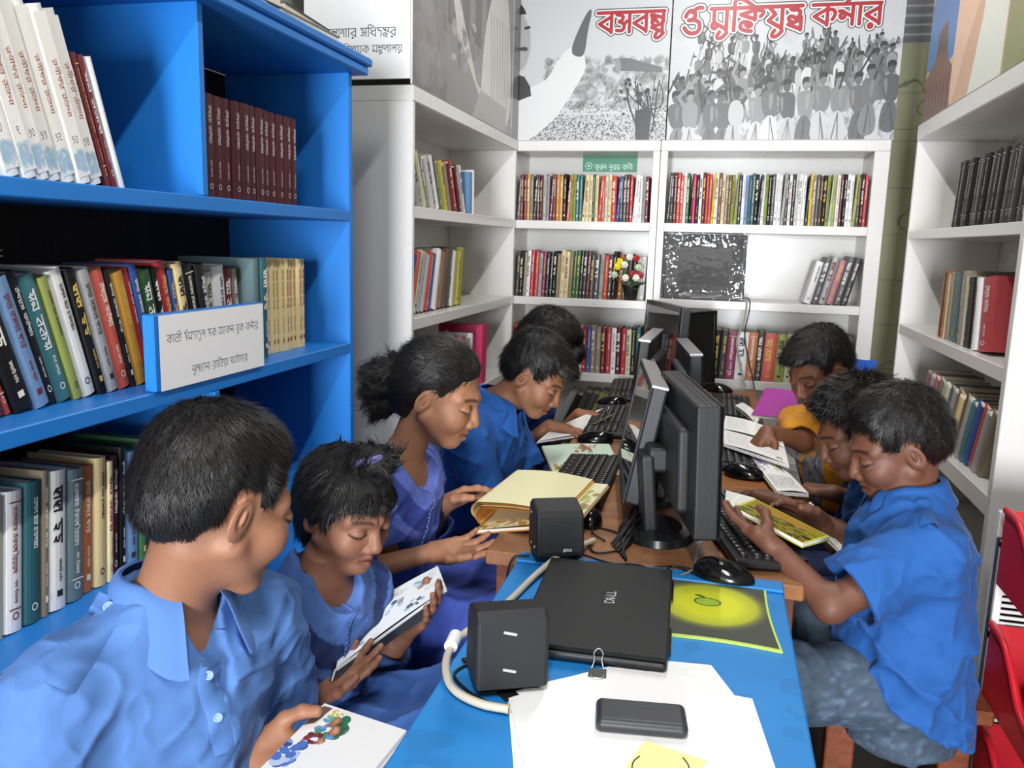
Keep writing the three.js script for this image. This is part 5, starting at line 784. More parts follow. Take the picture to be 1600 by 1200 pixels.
  const hx = bounds([...[-1, 1].flatMap((i) => [-1, 1].flatMap((j) => [-1, 1].map((k) => fromHead(i * 0.105, j * 0.105 + 0.02, k * 0.11 - 0.01)))), ...(h.reach ?? []).map((q) => fromHead(...q))], 0.012);
  const hnet = surfaceNet(hf, hx[0], hx[1], h.cell ?? 0.0034); const hairMesh = part('hair', local(netGeo([hnet])), hairMat, root);
  const hs0 = strands(hnet, h.n, (p, n, t) => { const q = toHead(p.x, p.y, p.z); const f = h.flow(q, n, t, (v) => V().addScaledVector(X, v[0]).addScaledVector(Y, v[1]).addScaledVector(Z, v[2])); return f && skin(p.x, p.y, p.z) > 0.0008; }, h);
  part('hair_strands', local(netGeo([hs0])), strandMat, hairMesh).userData.kind = 'stuff';
  // garments
  const fields = {}, meshes = {};
  for (const g of c.wear) {
    const f = fields[g.name] = g.field({ torso, shc, U, S, Fw, H, neckC, skin, arms, legs, c, b, toHead });
    const pts = g.pts, bx0 = bounds(pts, g.m ?? 0.11); if (g.floor !== undefined) bx0[0][1] = Math.max(bx0[0][1], g.floor);
    const net = surfaceNet(f, bx0[0], bx0[1], g.cell ?? 0.006);
    meshes[g.name] = part(g.name, local(netGeo([net], g.color)), g.mat, root);
  }
  for (const f of c.extras ?? []) f({ root, meshes, hair: hairMesh, fields, local, fromHead, U, S, Fw, H, torso, X, Y, Z, c, skin });
  return root;
}
const combed = (whorl, dir, k = 1) => (q, n, t, w) => { t.copy(w([q[0] - whorl[0], (q[1] - whorl[1]) * 0.8, q[2] - whorl[2]])).normalize().addScaledVector(w(dir), k); return true; };

// garments as fields
const cloth = (hex, o = {}) => mt(new THREE.Color(hex), 0.85, { sheen: 0.25, physical: true, sheenColor: new THREE.Color(0.5, 0.6, 0.8), sheenRoughness: 0.6, bumpMap: weave, bumpScale: 0.0002, ...o });
const weave = dataTex(128, (u, v) => { const a = Math.sin(u * 128 * Math.PI / 2), b = Math.sin(v * 128 * Math.PI / 2); return [128 + 40 * a * b + 50 * (tnoise(u, v, 60, 5) - 0.5)]; }, false, 22);
function planeCut(p, n) { const m = n.clone().normalize(), k = m.dot(p); return (x, y, z) => x * m.x + y * m.y + z * m.z - k; }
// shirt: torso and sleeves, open at neck, hem and cuffs
function shirtField(o) {
  return ({ torso, shc, U, S, Fw, H, neckC, c, b }) => {
    const off = o.off ?? 0.010, sd = o.seed ?? 3, amp = o.amp ?? 0.007;
    const sl = [0, 1].map((i) => {
      const chain = []; const e = c.el[i], s = c.sh[i], w = c.wr[i], dir = e.clone().sub(s), len = o.sleeve;   // sleeve length in upper arms; above 1 it runs down the forearm
      const r = o.sr ?? [0.052, 0.05, 0.045];
      if (len <= 1) { const end = s.clone().addScaledVector(dir, len); chain.push(cone(s, s.clone().addScaledVector(dir, len + 0.25), r[0] * b, r[1] * b)); const cutP = planeCut(end, dir); const inner = cone(s.clone().addScaledVector(dir, len - 0.12), s.clone().addScaledVector(dir, len + 0.3), (mix(r[0], r[1], 0.6) - 0.018) * b, (r[1] - 0.009) * b); return { chain, cut: cutP, inner, end, len }; }
      const fd = w.clone().sub(e), end = e.clone().addScaledVector(fd, len - 1); chain.push(cone(s, e, r[0] * b, r[1] * b), cone(e, e.clone().addScaledVector(fd, len - 0.85), r[1] * b, r[2] * b)); const inner = cone(e.clone().addScaledVector(fd, Math.max(0, len - 1.12)), e.clone().addScaledVector(fd, len - 0.6), (r[2] - 0.008) * b, (r[2] - 0.007) * b); return { chain, cut: planeCut(end, fd), inner, end, len };
    });
    const hemN = o.hemN ?? U.clone().multiplyScalar(-1), hem = planeCut(o.hem, hemN), tab = o.tab;
    const open = (o.open ?? []).map((q) => cone(q[0], q[1], q[2], q[3]));
    return (x, y, z) => {
      let d = torso(x, y, z, off, -0.5, tab ?? undefined); for (const q of shc) d = smin(d, dcone(q, x, y, z) - off * 0.9, 0.035);
      d = smax(d, hem(x, y, z), 0.006);
      for (const q of sl) { let e = 9; for (const k of q.chain) e = smin(e, dcone(k, x, y, z), 0.02); e = smax(e, q.cut(x, y, z), 0.004); d = smin(d, e, 0.022); }
      let disp = 0;
      if (Math.abs(d) < 0.03) {
        const a = x - c.pel.x, e = y - c.pel.y, g = z - c.pel.z, h = a * U.x + e * U.y + g * U.z, s = a * S.x + e * S.y + g * S.z, w = a * Fw.x + e * Fw.y + g * Fw.z;
        const f = fold(s * 9 + h * 5, h * 7 - w * 6, w * 9, sd) * 0.9 + 0.5 * fold(s * 17 - h * 11, h * 15 + s * 7, w * 16, sd + 9) + 0.22 * fold(s * 30 + h * 16, h * 22 - s * 18, w * 30, sd + 5) + 0.25 * noise(s * 40, h * 40, w * 40 + sd);
        disp = amp * (f - 0.55); d -= disp;
        if (o.flute) d -= o.flute * sstep(0.35, -0.15, h / H) * Math.sin(Math.atan2(w, s) * 11 + 2 * noise(h * 6, 1, sd));
      }
      for (const q of sl) if (d < 0.03) d = smax(d, -(dcone(q.inner, x, y, z) - disp), 0.003);
      d = smax(d, -(dcone(neckC, x, y, z) - (o.neck ?? 0.006)), 0.004);
      for (const q of open) d = smax(d, -dcone(q, x, y, z), 0.004);
      return d;
    };
  };
}
function legField(o) {                                              // skirt or trousers over both legs
  return ({ c, b, torso, U }) => {
    const r = o.r, L = [0, 1].flatMap((i) => [cone(c.hip[i], c.kn[i], r[0] * b, r[1] * b), cone(c.kn[i], c.an[i], r[1] * b, r[2] * b)]), top = planeCut(c.pel.clone().addScaledVector(U, o.waist ?? 0.1), U), cut = planeCut(V(0, o.hem ?? 0.1, 0), V(0, -1, 0)), k = o.k ?? 0.02, sd = o.seed ?? 1;
    const ax = c.kn[0].clone().sub(c.hip[0]).normalize(), sx = V(-ax.z, 0, ax.x).normalize();
    return (x, y, z) => { let d = smax(torso(x, y, z, o.off ?? 0.004, -0.1), top(x, y, z), 0.01); for (const q of L) d = smin(d, dcone(q, x, y, z), k); if (Math.abs(d) < 0.03) { const s = x * sx.x + z * sx.z, l = x * ax.x + y * ax.y + z * ax.z; d -= o.amp * (fold(s * o.f + 2 * noise(l * 7, s * 4, sd), l * o.f * 0.22, y * o.f * 0.35, sd) - 0.45) + 0.0015 * noise(x * 60, y * 60, z * 60); } return smax(d, cut(x, y, z), 0.006); };
  };
}
// march a ray onto a garment and lay a narrow strip of cloth along it
const land = (f, p, d, far = 0.3) => { const q = p.clone(); for (let i = 0; i < 90; i++) { const s = f(q.x, q.y, q.z); if (s < 0.0006) break; q.addScaledVector(d, Math.max(0.0008, s * 0.7)); if (q.distanceTo(p) > far) return null; } return q; };
function strip(f, P, width, dir, lift = 0.0025, n = 18, tip = 0) {   // P: list of points the strip runs along; dir: direction of the ray
  const curve = new THREE.CatmullRomCurve3(P), pos = [], idx = [], m = 5, d = dir.clone().normalize();
  for (let i = 0; i <= n; i++) { const u = i / n, p = curve.getPoint(u), t = curve.getTangent(u), s = t.clone().cross(d).normalize(); for (let j = 0; j < m; j++) { const w = (j / (m - 1) - 0.5) * width, e = tip && u > 1 - tip ? 1 - Math.max(0, (u - 1 + tip) / tip) * Math.abs(j / (m - 1) - 0.5) * 2 * 0 : 1, q = land(f, p.clone().addScaledVector(s, w * e).addScaledVector(d, -0.12), d) ?? p.clone().addScaledVector(s, w); q.addScaledVector(d, -(j === 0 || j === m - 1 ? -0.0015 : lift)); pos.push(q.x, q.y, q.z); } }
  for (let i = 0; i < n; i++) for (let j = 0; j < m - 1; j++) { const a = i * m + j; idx.push(a, a + 1, a + m, a + 1, a + m + 1, a + m); }
  const g = new THREE.BufferGeometry(); g.setAttribute('position', new THREE.BufferAttribute(new Float32Array(pos), 3)); g.setIndex(idx); g.computeVertexNormals(); return g;
}
function button(f, p, dir, r, mat, root, local) { const q = land(f, p.clone().addScaledVector(dir, -0.12), dir); if (!q) return; const g = new THREE.TorusGeometry(r * 0.8, r * 0.28, 8, 20), o = new THREE.Object3D(), hole = [[-0.3, 0], [0.3, 0]].map(([a, b]) => new THREE.SphereGeometry(r * 0.14, 6, 5).translate(a * r, b * r, r * 0.22)); o.position.copy(q).addScaledVector(dir, -0.0035); o.lookAt(q.clone().addScaledVector(dir, -1)); o.updateMatrix(); part('button', local(merge([g, cyl(r * 0.85, r * 0.85, r * 0.3, 18).rotateX(Math.PI / 2)]).applyMatrix4(o.matrix)), mat, root); }
// turned-down collar with two points, as a bent sheet with thickness
function collar(c, o) {
  return ({ meshes, local, U, Fw, S }) => {
    const ax = (o.axis ?? c.head.clone().sub(c.neck)).clone().normalize(), f = Fw.clone().addScaledVector(ax, -Fw.dot(ax)).normalize(), s = ax.clone().cross(f).multiplyScalar(-1), P = [], I = [], n = 48, m = 7, th0 = o.gap ?? 0.35;
    const sheet = (k, flip) => { const b0 = P.length / 3; for (let i = 0; i <= n; i++) { const u = i / n, th = th0 + (2 * Math.PI - 2 * th0) * u, near = Math.min(u, 1 - u), pt = sstep(0.17, 0, near); for (let j = 0; j < m; j++) { const v = j / (m - 1), rad = mix(o.r0, o.r1 + pt * (o.point ?? 0.03), Math.pow(v, 0.8)) + k, hh = mix(o.h0 - 0.012 * pt, o.h1 - pt * (o.drop ?? 0.035) - 0.012 * Math.abs(Math.sin(th)), v) + 0.010 * Math.sin(Math.PI * Math.min(1, v * 1.6)) + 0.0015 * noise(th * 3, v * 3, 2), q = c.neck.clone().addScaledVector(ax, hh).addScaledVector(f, (Math.cos(th)) * rad).addScaledVector(s, Math.sin(th) * rad); P.push(q.x, q.y, q.z); } } for (let i = 0; i < n; i++) for (let j = 0; j < m - 1; j++) { const a = b0 + i * m + j; flip ? I.push(a, a + 1, a + m, a + 1, a + m + 1, a + m) : I.push(a, a + m, a + 1, a + 1, a + m, a + m + 1); } return b0; };
    const A = sheet(0, false), B = sheet(-0.0032, true); for (let i = 0; i < n; i++) { const a = A + i * m + m - 1, b = B + i * m + m - 1; I.push(a, a + m, b, b, a + m, b + m); } for (const i of [0, n]) for (let j = 0; j < m - 1; j++) { const a = A + i * m + j, b = B + i * m + j; I.push(a, b, a + 1, a + 1, b, b + 1); }
    const g = new THREE.BufferGeometry(); g.setAttribute('position', new THREE.BufferAttribute(new Float32Array(P), 3)); g.setIndex(I); g.computeVertexNormals(); const nor = g.attributes.normal; part('collar', local(g), o.mat, meshes.shirt);
  };
}
// ---------------------------------------------------------------- the children
const rgbOf = (hex) => { const q = new THREE.Color(hex); return [q.r, q.g, q.b]; };
const vc = (o = {}) => cloth('#ffffff', { vertexColors: true, ...o });
const LEFTS = 'children reading on the left', RIGHTS = 'boys reading on the right';
const mk = (o) => { const { pel, S } = o; const s = S; o.hip ??= [-1, 1].map((k) => pel.clone().addScaledVector(s, 0.07 * k).add(V(0, o.sit ?? -0.01, 0))); return o; };
const trousers = (c, hex, seed = 2, o = {}) => ({ name: o.name ?? 'trousers', pts: [c.pel, ...c.kn, ...c.an, ...c.hip], m: 0.13, floor: 0.02, cell: 0.009, mat: o.mat ?? cloth(hex), color: o.color, field: legField({ r: o.r ?? [0.08, 0.066, 0.058], amp: o.amp ?? 0.008, f: 16, hem: 0.09, seed, ...o }) });
const buttonM = mt(lin('#86a3d2'), 0.3);

const TABP = [V(-0.693, 0.858, -0.82), V(-0.687, 0.835, -0.78), V(-0.68, 0.819, -0.74), V(-0.685, 0.798, -0.72)], PLKP = [V(-0.553, 0.835, -0.82), V(-0.549, 0.801, -0.80), V(-0.546, 0.778, -0.79), V(-0.528, 0.743, -0.78), V(-0.52, 0.695, -0.78)];
{ // front left boy, pale blue shirt with shoulder tab, head turned away
  const pel = V(-0.69, 0.47, -0.86), neck = V(-0.652, 0.836, -0.868), S = V(0.36, 0, -0.93);
  const c = mk({ log: 'A', label: 'boy in pale blue shirt with shoulder tab, seen from behind, front left', group: LEFTS, S, pel, neck, head: V(-0.588, 0.972, -0.89), face: V(0.46, -0.36, -0.82), up: V(-0.10, 1, 0.05), hs: 1.09, skin: '#98694f', build: 1.06, cell: 0.0026,
    sh: [V(-0.70, 0.772, -0.728), V(-0.61, 0.772, -0.995)], el: [V(-0.69, 0.55, -0.655), V(-0.615, 0.565, -1.075)], wr: [V(-0.52, 0.50, -0.66), V(-0.572, 0.612, -0.915)],
    hand: [{ d: V(1, 0, 0.1), n: V(0, -1, 0), curl: [30, 30, 20] }, { d: V(1, 0.16, 0.05), n: V(-0.1, 0.92, 0.3), s: 0.95, curl: [[14, 16, 12], [16, 18, 12], [18, 20, 12], [20, 20, 12]], thumb: [[0.62, 0.75, 0.45], [0.22, 0.95, 0.30], [0.02, 1, 0.02]] }],
    kn: [V(-0.36, 0.47, -0.76), V(-0.36, 0.47, -0.94)], an: [V(-0.42, 0.09, -0.76), V(-0.42, 0.09, -0.94)],
    hair: { line: BOY, side: 0.007, top: 0.016, taper: 0.05, rough: 0.001, n: 34000, len: 0.015, w: 0.0006, lift: 0.34, mess: 0.35, flow: combed([0.012, 0.1, -0.052], [0, -0.25, 0.1], 0.5) } });
  const blue = cloth('#4f78b6');
  c.wear = [{ name: 'shirt', pts: [pel, neck, ...c.sh, ...c.el], m: 0.10, floor: 0.40, cell: 0.0045, mat: blue, field: shirtField({ sleeve: 0.92, sr: [0.056, 0.062], hem: V(-0.69, 0.42, -0.86), amp: 0.012, seed: 5, off: 0.012, neck: 0.008, open: [[V(-0.60, 0.845, -0.85), V(-0.545, 0.73, -0.845), 0.030, 0.004]] }) }, trousers(c, '#1d2a4a')];
  const d = V(-0.62, -0.42, -0.72).normalize(), dp = V(-0.52, -0.42, -0.78).normalize();
  c.extras = [collar(c, { mat: blue, r0: 0.058, r1: 0.083, h0: 0.042, h1: -0.004, gap: 0.42, point: 0.03, drop: 0.045, axis: V(0.02, 1, -0.06) }), ({ meshes, fields, local }) => {
    const f = fields.shirt, root = meshes.shirt;
    part('shoulder_tab', local(strip(f, TABP, 0.038, d, 0.0065, 22)), blue, root); button(f, TABP[0].clone().lerp(TABP[1], 0.3), d, 0.0065, buttonM, root, local);
    part('placket', local(strip(f, PLKP, 0.028, dp, 0.003, 26)), blue, root); for (const k of [0.38, 0.75]) button(f, new THREE.CatmullRomCurve3(PLKP).getPoint(k), dp, 0.0055, buttonM, root, local);
  }];
  person(c);
}
const bandCol = (c, base, light, dark, o = {}) => { const B = rgbOf(base), L = rgbOf(light), D = rgbOf(dark), f = c.fw.clone().normalize(), u = V(0, 1, 0), s = u.clone().cross(f); return (x, y, z) => { const p = V(x, y, z).sub(c.neck), w = p.dot(f), q = p.dot(s), r = Math.hypot(q, p.y * 0.8, Math.max(0, w) * 0.3); let col = B; if (p.y > -0.17 && w > -0.06) { if (r < 0.125) col = D; if (Math.abs(r - 0.128) < 0.0065) col = L; if (r < 0.088) col = L; } if (w > 0.03 && Math.abs(q) < 0.011 && p.y < -0.02) col = L; const n = 1 + 0.05 * noise(x * 90, y * 90, z * 90); return [col[0] * n, col[1] * n, col[2] * n]; }; };
const lacing = (pts, m) => ({ meshes, fields, local, Fw }) => { const root = meshes.dress, f = fields.dress, dir = Fw.clone().multiplyScalar(-1), P = []; const cu = new THREE.CatmullRomCurve3(pts); for (let i = 0; i <= 40; i++) { const p = cu.getPoint(i / 40), q = land(f, p.clone().addScaledVector(dir, -0.12), dir); if (q) P.push(q.addScaledVector(dir, -0.003).add(V(0, 0, 0.007 * (i % 2 ? 1 : -1))).toArray()); } if (P.length > 3) part('lace_trim', local(tube(P, 0.0016, 160, 5)), m, root); };
{ // small girl with a topknot
  const pel = V(-0.675, 0.42, -1.22), neck = V(-0.608, 0.752, -1.205), S = V(0.35, 0, -0.93), fw = V(0.93, 0, 0.35);
  const c = mk({ log: 'B', label: 'small girl with a topknot in a blue banded dress, reading beside the front boy', group: LEFTS, S, pel, neck, fw, head: V(-0.574, 0.858, -1.225), face: V(0.88, -0.28, 0.36), up: V(0.05, 1, 0), hs: 0.93, skin: '#8a5d47', build: 0.86, cell: 0.0025, hcell: 0.0024, neckR: 0.95,
    sh: [V(-0.652, 0.695, -1.105), V(-0.575, 0.695, -1.305)], el: [V(-0.700, 0.545, -1.075), V(-0.56, 0.52, -1.36)], wr: [V(-0.590, 0.568, -1.145), V(-0.505, 0.60, -1.345)],
    hand: [{ d: V(0.72, 0.52, -0.45), n: V(-0.1, 0.75, 0.65), s: 0.82, curl: [[10, 12, 10], [8, 12, 10], [10, 14, 10], [14, 14, 10]], thumb: [[0.6, 0.7, 0.5], [0.3, 0.85, 0.6], [0.05, 1, 0.3]] }, { d: V(0.5, 0.5, 0.2), n: V(-0.1, 0.9, 0.35), s: 0.82, curl: [12, 18, 12] }],
    kn: [V(-0.33, 0.50, -1.12), V(-0.33, 0.50, -1.29)], an: [V(-0.42, 0.09, -1.12), V(-0.42, 0.09, -1.28)],
    hair: { line: BOB, side: 0.011, top: 0.014, rough: 0.0018, n: 12000, len: 0.03, w: 0.0008, lift: 0.10, fall: 0.12, mess: 0.2, reach: [[0, 0.14, 0.04]], extra: (r, x, y, z) => { const n = 0.006 * noise(x * 60, y * 60, z * 60); let k = dell(x, y - 0.112, z - 0.034, 0.04, 0.03, 0.038) + n; k = smin(k, Math.hypot(x - 0.02, y - 0.125, z - 0.05) - 0.016 + n, 0.01); k = smin(k, Math.hypot(x + 0.024, y - 0.118, z - 0.05) - 0.016 + n, 0.01); r = smin(r, k, 0.012); return r; }, flow: (q, n, t, w) => { if (q[1] > 0.095) t.copy(w([q[2] - 0.03 + 0.5 * n.x, 0.6 * Math.sin(q[0] * 90), -q[0]])); else if (q[2] > 0.02) t.copy(w([q[0] * 2, -1, 0.1])); else t.copy(w([0, -1, -0.25])); return true; } } });
  c.wear = [{ name: 'dress', pts: [pel, neck, ...c.sh, ...c.el, ...c.wr], m: 0.07, floor: 0.38, cell: 0.0048, mat: vc(), color: bandCol(c, '#2b4a80', '#4f72b4', '#20366a'), field: shirtField({ sleeve: 1.42, sr: [0.05, 0.046, 0.040], hem: V(-0.675, 0.39, -1.22), amp: 0.010, seed: 15, neck: 0.014, open: [[V(-0.585, 0.775, -1.195), V(-0.55, 0.742, -1.18), 0.05, 0.042]] }) },
    { name: 'skirt', pts: [pel, ...c.kn, ...c.an, ...c.hip], m: 0.15, floor: 0.1, cell: 0.0065, mat: cloth('#33589a'), field: legField({ r: [0.088, 0.085, 0.10], k: 0.09, amp: 0.013, f: 22, hem: 0.16, seed: 8, off: 0.012 }) }];
  c.extras = [lacing([V(-0.53, 0.73, -1.175), V(-0.53, 0.66, -1.165), V(-0.54, 0.56, -1.165)], cloth('#5c80c4')), ({ hair: root, local, fromHead, X, Y, Z }) => { const g = new THREE.TorusGeometry(0.017, 0.006, 10, 28).rotateX(0.9), o = new THREE.Matrix4().makeBasis(X, Y, Z).setPosition(fromHead(-0.02, 0.122, 0.045)); part('hair_band', local(g.applyMatrix4(o)), mt(lin('#6d6fa8'), 0.7), root); reseed(7); const F = []; for (let i = 0; i < 150; i++) { const a = rnd(-0.05, 0.05), b = a * 1.15 + rnd(-0.006, 0.006); F.push(tube([[a * 0.75, 0.07, 0.066], [a, 0.05, 0.079 - 5 * a * a], [b, 0.034 + rnd(-0.006, 0.008) + 2 * a * a, 0.0835 - 6 * b * b]].map((q) => fromHead(...q).toArray()), 0.0007, 5, 3)); } part('fringe', local(merge(F)), strandMat, root); }];
  person(c);
}
{ // girl with curly ponytail turning a page
  const pel = V(-0.69, 0.48, -1.63), neck = V(-0.618, 0.852, -1.59), S = V(0.12, 0, -0.99), fw = V(0.99, 0, 0.12);
  const c = mk({ log: 'C', label: 'girl with a curly ponytail in a violet blue dress, turning a yellow page', group: LEFTS, S, pel, neck, fw, head: V(-0.532, 0.998, -1.582), face: V(0.93, -0.34, -0.03), up: V(0.1, 1, 0), hs: 1.0, skin: '#a17053', build: 0.94, cell: 0.0026, neckR: 0.9,
    sh: [V(-0.648, 0.80, -1.478), V(-0.625, 0.80, -1.72)], el: [V(-0.665, 0.635, -1.475), V(-0.63, 0.62, -1.80)], wr: [V(-0.528, 0.676, -1.525), V(-0.545, 0.735, -1.665)],
    hand: [{ d: V(0.96, 0.16, -0.22), n: V(-0.05, 0.8, 0.55), s: 0.86, curl: [[6, 14, 10], [8, 16, 12], [10, 18, 12], [14, 20, 14]], thumb: [[0.6, 0.75, 0.4], [0.2, 0.95, 0.3], [0, 1, 0.1]] }, { d: V(0.85, 0.45, -0.05), n: V(0.35, -0.55, 0.4), s: 0.86, curl: [[14, 20, 12], [16, 22, 14], [18, 26, 16], [22, 30, 20]], thumb: [[0.6, 0.7, 0.3], [0.2, 0.9, 0.35], [0, 0.95, 0.4]] }],
    kn: [V(-0.27, 0.54, -1.50), V(-0.28, 0.54, -1.70)], an: [V(-0.36, 0.09, -1.50), V(-0.36, 0.09, -1.68)],
    hair: { line: GIRL, side: 0.007, top: 0.011, rough: 0.0015, n: 12000, len: 0.026, w: 0.0008, lift: 0.2, mess: 0.9, curl: 0.2, reach: [[0, -0.12, -0.17], [0.05, 0, -0.17], [-0.05, 0, -0.17]], extra: (r, x, y, z) => { const n = 0.011 * noise(x * 55, y * 55, z * 55) + 0.006 * noise(x * 120, y * 120, z * 120); let k = dell(x, y + 0.022, z + 0.118, 0.044, 0.05, 0.042) + n; k = smin(k, dell(x, y + 0.068, z + 0.108, 0.036, 0.036, 0.036) + n, 0.02); return smin(r, k, 0.018); }, flow: (q, n, t, w) => { if (q[2] < -0.095) t.copy(w([0.6 * Math.sin(q[1] * 70 + q[0] * 40), -1 + 0.8 * Math.sin(q[0] * 90), -0.7])); else t.copy(w([0, -0.25 + 0.02 - q[1] * 2, -1])); return true; } } });
  c.wear = [{ name: 'dress', pts: [pel, neck, ...c.sh, ...c.el, ...c.wr], m: 0.07, floor: 0.42, cell: 0.005, mat: vc(), color: bandCol(c, '#3d55a6', '#6377cc', '#35479a'), field: shirtField({ sleeve: 1.28, sr: [0.05, 0.05, 0.046], hem: V(-0.69, 0.44, -1.63), amp: 0.010, seed: 25, neck: 0.018, open: [[V(-0.60, 0.90, -1.59), V(-0.555, 0.845, -1.58), 0.078, 0.058]] }) },
    { name: 'skirt', pts: [pel, ...c.kn, ...c.an, ...c.hip], m: 0.16, floor: 0.08, cell: 0.0068, mat: cloth('#3c50a8'), field: legField({ r: [0.10, 0.092, 0.12], k: 0.10, amp: 0.015, f: 20, hem: 0.14, seed: 12, off: 0.014 }) }];
  c.extras = [lacing([V(-0.53, 0.80, -1.565), V(-0.53, 0.72, -1.56), V(-0.54, 0.58, -1.56)], cloth('#7d90dd')), ({ hair: root, local, fromHead, X, Y, Z }) => { const o = new THREE.Matrix4().makeBasis(X, Y, Z).setPosition(fromHead(0, 0.006, -0.098)); part('hair_band', local(new THREE.TorusGeometry(0.024, 0.010, 10, 28).applyMatrix4(o)), mt(lin('#5b1730'), 0.7), root); }];
  person(c);
}
const boyHair = (o = {}) => ({ line: BOY, side: 0.007, top: 0.017, taper: 0.045, rough: 0.0016, n: 14000, len: 0.019, w: 0.0009, lift: 0.34, mess: 0.45, flow: combed([0, 0.1, -0.05], [0, -0.1, 0.4], 0.5), ...o });
{ // boy looking down, third on the left
  const pel = V(-0.665, 0.47, -2.19), neck = V(-0.560, 0.872, -2.135), S = V(0.1, 0, -1);
  const c = mk({ log: 'D', label: 'boy in a plain blue shirt looking down, behind the girl with the ponytail', group: LEFTS, S, pel, neck, head: V(-0.455, 0.955, -2.145), face: V(0.84, -0.52, 0.10), up: V(0.3, 1, 0), hs: 1.0, skin: '#906246', build: 1.0, cell: 0.003, hcell: 0.003,
    sh: [V(-0.60, 0.80, -2.015), V(-0.575, 0.80, -2.27)], el: [V(-0.545, 0.615, -2.02), V(-0.50, 0.62, -2.30)], wr: [V(-0.435, 0.64, -2.0), V(-0.435, 0.60, -2.25)], hand: [{ d: V(1, -0.35, -0.1), n: V(0, -1, 0), curl: [20, 25, 15] }, { d: V(1, -0.4, 0.15), n: V(0, -1, 0), curl: [16, 25, 18] }],
    kn: [V(-0.28, 0.53, -2.10), V(-0.28, 0.53, -2.28)], an: [V(-0.36, 0.09, -2.10), V(-0.36, 0.09, -2.28)], hair: boyHair({ top: 0.02, extra: (r, x, y, z) => smin(r, dell(x, y - 0.062, z - 0.062, 0.05, 0.022, 0.03) + 0.004 * noise(x * 70, y * 70, z * 70), 0.02) }) });
  const blue = cloth('#1f5aa8');
  c.wear = [{ name: 'shirt', pts: [pel, neck, ...c.sh, ...c.el], m: 0.1, floor: 0.4, cell: 0.006, mat: blue, field: shirtField({ sleeve: 0.78, sr: [0.056, 0.060], hem: V(-0.665, 0.42, -2.19), amp: 0.012, seed: 35, neck: 0.008, open: [[V(-0.50, 0.87, -2.13), V(-0.47, 0.80, -2.13), 0.022, 0.004]] }) }, trousers(c, '#23408a')];
  c.extras = [collar(c, { mat: blue, r0: 0.053, r1: 0.078, h0: 0.034, h1: -0.010, gap: 0.42, point: 0.03, drop: 0.04, axis: V(0.25, 1, 0) })];
  person(c);
}
{ // child behind him
  const pel = V(-0.64, 0.47, -2.60), neck = V(-0.555, 0.86, -2.53), S = V(0.1, 0, -1);
  const c = mk({ log: 'E', label: 'child with dark hair in navy blue, hidden behind the boy looking down', group: LEFTS, S, pel, neck, head: V(-0.492, 0.985, -2.50), face: V(0.80, -0.58, 0.0), up: V(0.3, 1, 0), hs: 1.0, skin: '#9a6547', build: 0.95, cell: 0.0034, hcell: 0.0027,
    sh: [V(-0.585, 0.80, -2.415), V(-0.565, 0.80, -2.655)], el: [V(-0.565, 0.665, -2.385), V(-0.52, 0.62, -2.70)], wr: [V(-0.468, 0.757, -2.42), V(-0.42, 0.745, -2.68)], hand: [{ d: V(1, -0.10, -0.08), n: V(0, -1, 0.1), s: 0.88, spread: 0.12, curl: [[8, 22, 14], [6, 24, 16], [10, 22, 14], [14, 20, 12]], thumb: [[0.7, 0.6, 0.35], [0.3, 0.9, 0.4], [0.1, 0.95, 0.35]] }, { d: V(1, 0, 0), n: V(0, -1, 0), curl: [16, 22, 16] }],
    kn: [V(-0.28, 0.53, -2.5), V(-0.28, 0.53, -2.68)], an: [V(-0.36, 0.09, -2.5), V(-0.36, 0.09, -2.68)], hair: boyHair({ line: GIRL, top: 0.024, side: 0.016, extra: (r, x, y, z) => smin(r, dell(x, y - 0.03, z - 0.075, 0.06, 0.04, 0.025) + 0.004 * noise(x * 70, y * 70, z * 70), 0.02) }) });
  c.wear = [{ name: 'dress', pts: [pel, neck, ...c.sh, ...c.el, ...c.wr], m: 0.08, floor: 0.4, cell: 0.0065, mat: cloth('#1c347e'), field: shirtField({ sleeve: 1.1, sr: [0.052, 0.048, 0.046], hem: V(-0.64, 0.42, -2.60), amp: 0.008, seed: 45, neck: 0.01 }) }, { name: 'skirt', pts: [pel, ...c.kn, ...c.an, ...c.hip], m: 0.14, floor: 0.1, cell: 0.009, mat: cloth('#1c347e'), field: legField({ r: [0.09, 0.085, 0.10], k: 0.08, amp: 0.012, f: 20, hem: 0.14, seed: 14, off: 0.012 }) }];
  person(c);
}
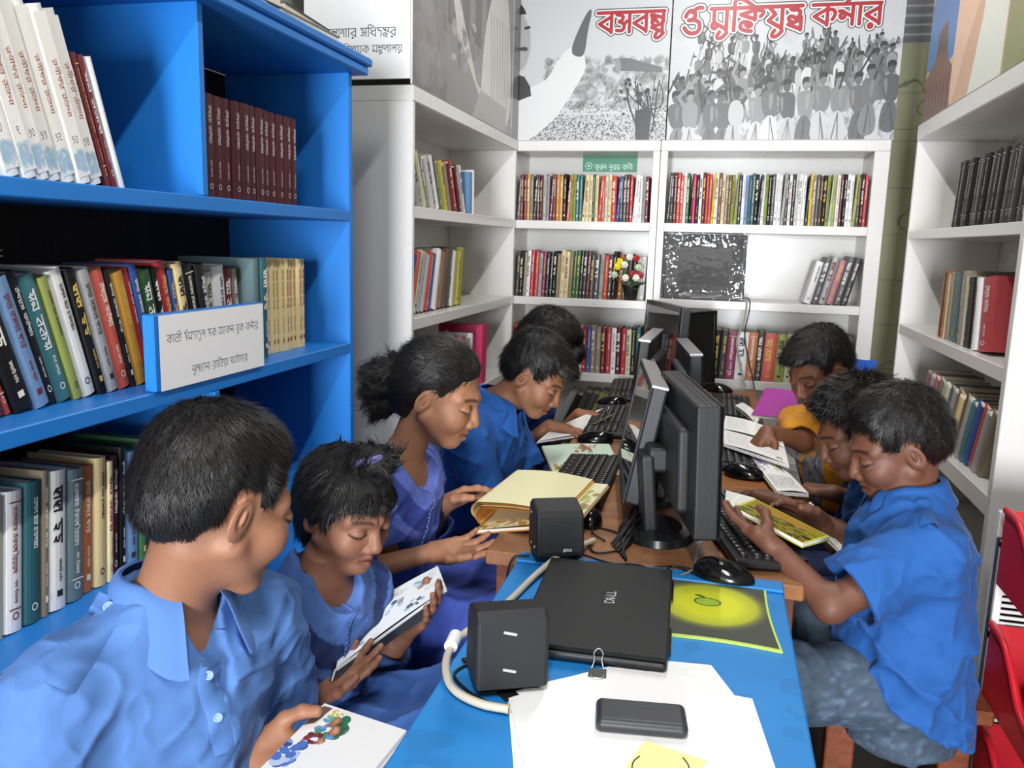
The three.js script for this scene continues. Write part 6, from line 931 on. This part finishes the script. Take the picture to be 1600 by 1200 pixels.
{ // boy in blue and jeans, front right
  const pel = V(0.384, 0.50, -1.605), neck = V(0.374, 0.846, -1.628), S = V(0.06, 0, 1);
  const c = mk({ log: 'H', label: 'boy in blue shirt and jeans holding a green covered book, front right', sit: 0.025, group: RIGHTS, S, pel, neck, head: V(0.342, 0.950, -1.642), face: V(-0.91, -0.38, 0.12), up: V(-0.1, 1, 0.05), hs: 0.99, skin: '#6f4736', build: 1.0, cell: 0.0026, hcell: 0.0026, neckR: 0.95, lip: [0.75, 0.55, 0.55],
    sh: [V(0.378, 0.788, -1.752), V(0.374, 0.788, -1.502)], el: [V(0.35, 0.60, -1.82), V(0.224, 0.700, -1.44)], wr: [V(0.245, 0.735, -1.80), V(0.135, 0.760, -1.525)],
    hand: [{ d: V(-0.85, 0.35, 0.15), n: V(0.1, -0.6, 0.75), s: 0.86, curl: [[12, 24, 16], [14, 26, 18], [16, 28, 20], [20, 30, 20]] }, { d: V(-0.66, 0.22, -0.72), n: V(0.25, 0.85, -0.45), s: 0.9, curl: [[4, 10, 8], [4, 12, 10], [6, 14, 10], [8, 16, 12]], thumb: [[-0.2, 0.75, 0.75], [-0.25, 0.85, 0.55], [-0.2, 1, 0.05]] }],
    kn: [V(0.10, 0.505, -1.74), V(0.12, 0.505, -1.52)], an: [V(0.17, 0.09, -1.74), V(0.19, 0.09, -1.54)], hair: boyHair({ n: 20000, w: 0.0008, top: 0.015, len: 0.016 }) });
  const blue = cloth('#1c569e');
  const T = [[-0.5, 0.160, 0.104], [-0.2, 0.160, 0.110], [0.05, 0.158, 0.114], [0.35, 0.140, 0.106], [0.68, 0.132, 0.098], [0.86, 0.118, 0.084], [1.0, 0.06, 0.055], [1.2, 0.02, 0.02]];
  const jm = vc(), J = rgbOf('#4a5b6e'), jc = (x, y, z) => { const k = 0.72 + 0.9 * sstep(0.5, 0.95, fold(x * 30 + y * 30, y * 110, z * 120, 3)) * sstep(-0.1, 0.6, noise(x * 11, y * 11, z * 11 + 4)) + 0.2 * noise(x * 220, y * 220, z * 220); return J.map((q) => q * k); };
  c.wear = [{ name: 'shirt', pts: [pel, neck, ...c.sh, ...c.el], m: 0.17, floor: 0.36, cell: 0.005, mat: blue, field: shirtField({ tab: T, sleeve: 0.74, sr: [0.058, 0.066], hem: V(0.456, 0.45, -1.61), hemN: V(-0.62, -1, 0), amp: 0.014, seed: 55, off: 0.014, neck: 0.008, open: [[V(0.325, 0.85, -1.63), V(0.295, 0.79, -1.63), 0.02, 0.004]] }) },
    trousers(c, '#5a6f86', 4, { name: 'jeans', mat: jm, color: jc, r: [0.076, 0.074, 0.06], amp: 0.008, off: -0.003 })];
  c.extras = [collar(c, { mat: blue, r0: 0.054, r1: 0.080, h0: 0.040, h1: 0.004, gap: 0.42, point: 0.024, drop: 0.04, axis: V(-0.12, 1, 0) }), ({ meshes, fields, local }) => { const root = meshes.shirt; part('shoulder_tab', local(strip(fields.shirt, [V(0.378, 0.87, -1.55), V(0.376, 0.86, -1.52), V(0.372, 0.83, -1.475)], 0.034, V(0, -1, -0.3).normalize(), 0.006, 16)), blue, root); }];
  person(c);
}
{ // boy behind him
  const pel = V(0.475, 0.49, -1.96), neck = V(0.395, 0.815, -1.962), S = V(0.05, 0, 1);
  const c = mk({ log: 'G', label: 'curly haired boy in blue, half hidden behind the boy in jeans', sit: 0.025, group: RIGHTS, S, pel, neck, head: V(0.320, 0.915, -1.925), face: V(-0.88, -0.45, 0.15), up: V(-0.25, 1, 0), hs: 1.0, skin: '#6a4432', build: 0.98, cell: 0.003, hcell: 0.0028,
    sh: [V(0.41, 0.75, -2.085), V(0.405, 0.76, -1.845)], el: [V(0.35, 0.58, -2.12), V(0.318, 0.705, -1.785)], wr: [V(0.25, 0.63, -2.1), V(0.168, 0.742, -1.885)], hand: [{ d: V(-1, 0, 0), n: V(0, 1, 0), curl: [20, 25, 20] }, { d: V(-0.72, 0.06, -0.68), n: V(-0.1, -1, 0.1), s: 0.9, curl: [[14, 22, 16], [16, 26, 18], [18, 28, 20], [20, 28, 20]] }],
    kn: [V(0.12, 0.5, -2.05), V(0.12, 0.5, -1.88)], an: [V(0.19, 0.09, -2.05), V(0.19, 0.09, -1.88)], hair: boyHair({ top: 0.022, side: 0.012, rough: 0.006, curl: 0.18, mess: 0.8 }) });
  const blue = cloth('#1c559c');
  c.wear = [{ name: 'shirt', pts: [pel, neck, ...c.sh, ...c.el], m: 0.12, floor: 0.4, cell: 0.006, mat: blue, field: shirtField({ sleeve: 0.80, sr: [0.056, 0.060], hem: V(0.475, 0.42, -1.96), amp: 0.009, seed: 65, neck: 0.008 }) }, trousers(c, '#23305a', 6)];
  c.extras = [collar(c, { mat: blue, r0: 0.054, r1: 0.080, h0: 0.040, h1: 0.004, gap: 0.42, point: 0.024, drop: 0.04, axis: V(-0.2, 1, 0) })];
  person(c);
}
{ // boy in yellow T-shirt
  const pel = V(0.43, 0.48, -2.52), neck = V(0.345, 0.852, -2.455), S = V(0.68, 0, 0.73);
  const c = mk({ log: 'F', label: 'boy in a yellow printed T-shirt pointing at a page, back right', sit: 0.025, group: RIGHTS, S, pel, neck, head: V(0.282, 0.985, -2.365), face: V(-0.70, -0.47, 0.54), up: V(-0.1, 1, 0), hs: 1.0, skin: '#774b35', build: 1.0, cell: 0.003, hcell: 0.0028,
    sh: [V(0.262, 0.79, -2.555), V(0.425, 0.79, -2.375)], el: [V(0.262, 0.765, -2.44), V(0.435, 0.645, -2.20)], wr: [V(0.160, 0.805, -2.345), V(0.31, 0.718, -2.095)], hand: [{ d: V(-0.45, -0.55, 0.55), n: V(0.55, -0.5, -0.2), s: 0.92, curl: [[20, 30, 15], [45, 60, 40], [50, 65, 45], [55, 65, 45]] }, { d: V(-1, 0.02, -0.15), n: V(0, -1, 0), s: 0.9, curl: [[18, 26, 18], [20, 28, 20], [22, 30, 20], [24, 30, 20]] }],
    kn: [V(0.13, 0.5, -2.50), V(0.17, 0.5, -2.32)], an: [V(0.2, 0.09, -2.5), V(0.22, 0.09, -2.34)], hair: boyHair({ n: 10000, top: 0.02, extra: (r, x, y, z) => smin(r, dell(x, y - 0.07, z - 0.058, 0.052, 0.02, 0.03) + 0.004 * noise(x * 70, y * 70, z * 70), 0.02) }) });
  const Yl = rgbOf('#cf8a1c'), Gp = rgbOf('#8d8a86'), Bp = rgbOf('#4a5580'), f = V(-0.73, 0, 0.68), s = V(0.68, 0, 0.73);
  const tc = (x, y, z) => { const p = V(x, y, z).sub(c.neck), w = p.dot(f), q = p.dot(s), n = 1 + 0.06 * noise(x * 90, y * 90, z * 90); let col = Yl; if (w > 0.02 && q > -0.085 && q < 0.03 && p.y < -0.105 && p.y > -0.30 && q < 0.03 + (p.y + 0.105) * 0.25 + 0.02 && noise(x * 60, y * 25, z * 60) > -0.45 + 0.2 * noise(x * 200, y * 60, 3)) col = noise(x * 130, y * 40, z * 130) > 0.35 ? Bp : Gp; return [col[0] * n, col[1] * n, col[2] * n]; };
  c.wear = [{ name: 'tshirt', pts: [pel, neck, ...c.sh, ...c.el], m: 0.11, floor: 0.4, cell: 0.0055, mat: vc(), color: tc, field: shirtField({ sleeve: 0.95, sr: [0.054, 0.058], hem: V(0.43, 0.42, -2.52), amp: 0.008, seed: 75, neck: 0.008 }) }, trousers(c, '#1d3358', 7)];
  person(c);
}
{ // a child beyond, of whom only a blue shoulder shows
  const g = new THREE.PlaneGeometry(0.09, 0.16, 14, 20), p = g.attributes.position; for (let i = 0; i < p.count; i++) { const x = p.getX(i), y = p.getY(i); p.setZ(i, 0.008 * Math.sin(x * 70 + y * 14) - 0.9 * Math.max(0, y - 0.04) ** 2 * 8); } g.computeVertexNormals();
  solo('cloth', 'blue cloth showing behind the neck of the boy in yellow', 'cloth', xf(mergeSheet(g, 0.004), { p: [0.425, 0.905, -2.63], r: [0, -0.5, 0] }), cloth('#1d55b4'));
}
function mergeSheet(g, t) { const b = g.clone(), p = b.attributes.position, n = b.attributes.normal; for (let i = 0; i < p.count; i++) p.setXYZ(i, p.getX(i) - n.getX(i) * t, p.getY(i) - n.getY(i) * t, p.getZ(i) - n.getZ(i) * t); return merge([g, b]); }
// ---------------------------------------------------------------- books in hands and open on the desk
reseed(131);
const pageTex = (w, h, draw) => canvasTex(w, h, (x) => { x.fillStyle = '#f4f2ec'; x.fillRect(0, 0, w, h); draw(x, w, h); });
const textLines = (x, x0, x1, y0, y1, n, c = '#77777c') => { x.strokeStyle = x.fillStyle = c; for (let i = 0; i < n; i++) line(x, babble(4), x0, y0 + (y1 - y0) * i / n, (x1 - x0) * rnd(0.8, 1), 1); };
const comicTex = pageTex(640, 384, (x, w, h) => { x.fillStyle = '#eef2f6'; x.fillRect(0, 0, w, h); for (const [cx, cy] of [[150, 130], [330, 190], [520, 120], [90, 300], [450, 300]]) { blobs(x, 9, () => cx + rnd(-50, 50), () => cy + rnd(-40, 40), 8, 24, () => ['rgba(120,175,200,.7)', 'rgba(60,70,90,.8)', 'rgba(150,80,80,.6)', 'rgba(170,200,215,.8)'][Math.floor(rnd(0, 4))]); } textLines(x, 220, 420, 60, 110, 3); textLines(x, 40, 160, 200, 260, 3); textLines(x, 520, 620, 210, 260, 3); });
const yellowTex = pageTex(640, 512, (x, w, h) => { x.fillStyle = '#f3efc4'; x.fillRect(0, 0, w, h); blobs(x, 26, () => rnd(440, 640), () => rnd(20, 500), 10, 44, () => ['rgba(150,170,60,.5)', 'rgba(190,190,80,.5)', 'rgba(120,90,50,.4)'][Math.floor(rnd(0, 3))]); blobs(x, 12, () => rnd(180, 330), () => rnd(20, 110), 6, 20, () => 'rgba(130,95,40,.6)'); blobs(x, 50, () => rnd(0, 640), () => rnd(440, 512), 6, 28, () => ['rgba(214,140,30,.7)', 'rgba(150,90,30,.5)', 'rgba(240,200,70,.7)'][Math.floor(rnd(0, 3))]); textLines(x, 60, 300, 160, 300, 6, '#a5a080'); });
const mintTex = pageTex(640, 400, (x, w, h) => { x.fillStyle = '#cfe3cf'; x.fillRect(0, 0, w, h); blobs(x, 30, () => rnd(30, 230), () => rnd(210, 370), 6, 26, () => ['#c9a070', '#a35a4a', '#e8ddd0', '#6d7a4a', '#d8b23a'][Math.floor(rnd(0, 5))]); blobs(x, 24, () => rnd(290, 500), () => rnd(10, 120), 6, 26, () => ['#c8a98a', '#9a6a55', '#e3ddc8', '#8a9a70'][Math.floor(rnd(0, 4))]); textLines(x, 300, 600, 190, 350, 8, '#8fa596'); x.fillStyle = '#d9b72c'; x.fillRect(0, 385, 300, 15); });
const whiteTex = pageTex(512, 384, (x, w, h) => { textLines(x, 30, 230, 40, 340, 12, '#b0b2b6'); textLines(x, 290, 480, 40, 300, 10, '#b0b2b6'); blobs(x, 6, () => rnd(420, 470), () => rnd(300, 350), 4, 14, () => '#55565a'); });
const purpleTex = pageTex(512, 320, (x, w, h) => { blobs(x, 20, () => rnd(20, 190), () => rnd(20, 150), 8, 30, () => ['#8f7ab0', '#5d4a86', '#cfc6dd', '#b4a0c8'][Math.floor(rnd(0, 4))]); blobs(x, 16, () => rnd(230, 460), () => rnd(30, 130), 8, 24, () => ['#b5b04a', '#8d9a3c', '#6a6a50', '#d9d9b0'][Math.floor(rnd(0, 4))]); textLines(x, 40, 450, 190, 290, 5, '#9a9aa0'); });
const gardenTex = pageTex(384, 512, (x, w, h) => { x.fillStyle = '#b9b238'; x.fillRect(0, 0, w, h); x.fillStyle = '#a2912c'; x.fillRect(14, 14, w - 28, h - 28); blob(x, '#b98a3c', [[60, 60], [300, 50], [320, 170], [80, 180]]); blobs(x, 70, () => rnd(20, w - 20), () => rnd(180, h - 30), 8, 36, () => ['#4a5a22', '#6f7a2a', '#39431c', '#7d5a2a', '#8d8a40'][Math.floor(rnd(0, 5))]); x.strokeStyle = '#d9d85a'; x.lineWidth = 12; x.strokeRect(5, 5, w - 10, h - 10); });
const fruitTex = pageTex(512, 512, (x, w, h) => { x.fillStyle = '#f8f8f6'; x.fillRect(0, 0, w, h); poly(x, '#75564a', [10, 20], [70, 15], [50, 150], [0, 190]); blobs(x, 26, () => rnd(90, 230), () => rnd(60, 230), 10, 34, () => ['#3f9a78', '#2c7a5c', '#5fb493', '#6f9fd6', '#4f7ec2'][Math.floor(rnd(0, 5))]); blobs(x, 14, () => rnd(60, 150), () => rnd(210, 290), 8, 22, () => ['#6b2030', '#8a2f42', '#b8707a'][Math.floor(rnd(0, 3))]); blobs(x, 26, () => rnd(0, 120), () => rnd(300, 460), 12, 36, () => ['#4f78c8', '#7fa3e0', '#34549a', '#c3d4f0'][Math.floor(rnd(0, 4))]); blobs(x, 8, () => rnd(90, 160), () => rnd(20, 70), 6, 16, () => '#d9c95a'); for (let i = 0; i < 9; i++) { x.strokeStyle = '#1e5a44'; x.lineWidth = 4; x.beginPath(); x.arc(190, 140, 60 - i * 5, -0.6, 1.4); x.stroke(); } });
// leaf slab: four corners of its upper face (a, b, c, d counter-clockwise seen from above), sagging a little between them
function slab(name, a, b, c, d, th, mats, parent, bow = 0) {
  const N = V().crossVectors(V(...b).sub(V(...a)), V(...d).sub(V(...a))).normalize(), nx = 14, top = quad(a, b, c, d, nx, 6), p = top.attributes.position, uv = top.attributes.uv;
  for (let i = 0; i < p.count; i++) { const k = bow * Math.sin(Math.PI * uv.getX(i)); p.setXYZ(i, p.getX(i) + N.x * k, p.getY(i) + N.y * k, p.getZ(i) + N.z * k); } top.computeVertexNormals();
  const off = (q, k) => q.map((v, i) => v + N.toArray()[i] * k), lo = [a, b, c, d].map((q) => off(q, -th)), sides = [[0, 1], [1, 2], [2, 3], [3, 0]].map(([i, j]) => quad(lo[i], lo[j], [a, b, c, d][j], [a, b, c, d][i]));
  part(name, top, mats[0], parent); part('page_block', sides, mats[1] ?? pageWhite, parent);
  const L = [a, b, c, d].map((q, i) => { const m = V(...q), cc = V(...a).add(V(...b)).add(V(...c)).add(V(...d)).multiplyScalar(0.25); return m.clone().sub(cc).multiplyScalar(1.015).add(cc).addScaledVector(N, -th - 0.0004).toArray(); }), L2 = L.map((q) => off(q, -0.002));
  part('cover', [quad(...L), quad(L2[1], L2[0], L2[3], L2[2]), ...[[0, 1], [1, 2], [2, 3], [3, 0]].map(([i, j]) => quad(L2[i], L2[j], L[j], L[i]))], mats[2] ?? pageWhite, parent);
}
const pm = (t, r = 0.6) => mt('#ffffff', r, { map: t });
{ const t = thing('picture_book', 'white book with blue and green fruit print held by the front boy', 'book'); slab('page', [-0.512, 0.648, -0.842], [-0.350, 0.700, -0.760], [-0.342, 0.694, -0.900], [-0.500, 0.652, -0.992], 0.005, [pm(fruitTex), pageWhite, pageWhite], t); }
{ const t = thing('comic_book', 'open comic with pale blue drawings in the small girl\'s hands', 'book'); slab('page', [-0.556, 0.617, -1.145], [-0.435, 0.688, -1.34], [-0.482, 0.690, -1.43], [-0.590, 0.645, -1.255], 0.006, [pm(comicTex, 0.45), pageWhite, mt(lin('#4a4c50'), 0.5)], t, 0.004); slab('page', [-0.560, 0.596, -1.140], [-0.455, 0.648, -1.31], [-0.437, 0.684, -1.338], [-0.557, 0.612, -1.146], 0.004, [mt(lin('#3a3c42'), 0.5), pageWhite, mt(lin('#3a3c42'), 0.5)], t); }
{
  const t = thing('picture_book', 'large yellow picture book the girl with the ponytail is leafing through', 'book');
  slab('page', [-0.447, 0.722, -1.555], [-0.235, 0.772, -1.520], [-0.205, 0.782, -1.770], [-0.40, 0.762, -1.800], 0.006, [pm(yellowTex), pageM, mt(lin('#b9782a'), 0.5)], t, 0.003);
  const g = new THREE.PlaneGeometry(1, 1, 30, 12), p = g.attributes.position;   // the leaf being turned, bent up towards the hand
  for (let i = 0; i < p.count; i++) { const u = p.getX(i) + 0.5, v = p.getY(i) + 0.5, k = Math.max(0, u - 0.6) / 0.4 * Math.PI * 0.85, r = 0.022, x = u < 0.6 ? mix(-0.27, -0.435, u / 0.6) : -0.435 - r * Math.sin(k), y = (u < 0.6 ? 0.006 * Math.sin(Math.PI * u / 0.6) : -r * (1 - Math.cos(k))) + mix(0.779, 0.788, v) + 0.006 * u; p.setXYZ(i, x + 0.03 * v, y, mix(-1.545, -1.775, v) - 0.02 * u); }
  g.computeVertexNormals(); part('turning_page', g, mt(lin('#efe9bc'), 0.7), t);
  for (let k = 0; k < 3; k++) { const h = g.clone(), q = h.attributes.position; for (let i = 0; i < q.count; i++) q.setXYZ(i, q.getX(i) + 0.004 * (k + 1), q.getY(i) - 0.0035 * (k + 1), q.getZ(i) + 0.003 * k); part('turning_page', h, mt(lin(['#d99a3a', '#efe3a8', '#c9822c'][k]), 0.7), t); }
}
{ const t = thing('picture_book', 'green and yellow garden book held by the boy in jeans', 'book'); slab('front_cover', [0.0585, 0.8015, -1.63], [0.184, 0.770, -1.545], [0.241, 0.761, -1.63], [0.103, 0.797, -1.715], 0.006, [pm(gardenTex, 0.3), pageWhite, mt(lin('#c9c94a'), 0.4)], t); slab('page', [0.043, 0.8035, -1.65], [0.058, 0.8015, -1.633], [0.104, 0.797, -1.718], [0.046, 0.803, -1.735], 0.003, [pm(whiteTex), pageWhite, mt(lin('#c9c94a'), 0.4)], t); }
const TB = (name, label, q, mats, th = 0.006, bow = 0.004) => { const t = thing(name, label, 'book'); slab('page', ...q, th, mats, t, bow); return t; };
{ const t = TB('open_book', 'open white text book under the pointing finger of the boy in yellow', [[0.047, 0.770, -2.31], [0.203, 0.770, -2.13], [0.206, 0.772, -2.30], [0.044, 0.776, -2.47]], [pm(whiteTex), pageWhite, pageWhite]); slab('page', [0.044, 0.777, -2.475], [0.206, 0.773, -2.305], [0.200, 0.786, -2.44], [0.050, 0.79, -2.61], 0.006, [pm(whiteTex), pageWhite, pageWhite], t, 0.008); }
TB('open_book', 'open picture book with purple and yellow drawings before the second boy', [[0.165, 0.750, -1.95], [0.236, 0.748, -1.965], [0.186, 0.75, -2.235], [0.112, 0.752, -2.295]], [pm(purpleTex), pageWhite, pageWhite]);
TB('open_book', 'white picture book drooping off the desk beside the garden book', [[0.205, 0.742, -1.83], [0.285, 0.690, -1.735], [0.292, 0.702, -1.80], [0.235, 0.742, -1.92]], [pm(purpleTex), pageWhite, mt(lin('#7d8a4a'), 0.5)], 0.003, 0.003);
{ const t = TB('open_book', 'magenta covered booklet standing open at the far right', [[0.135, 0.762, -2.79], [0.29, 0.765, -2.76], [0.275, 0.835, -2.90], [0.185, 0.83, -2.96]], [mt(lin('#a8349a'), 0.4), pageWhite, pageWhite], 0.004, 0.002); slab('page', [0.085, 0.772, -2.90], [0.15, 0.745, -2.74], [0.165, 0.757, -2.80], [0.11, 0.778, -2.93], 0.004, [pm(whiteTex), pageWhite, mt(lin('#c9c4a0'), 0.5)], t, 0.006); }
TB('open_book', 'white loose page under the resting hand on the left', [[-0.475, 0.737, -2.29], [-0.30, 0.737, -2.50], [-0.335, 0.752, -2.83], [-0.46, 0.745, -2.42]], [pm(whiteTex), pageWhite, pageWhite], 0.003, 0.004);
TB('open_book', 'open mint green picture book beside the nearest left keyboard', [[-0.340, 0.738, -1.893], [-0.20, 0.738, -2.043], [-0.272, 0.738, -2.328], [-0.450, 0.738, -2.238]], [pm(mintTex), pageWhite, mt(lin('#d9b72c'), 0.5)], 0.004, 0.004);
solo('pen', 'thin green pencil lying on the white loose page', 'pencil', tube([[-0.345, 0.754, -2.50], [-0.325, 0.757, -2.56], [-0.30, 0.762, -2.63]], 0.0035, 10, 8), mt(lin('#6b6a48'), 0.5));
renderer.render(scene, camera);
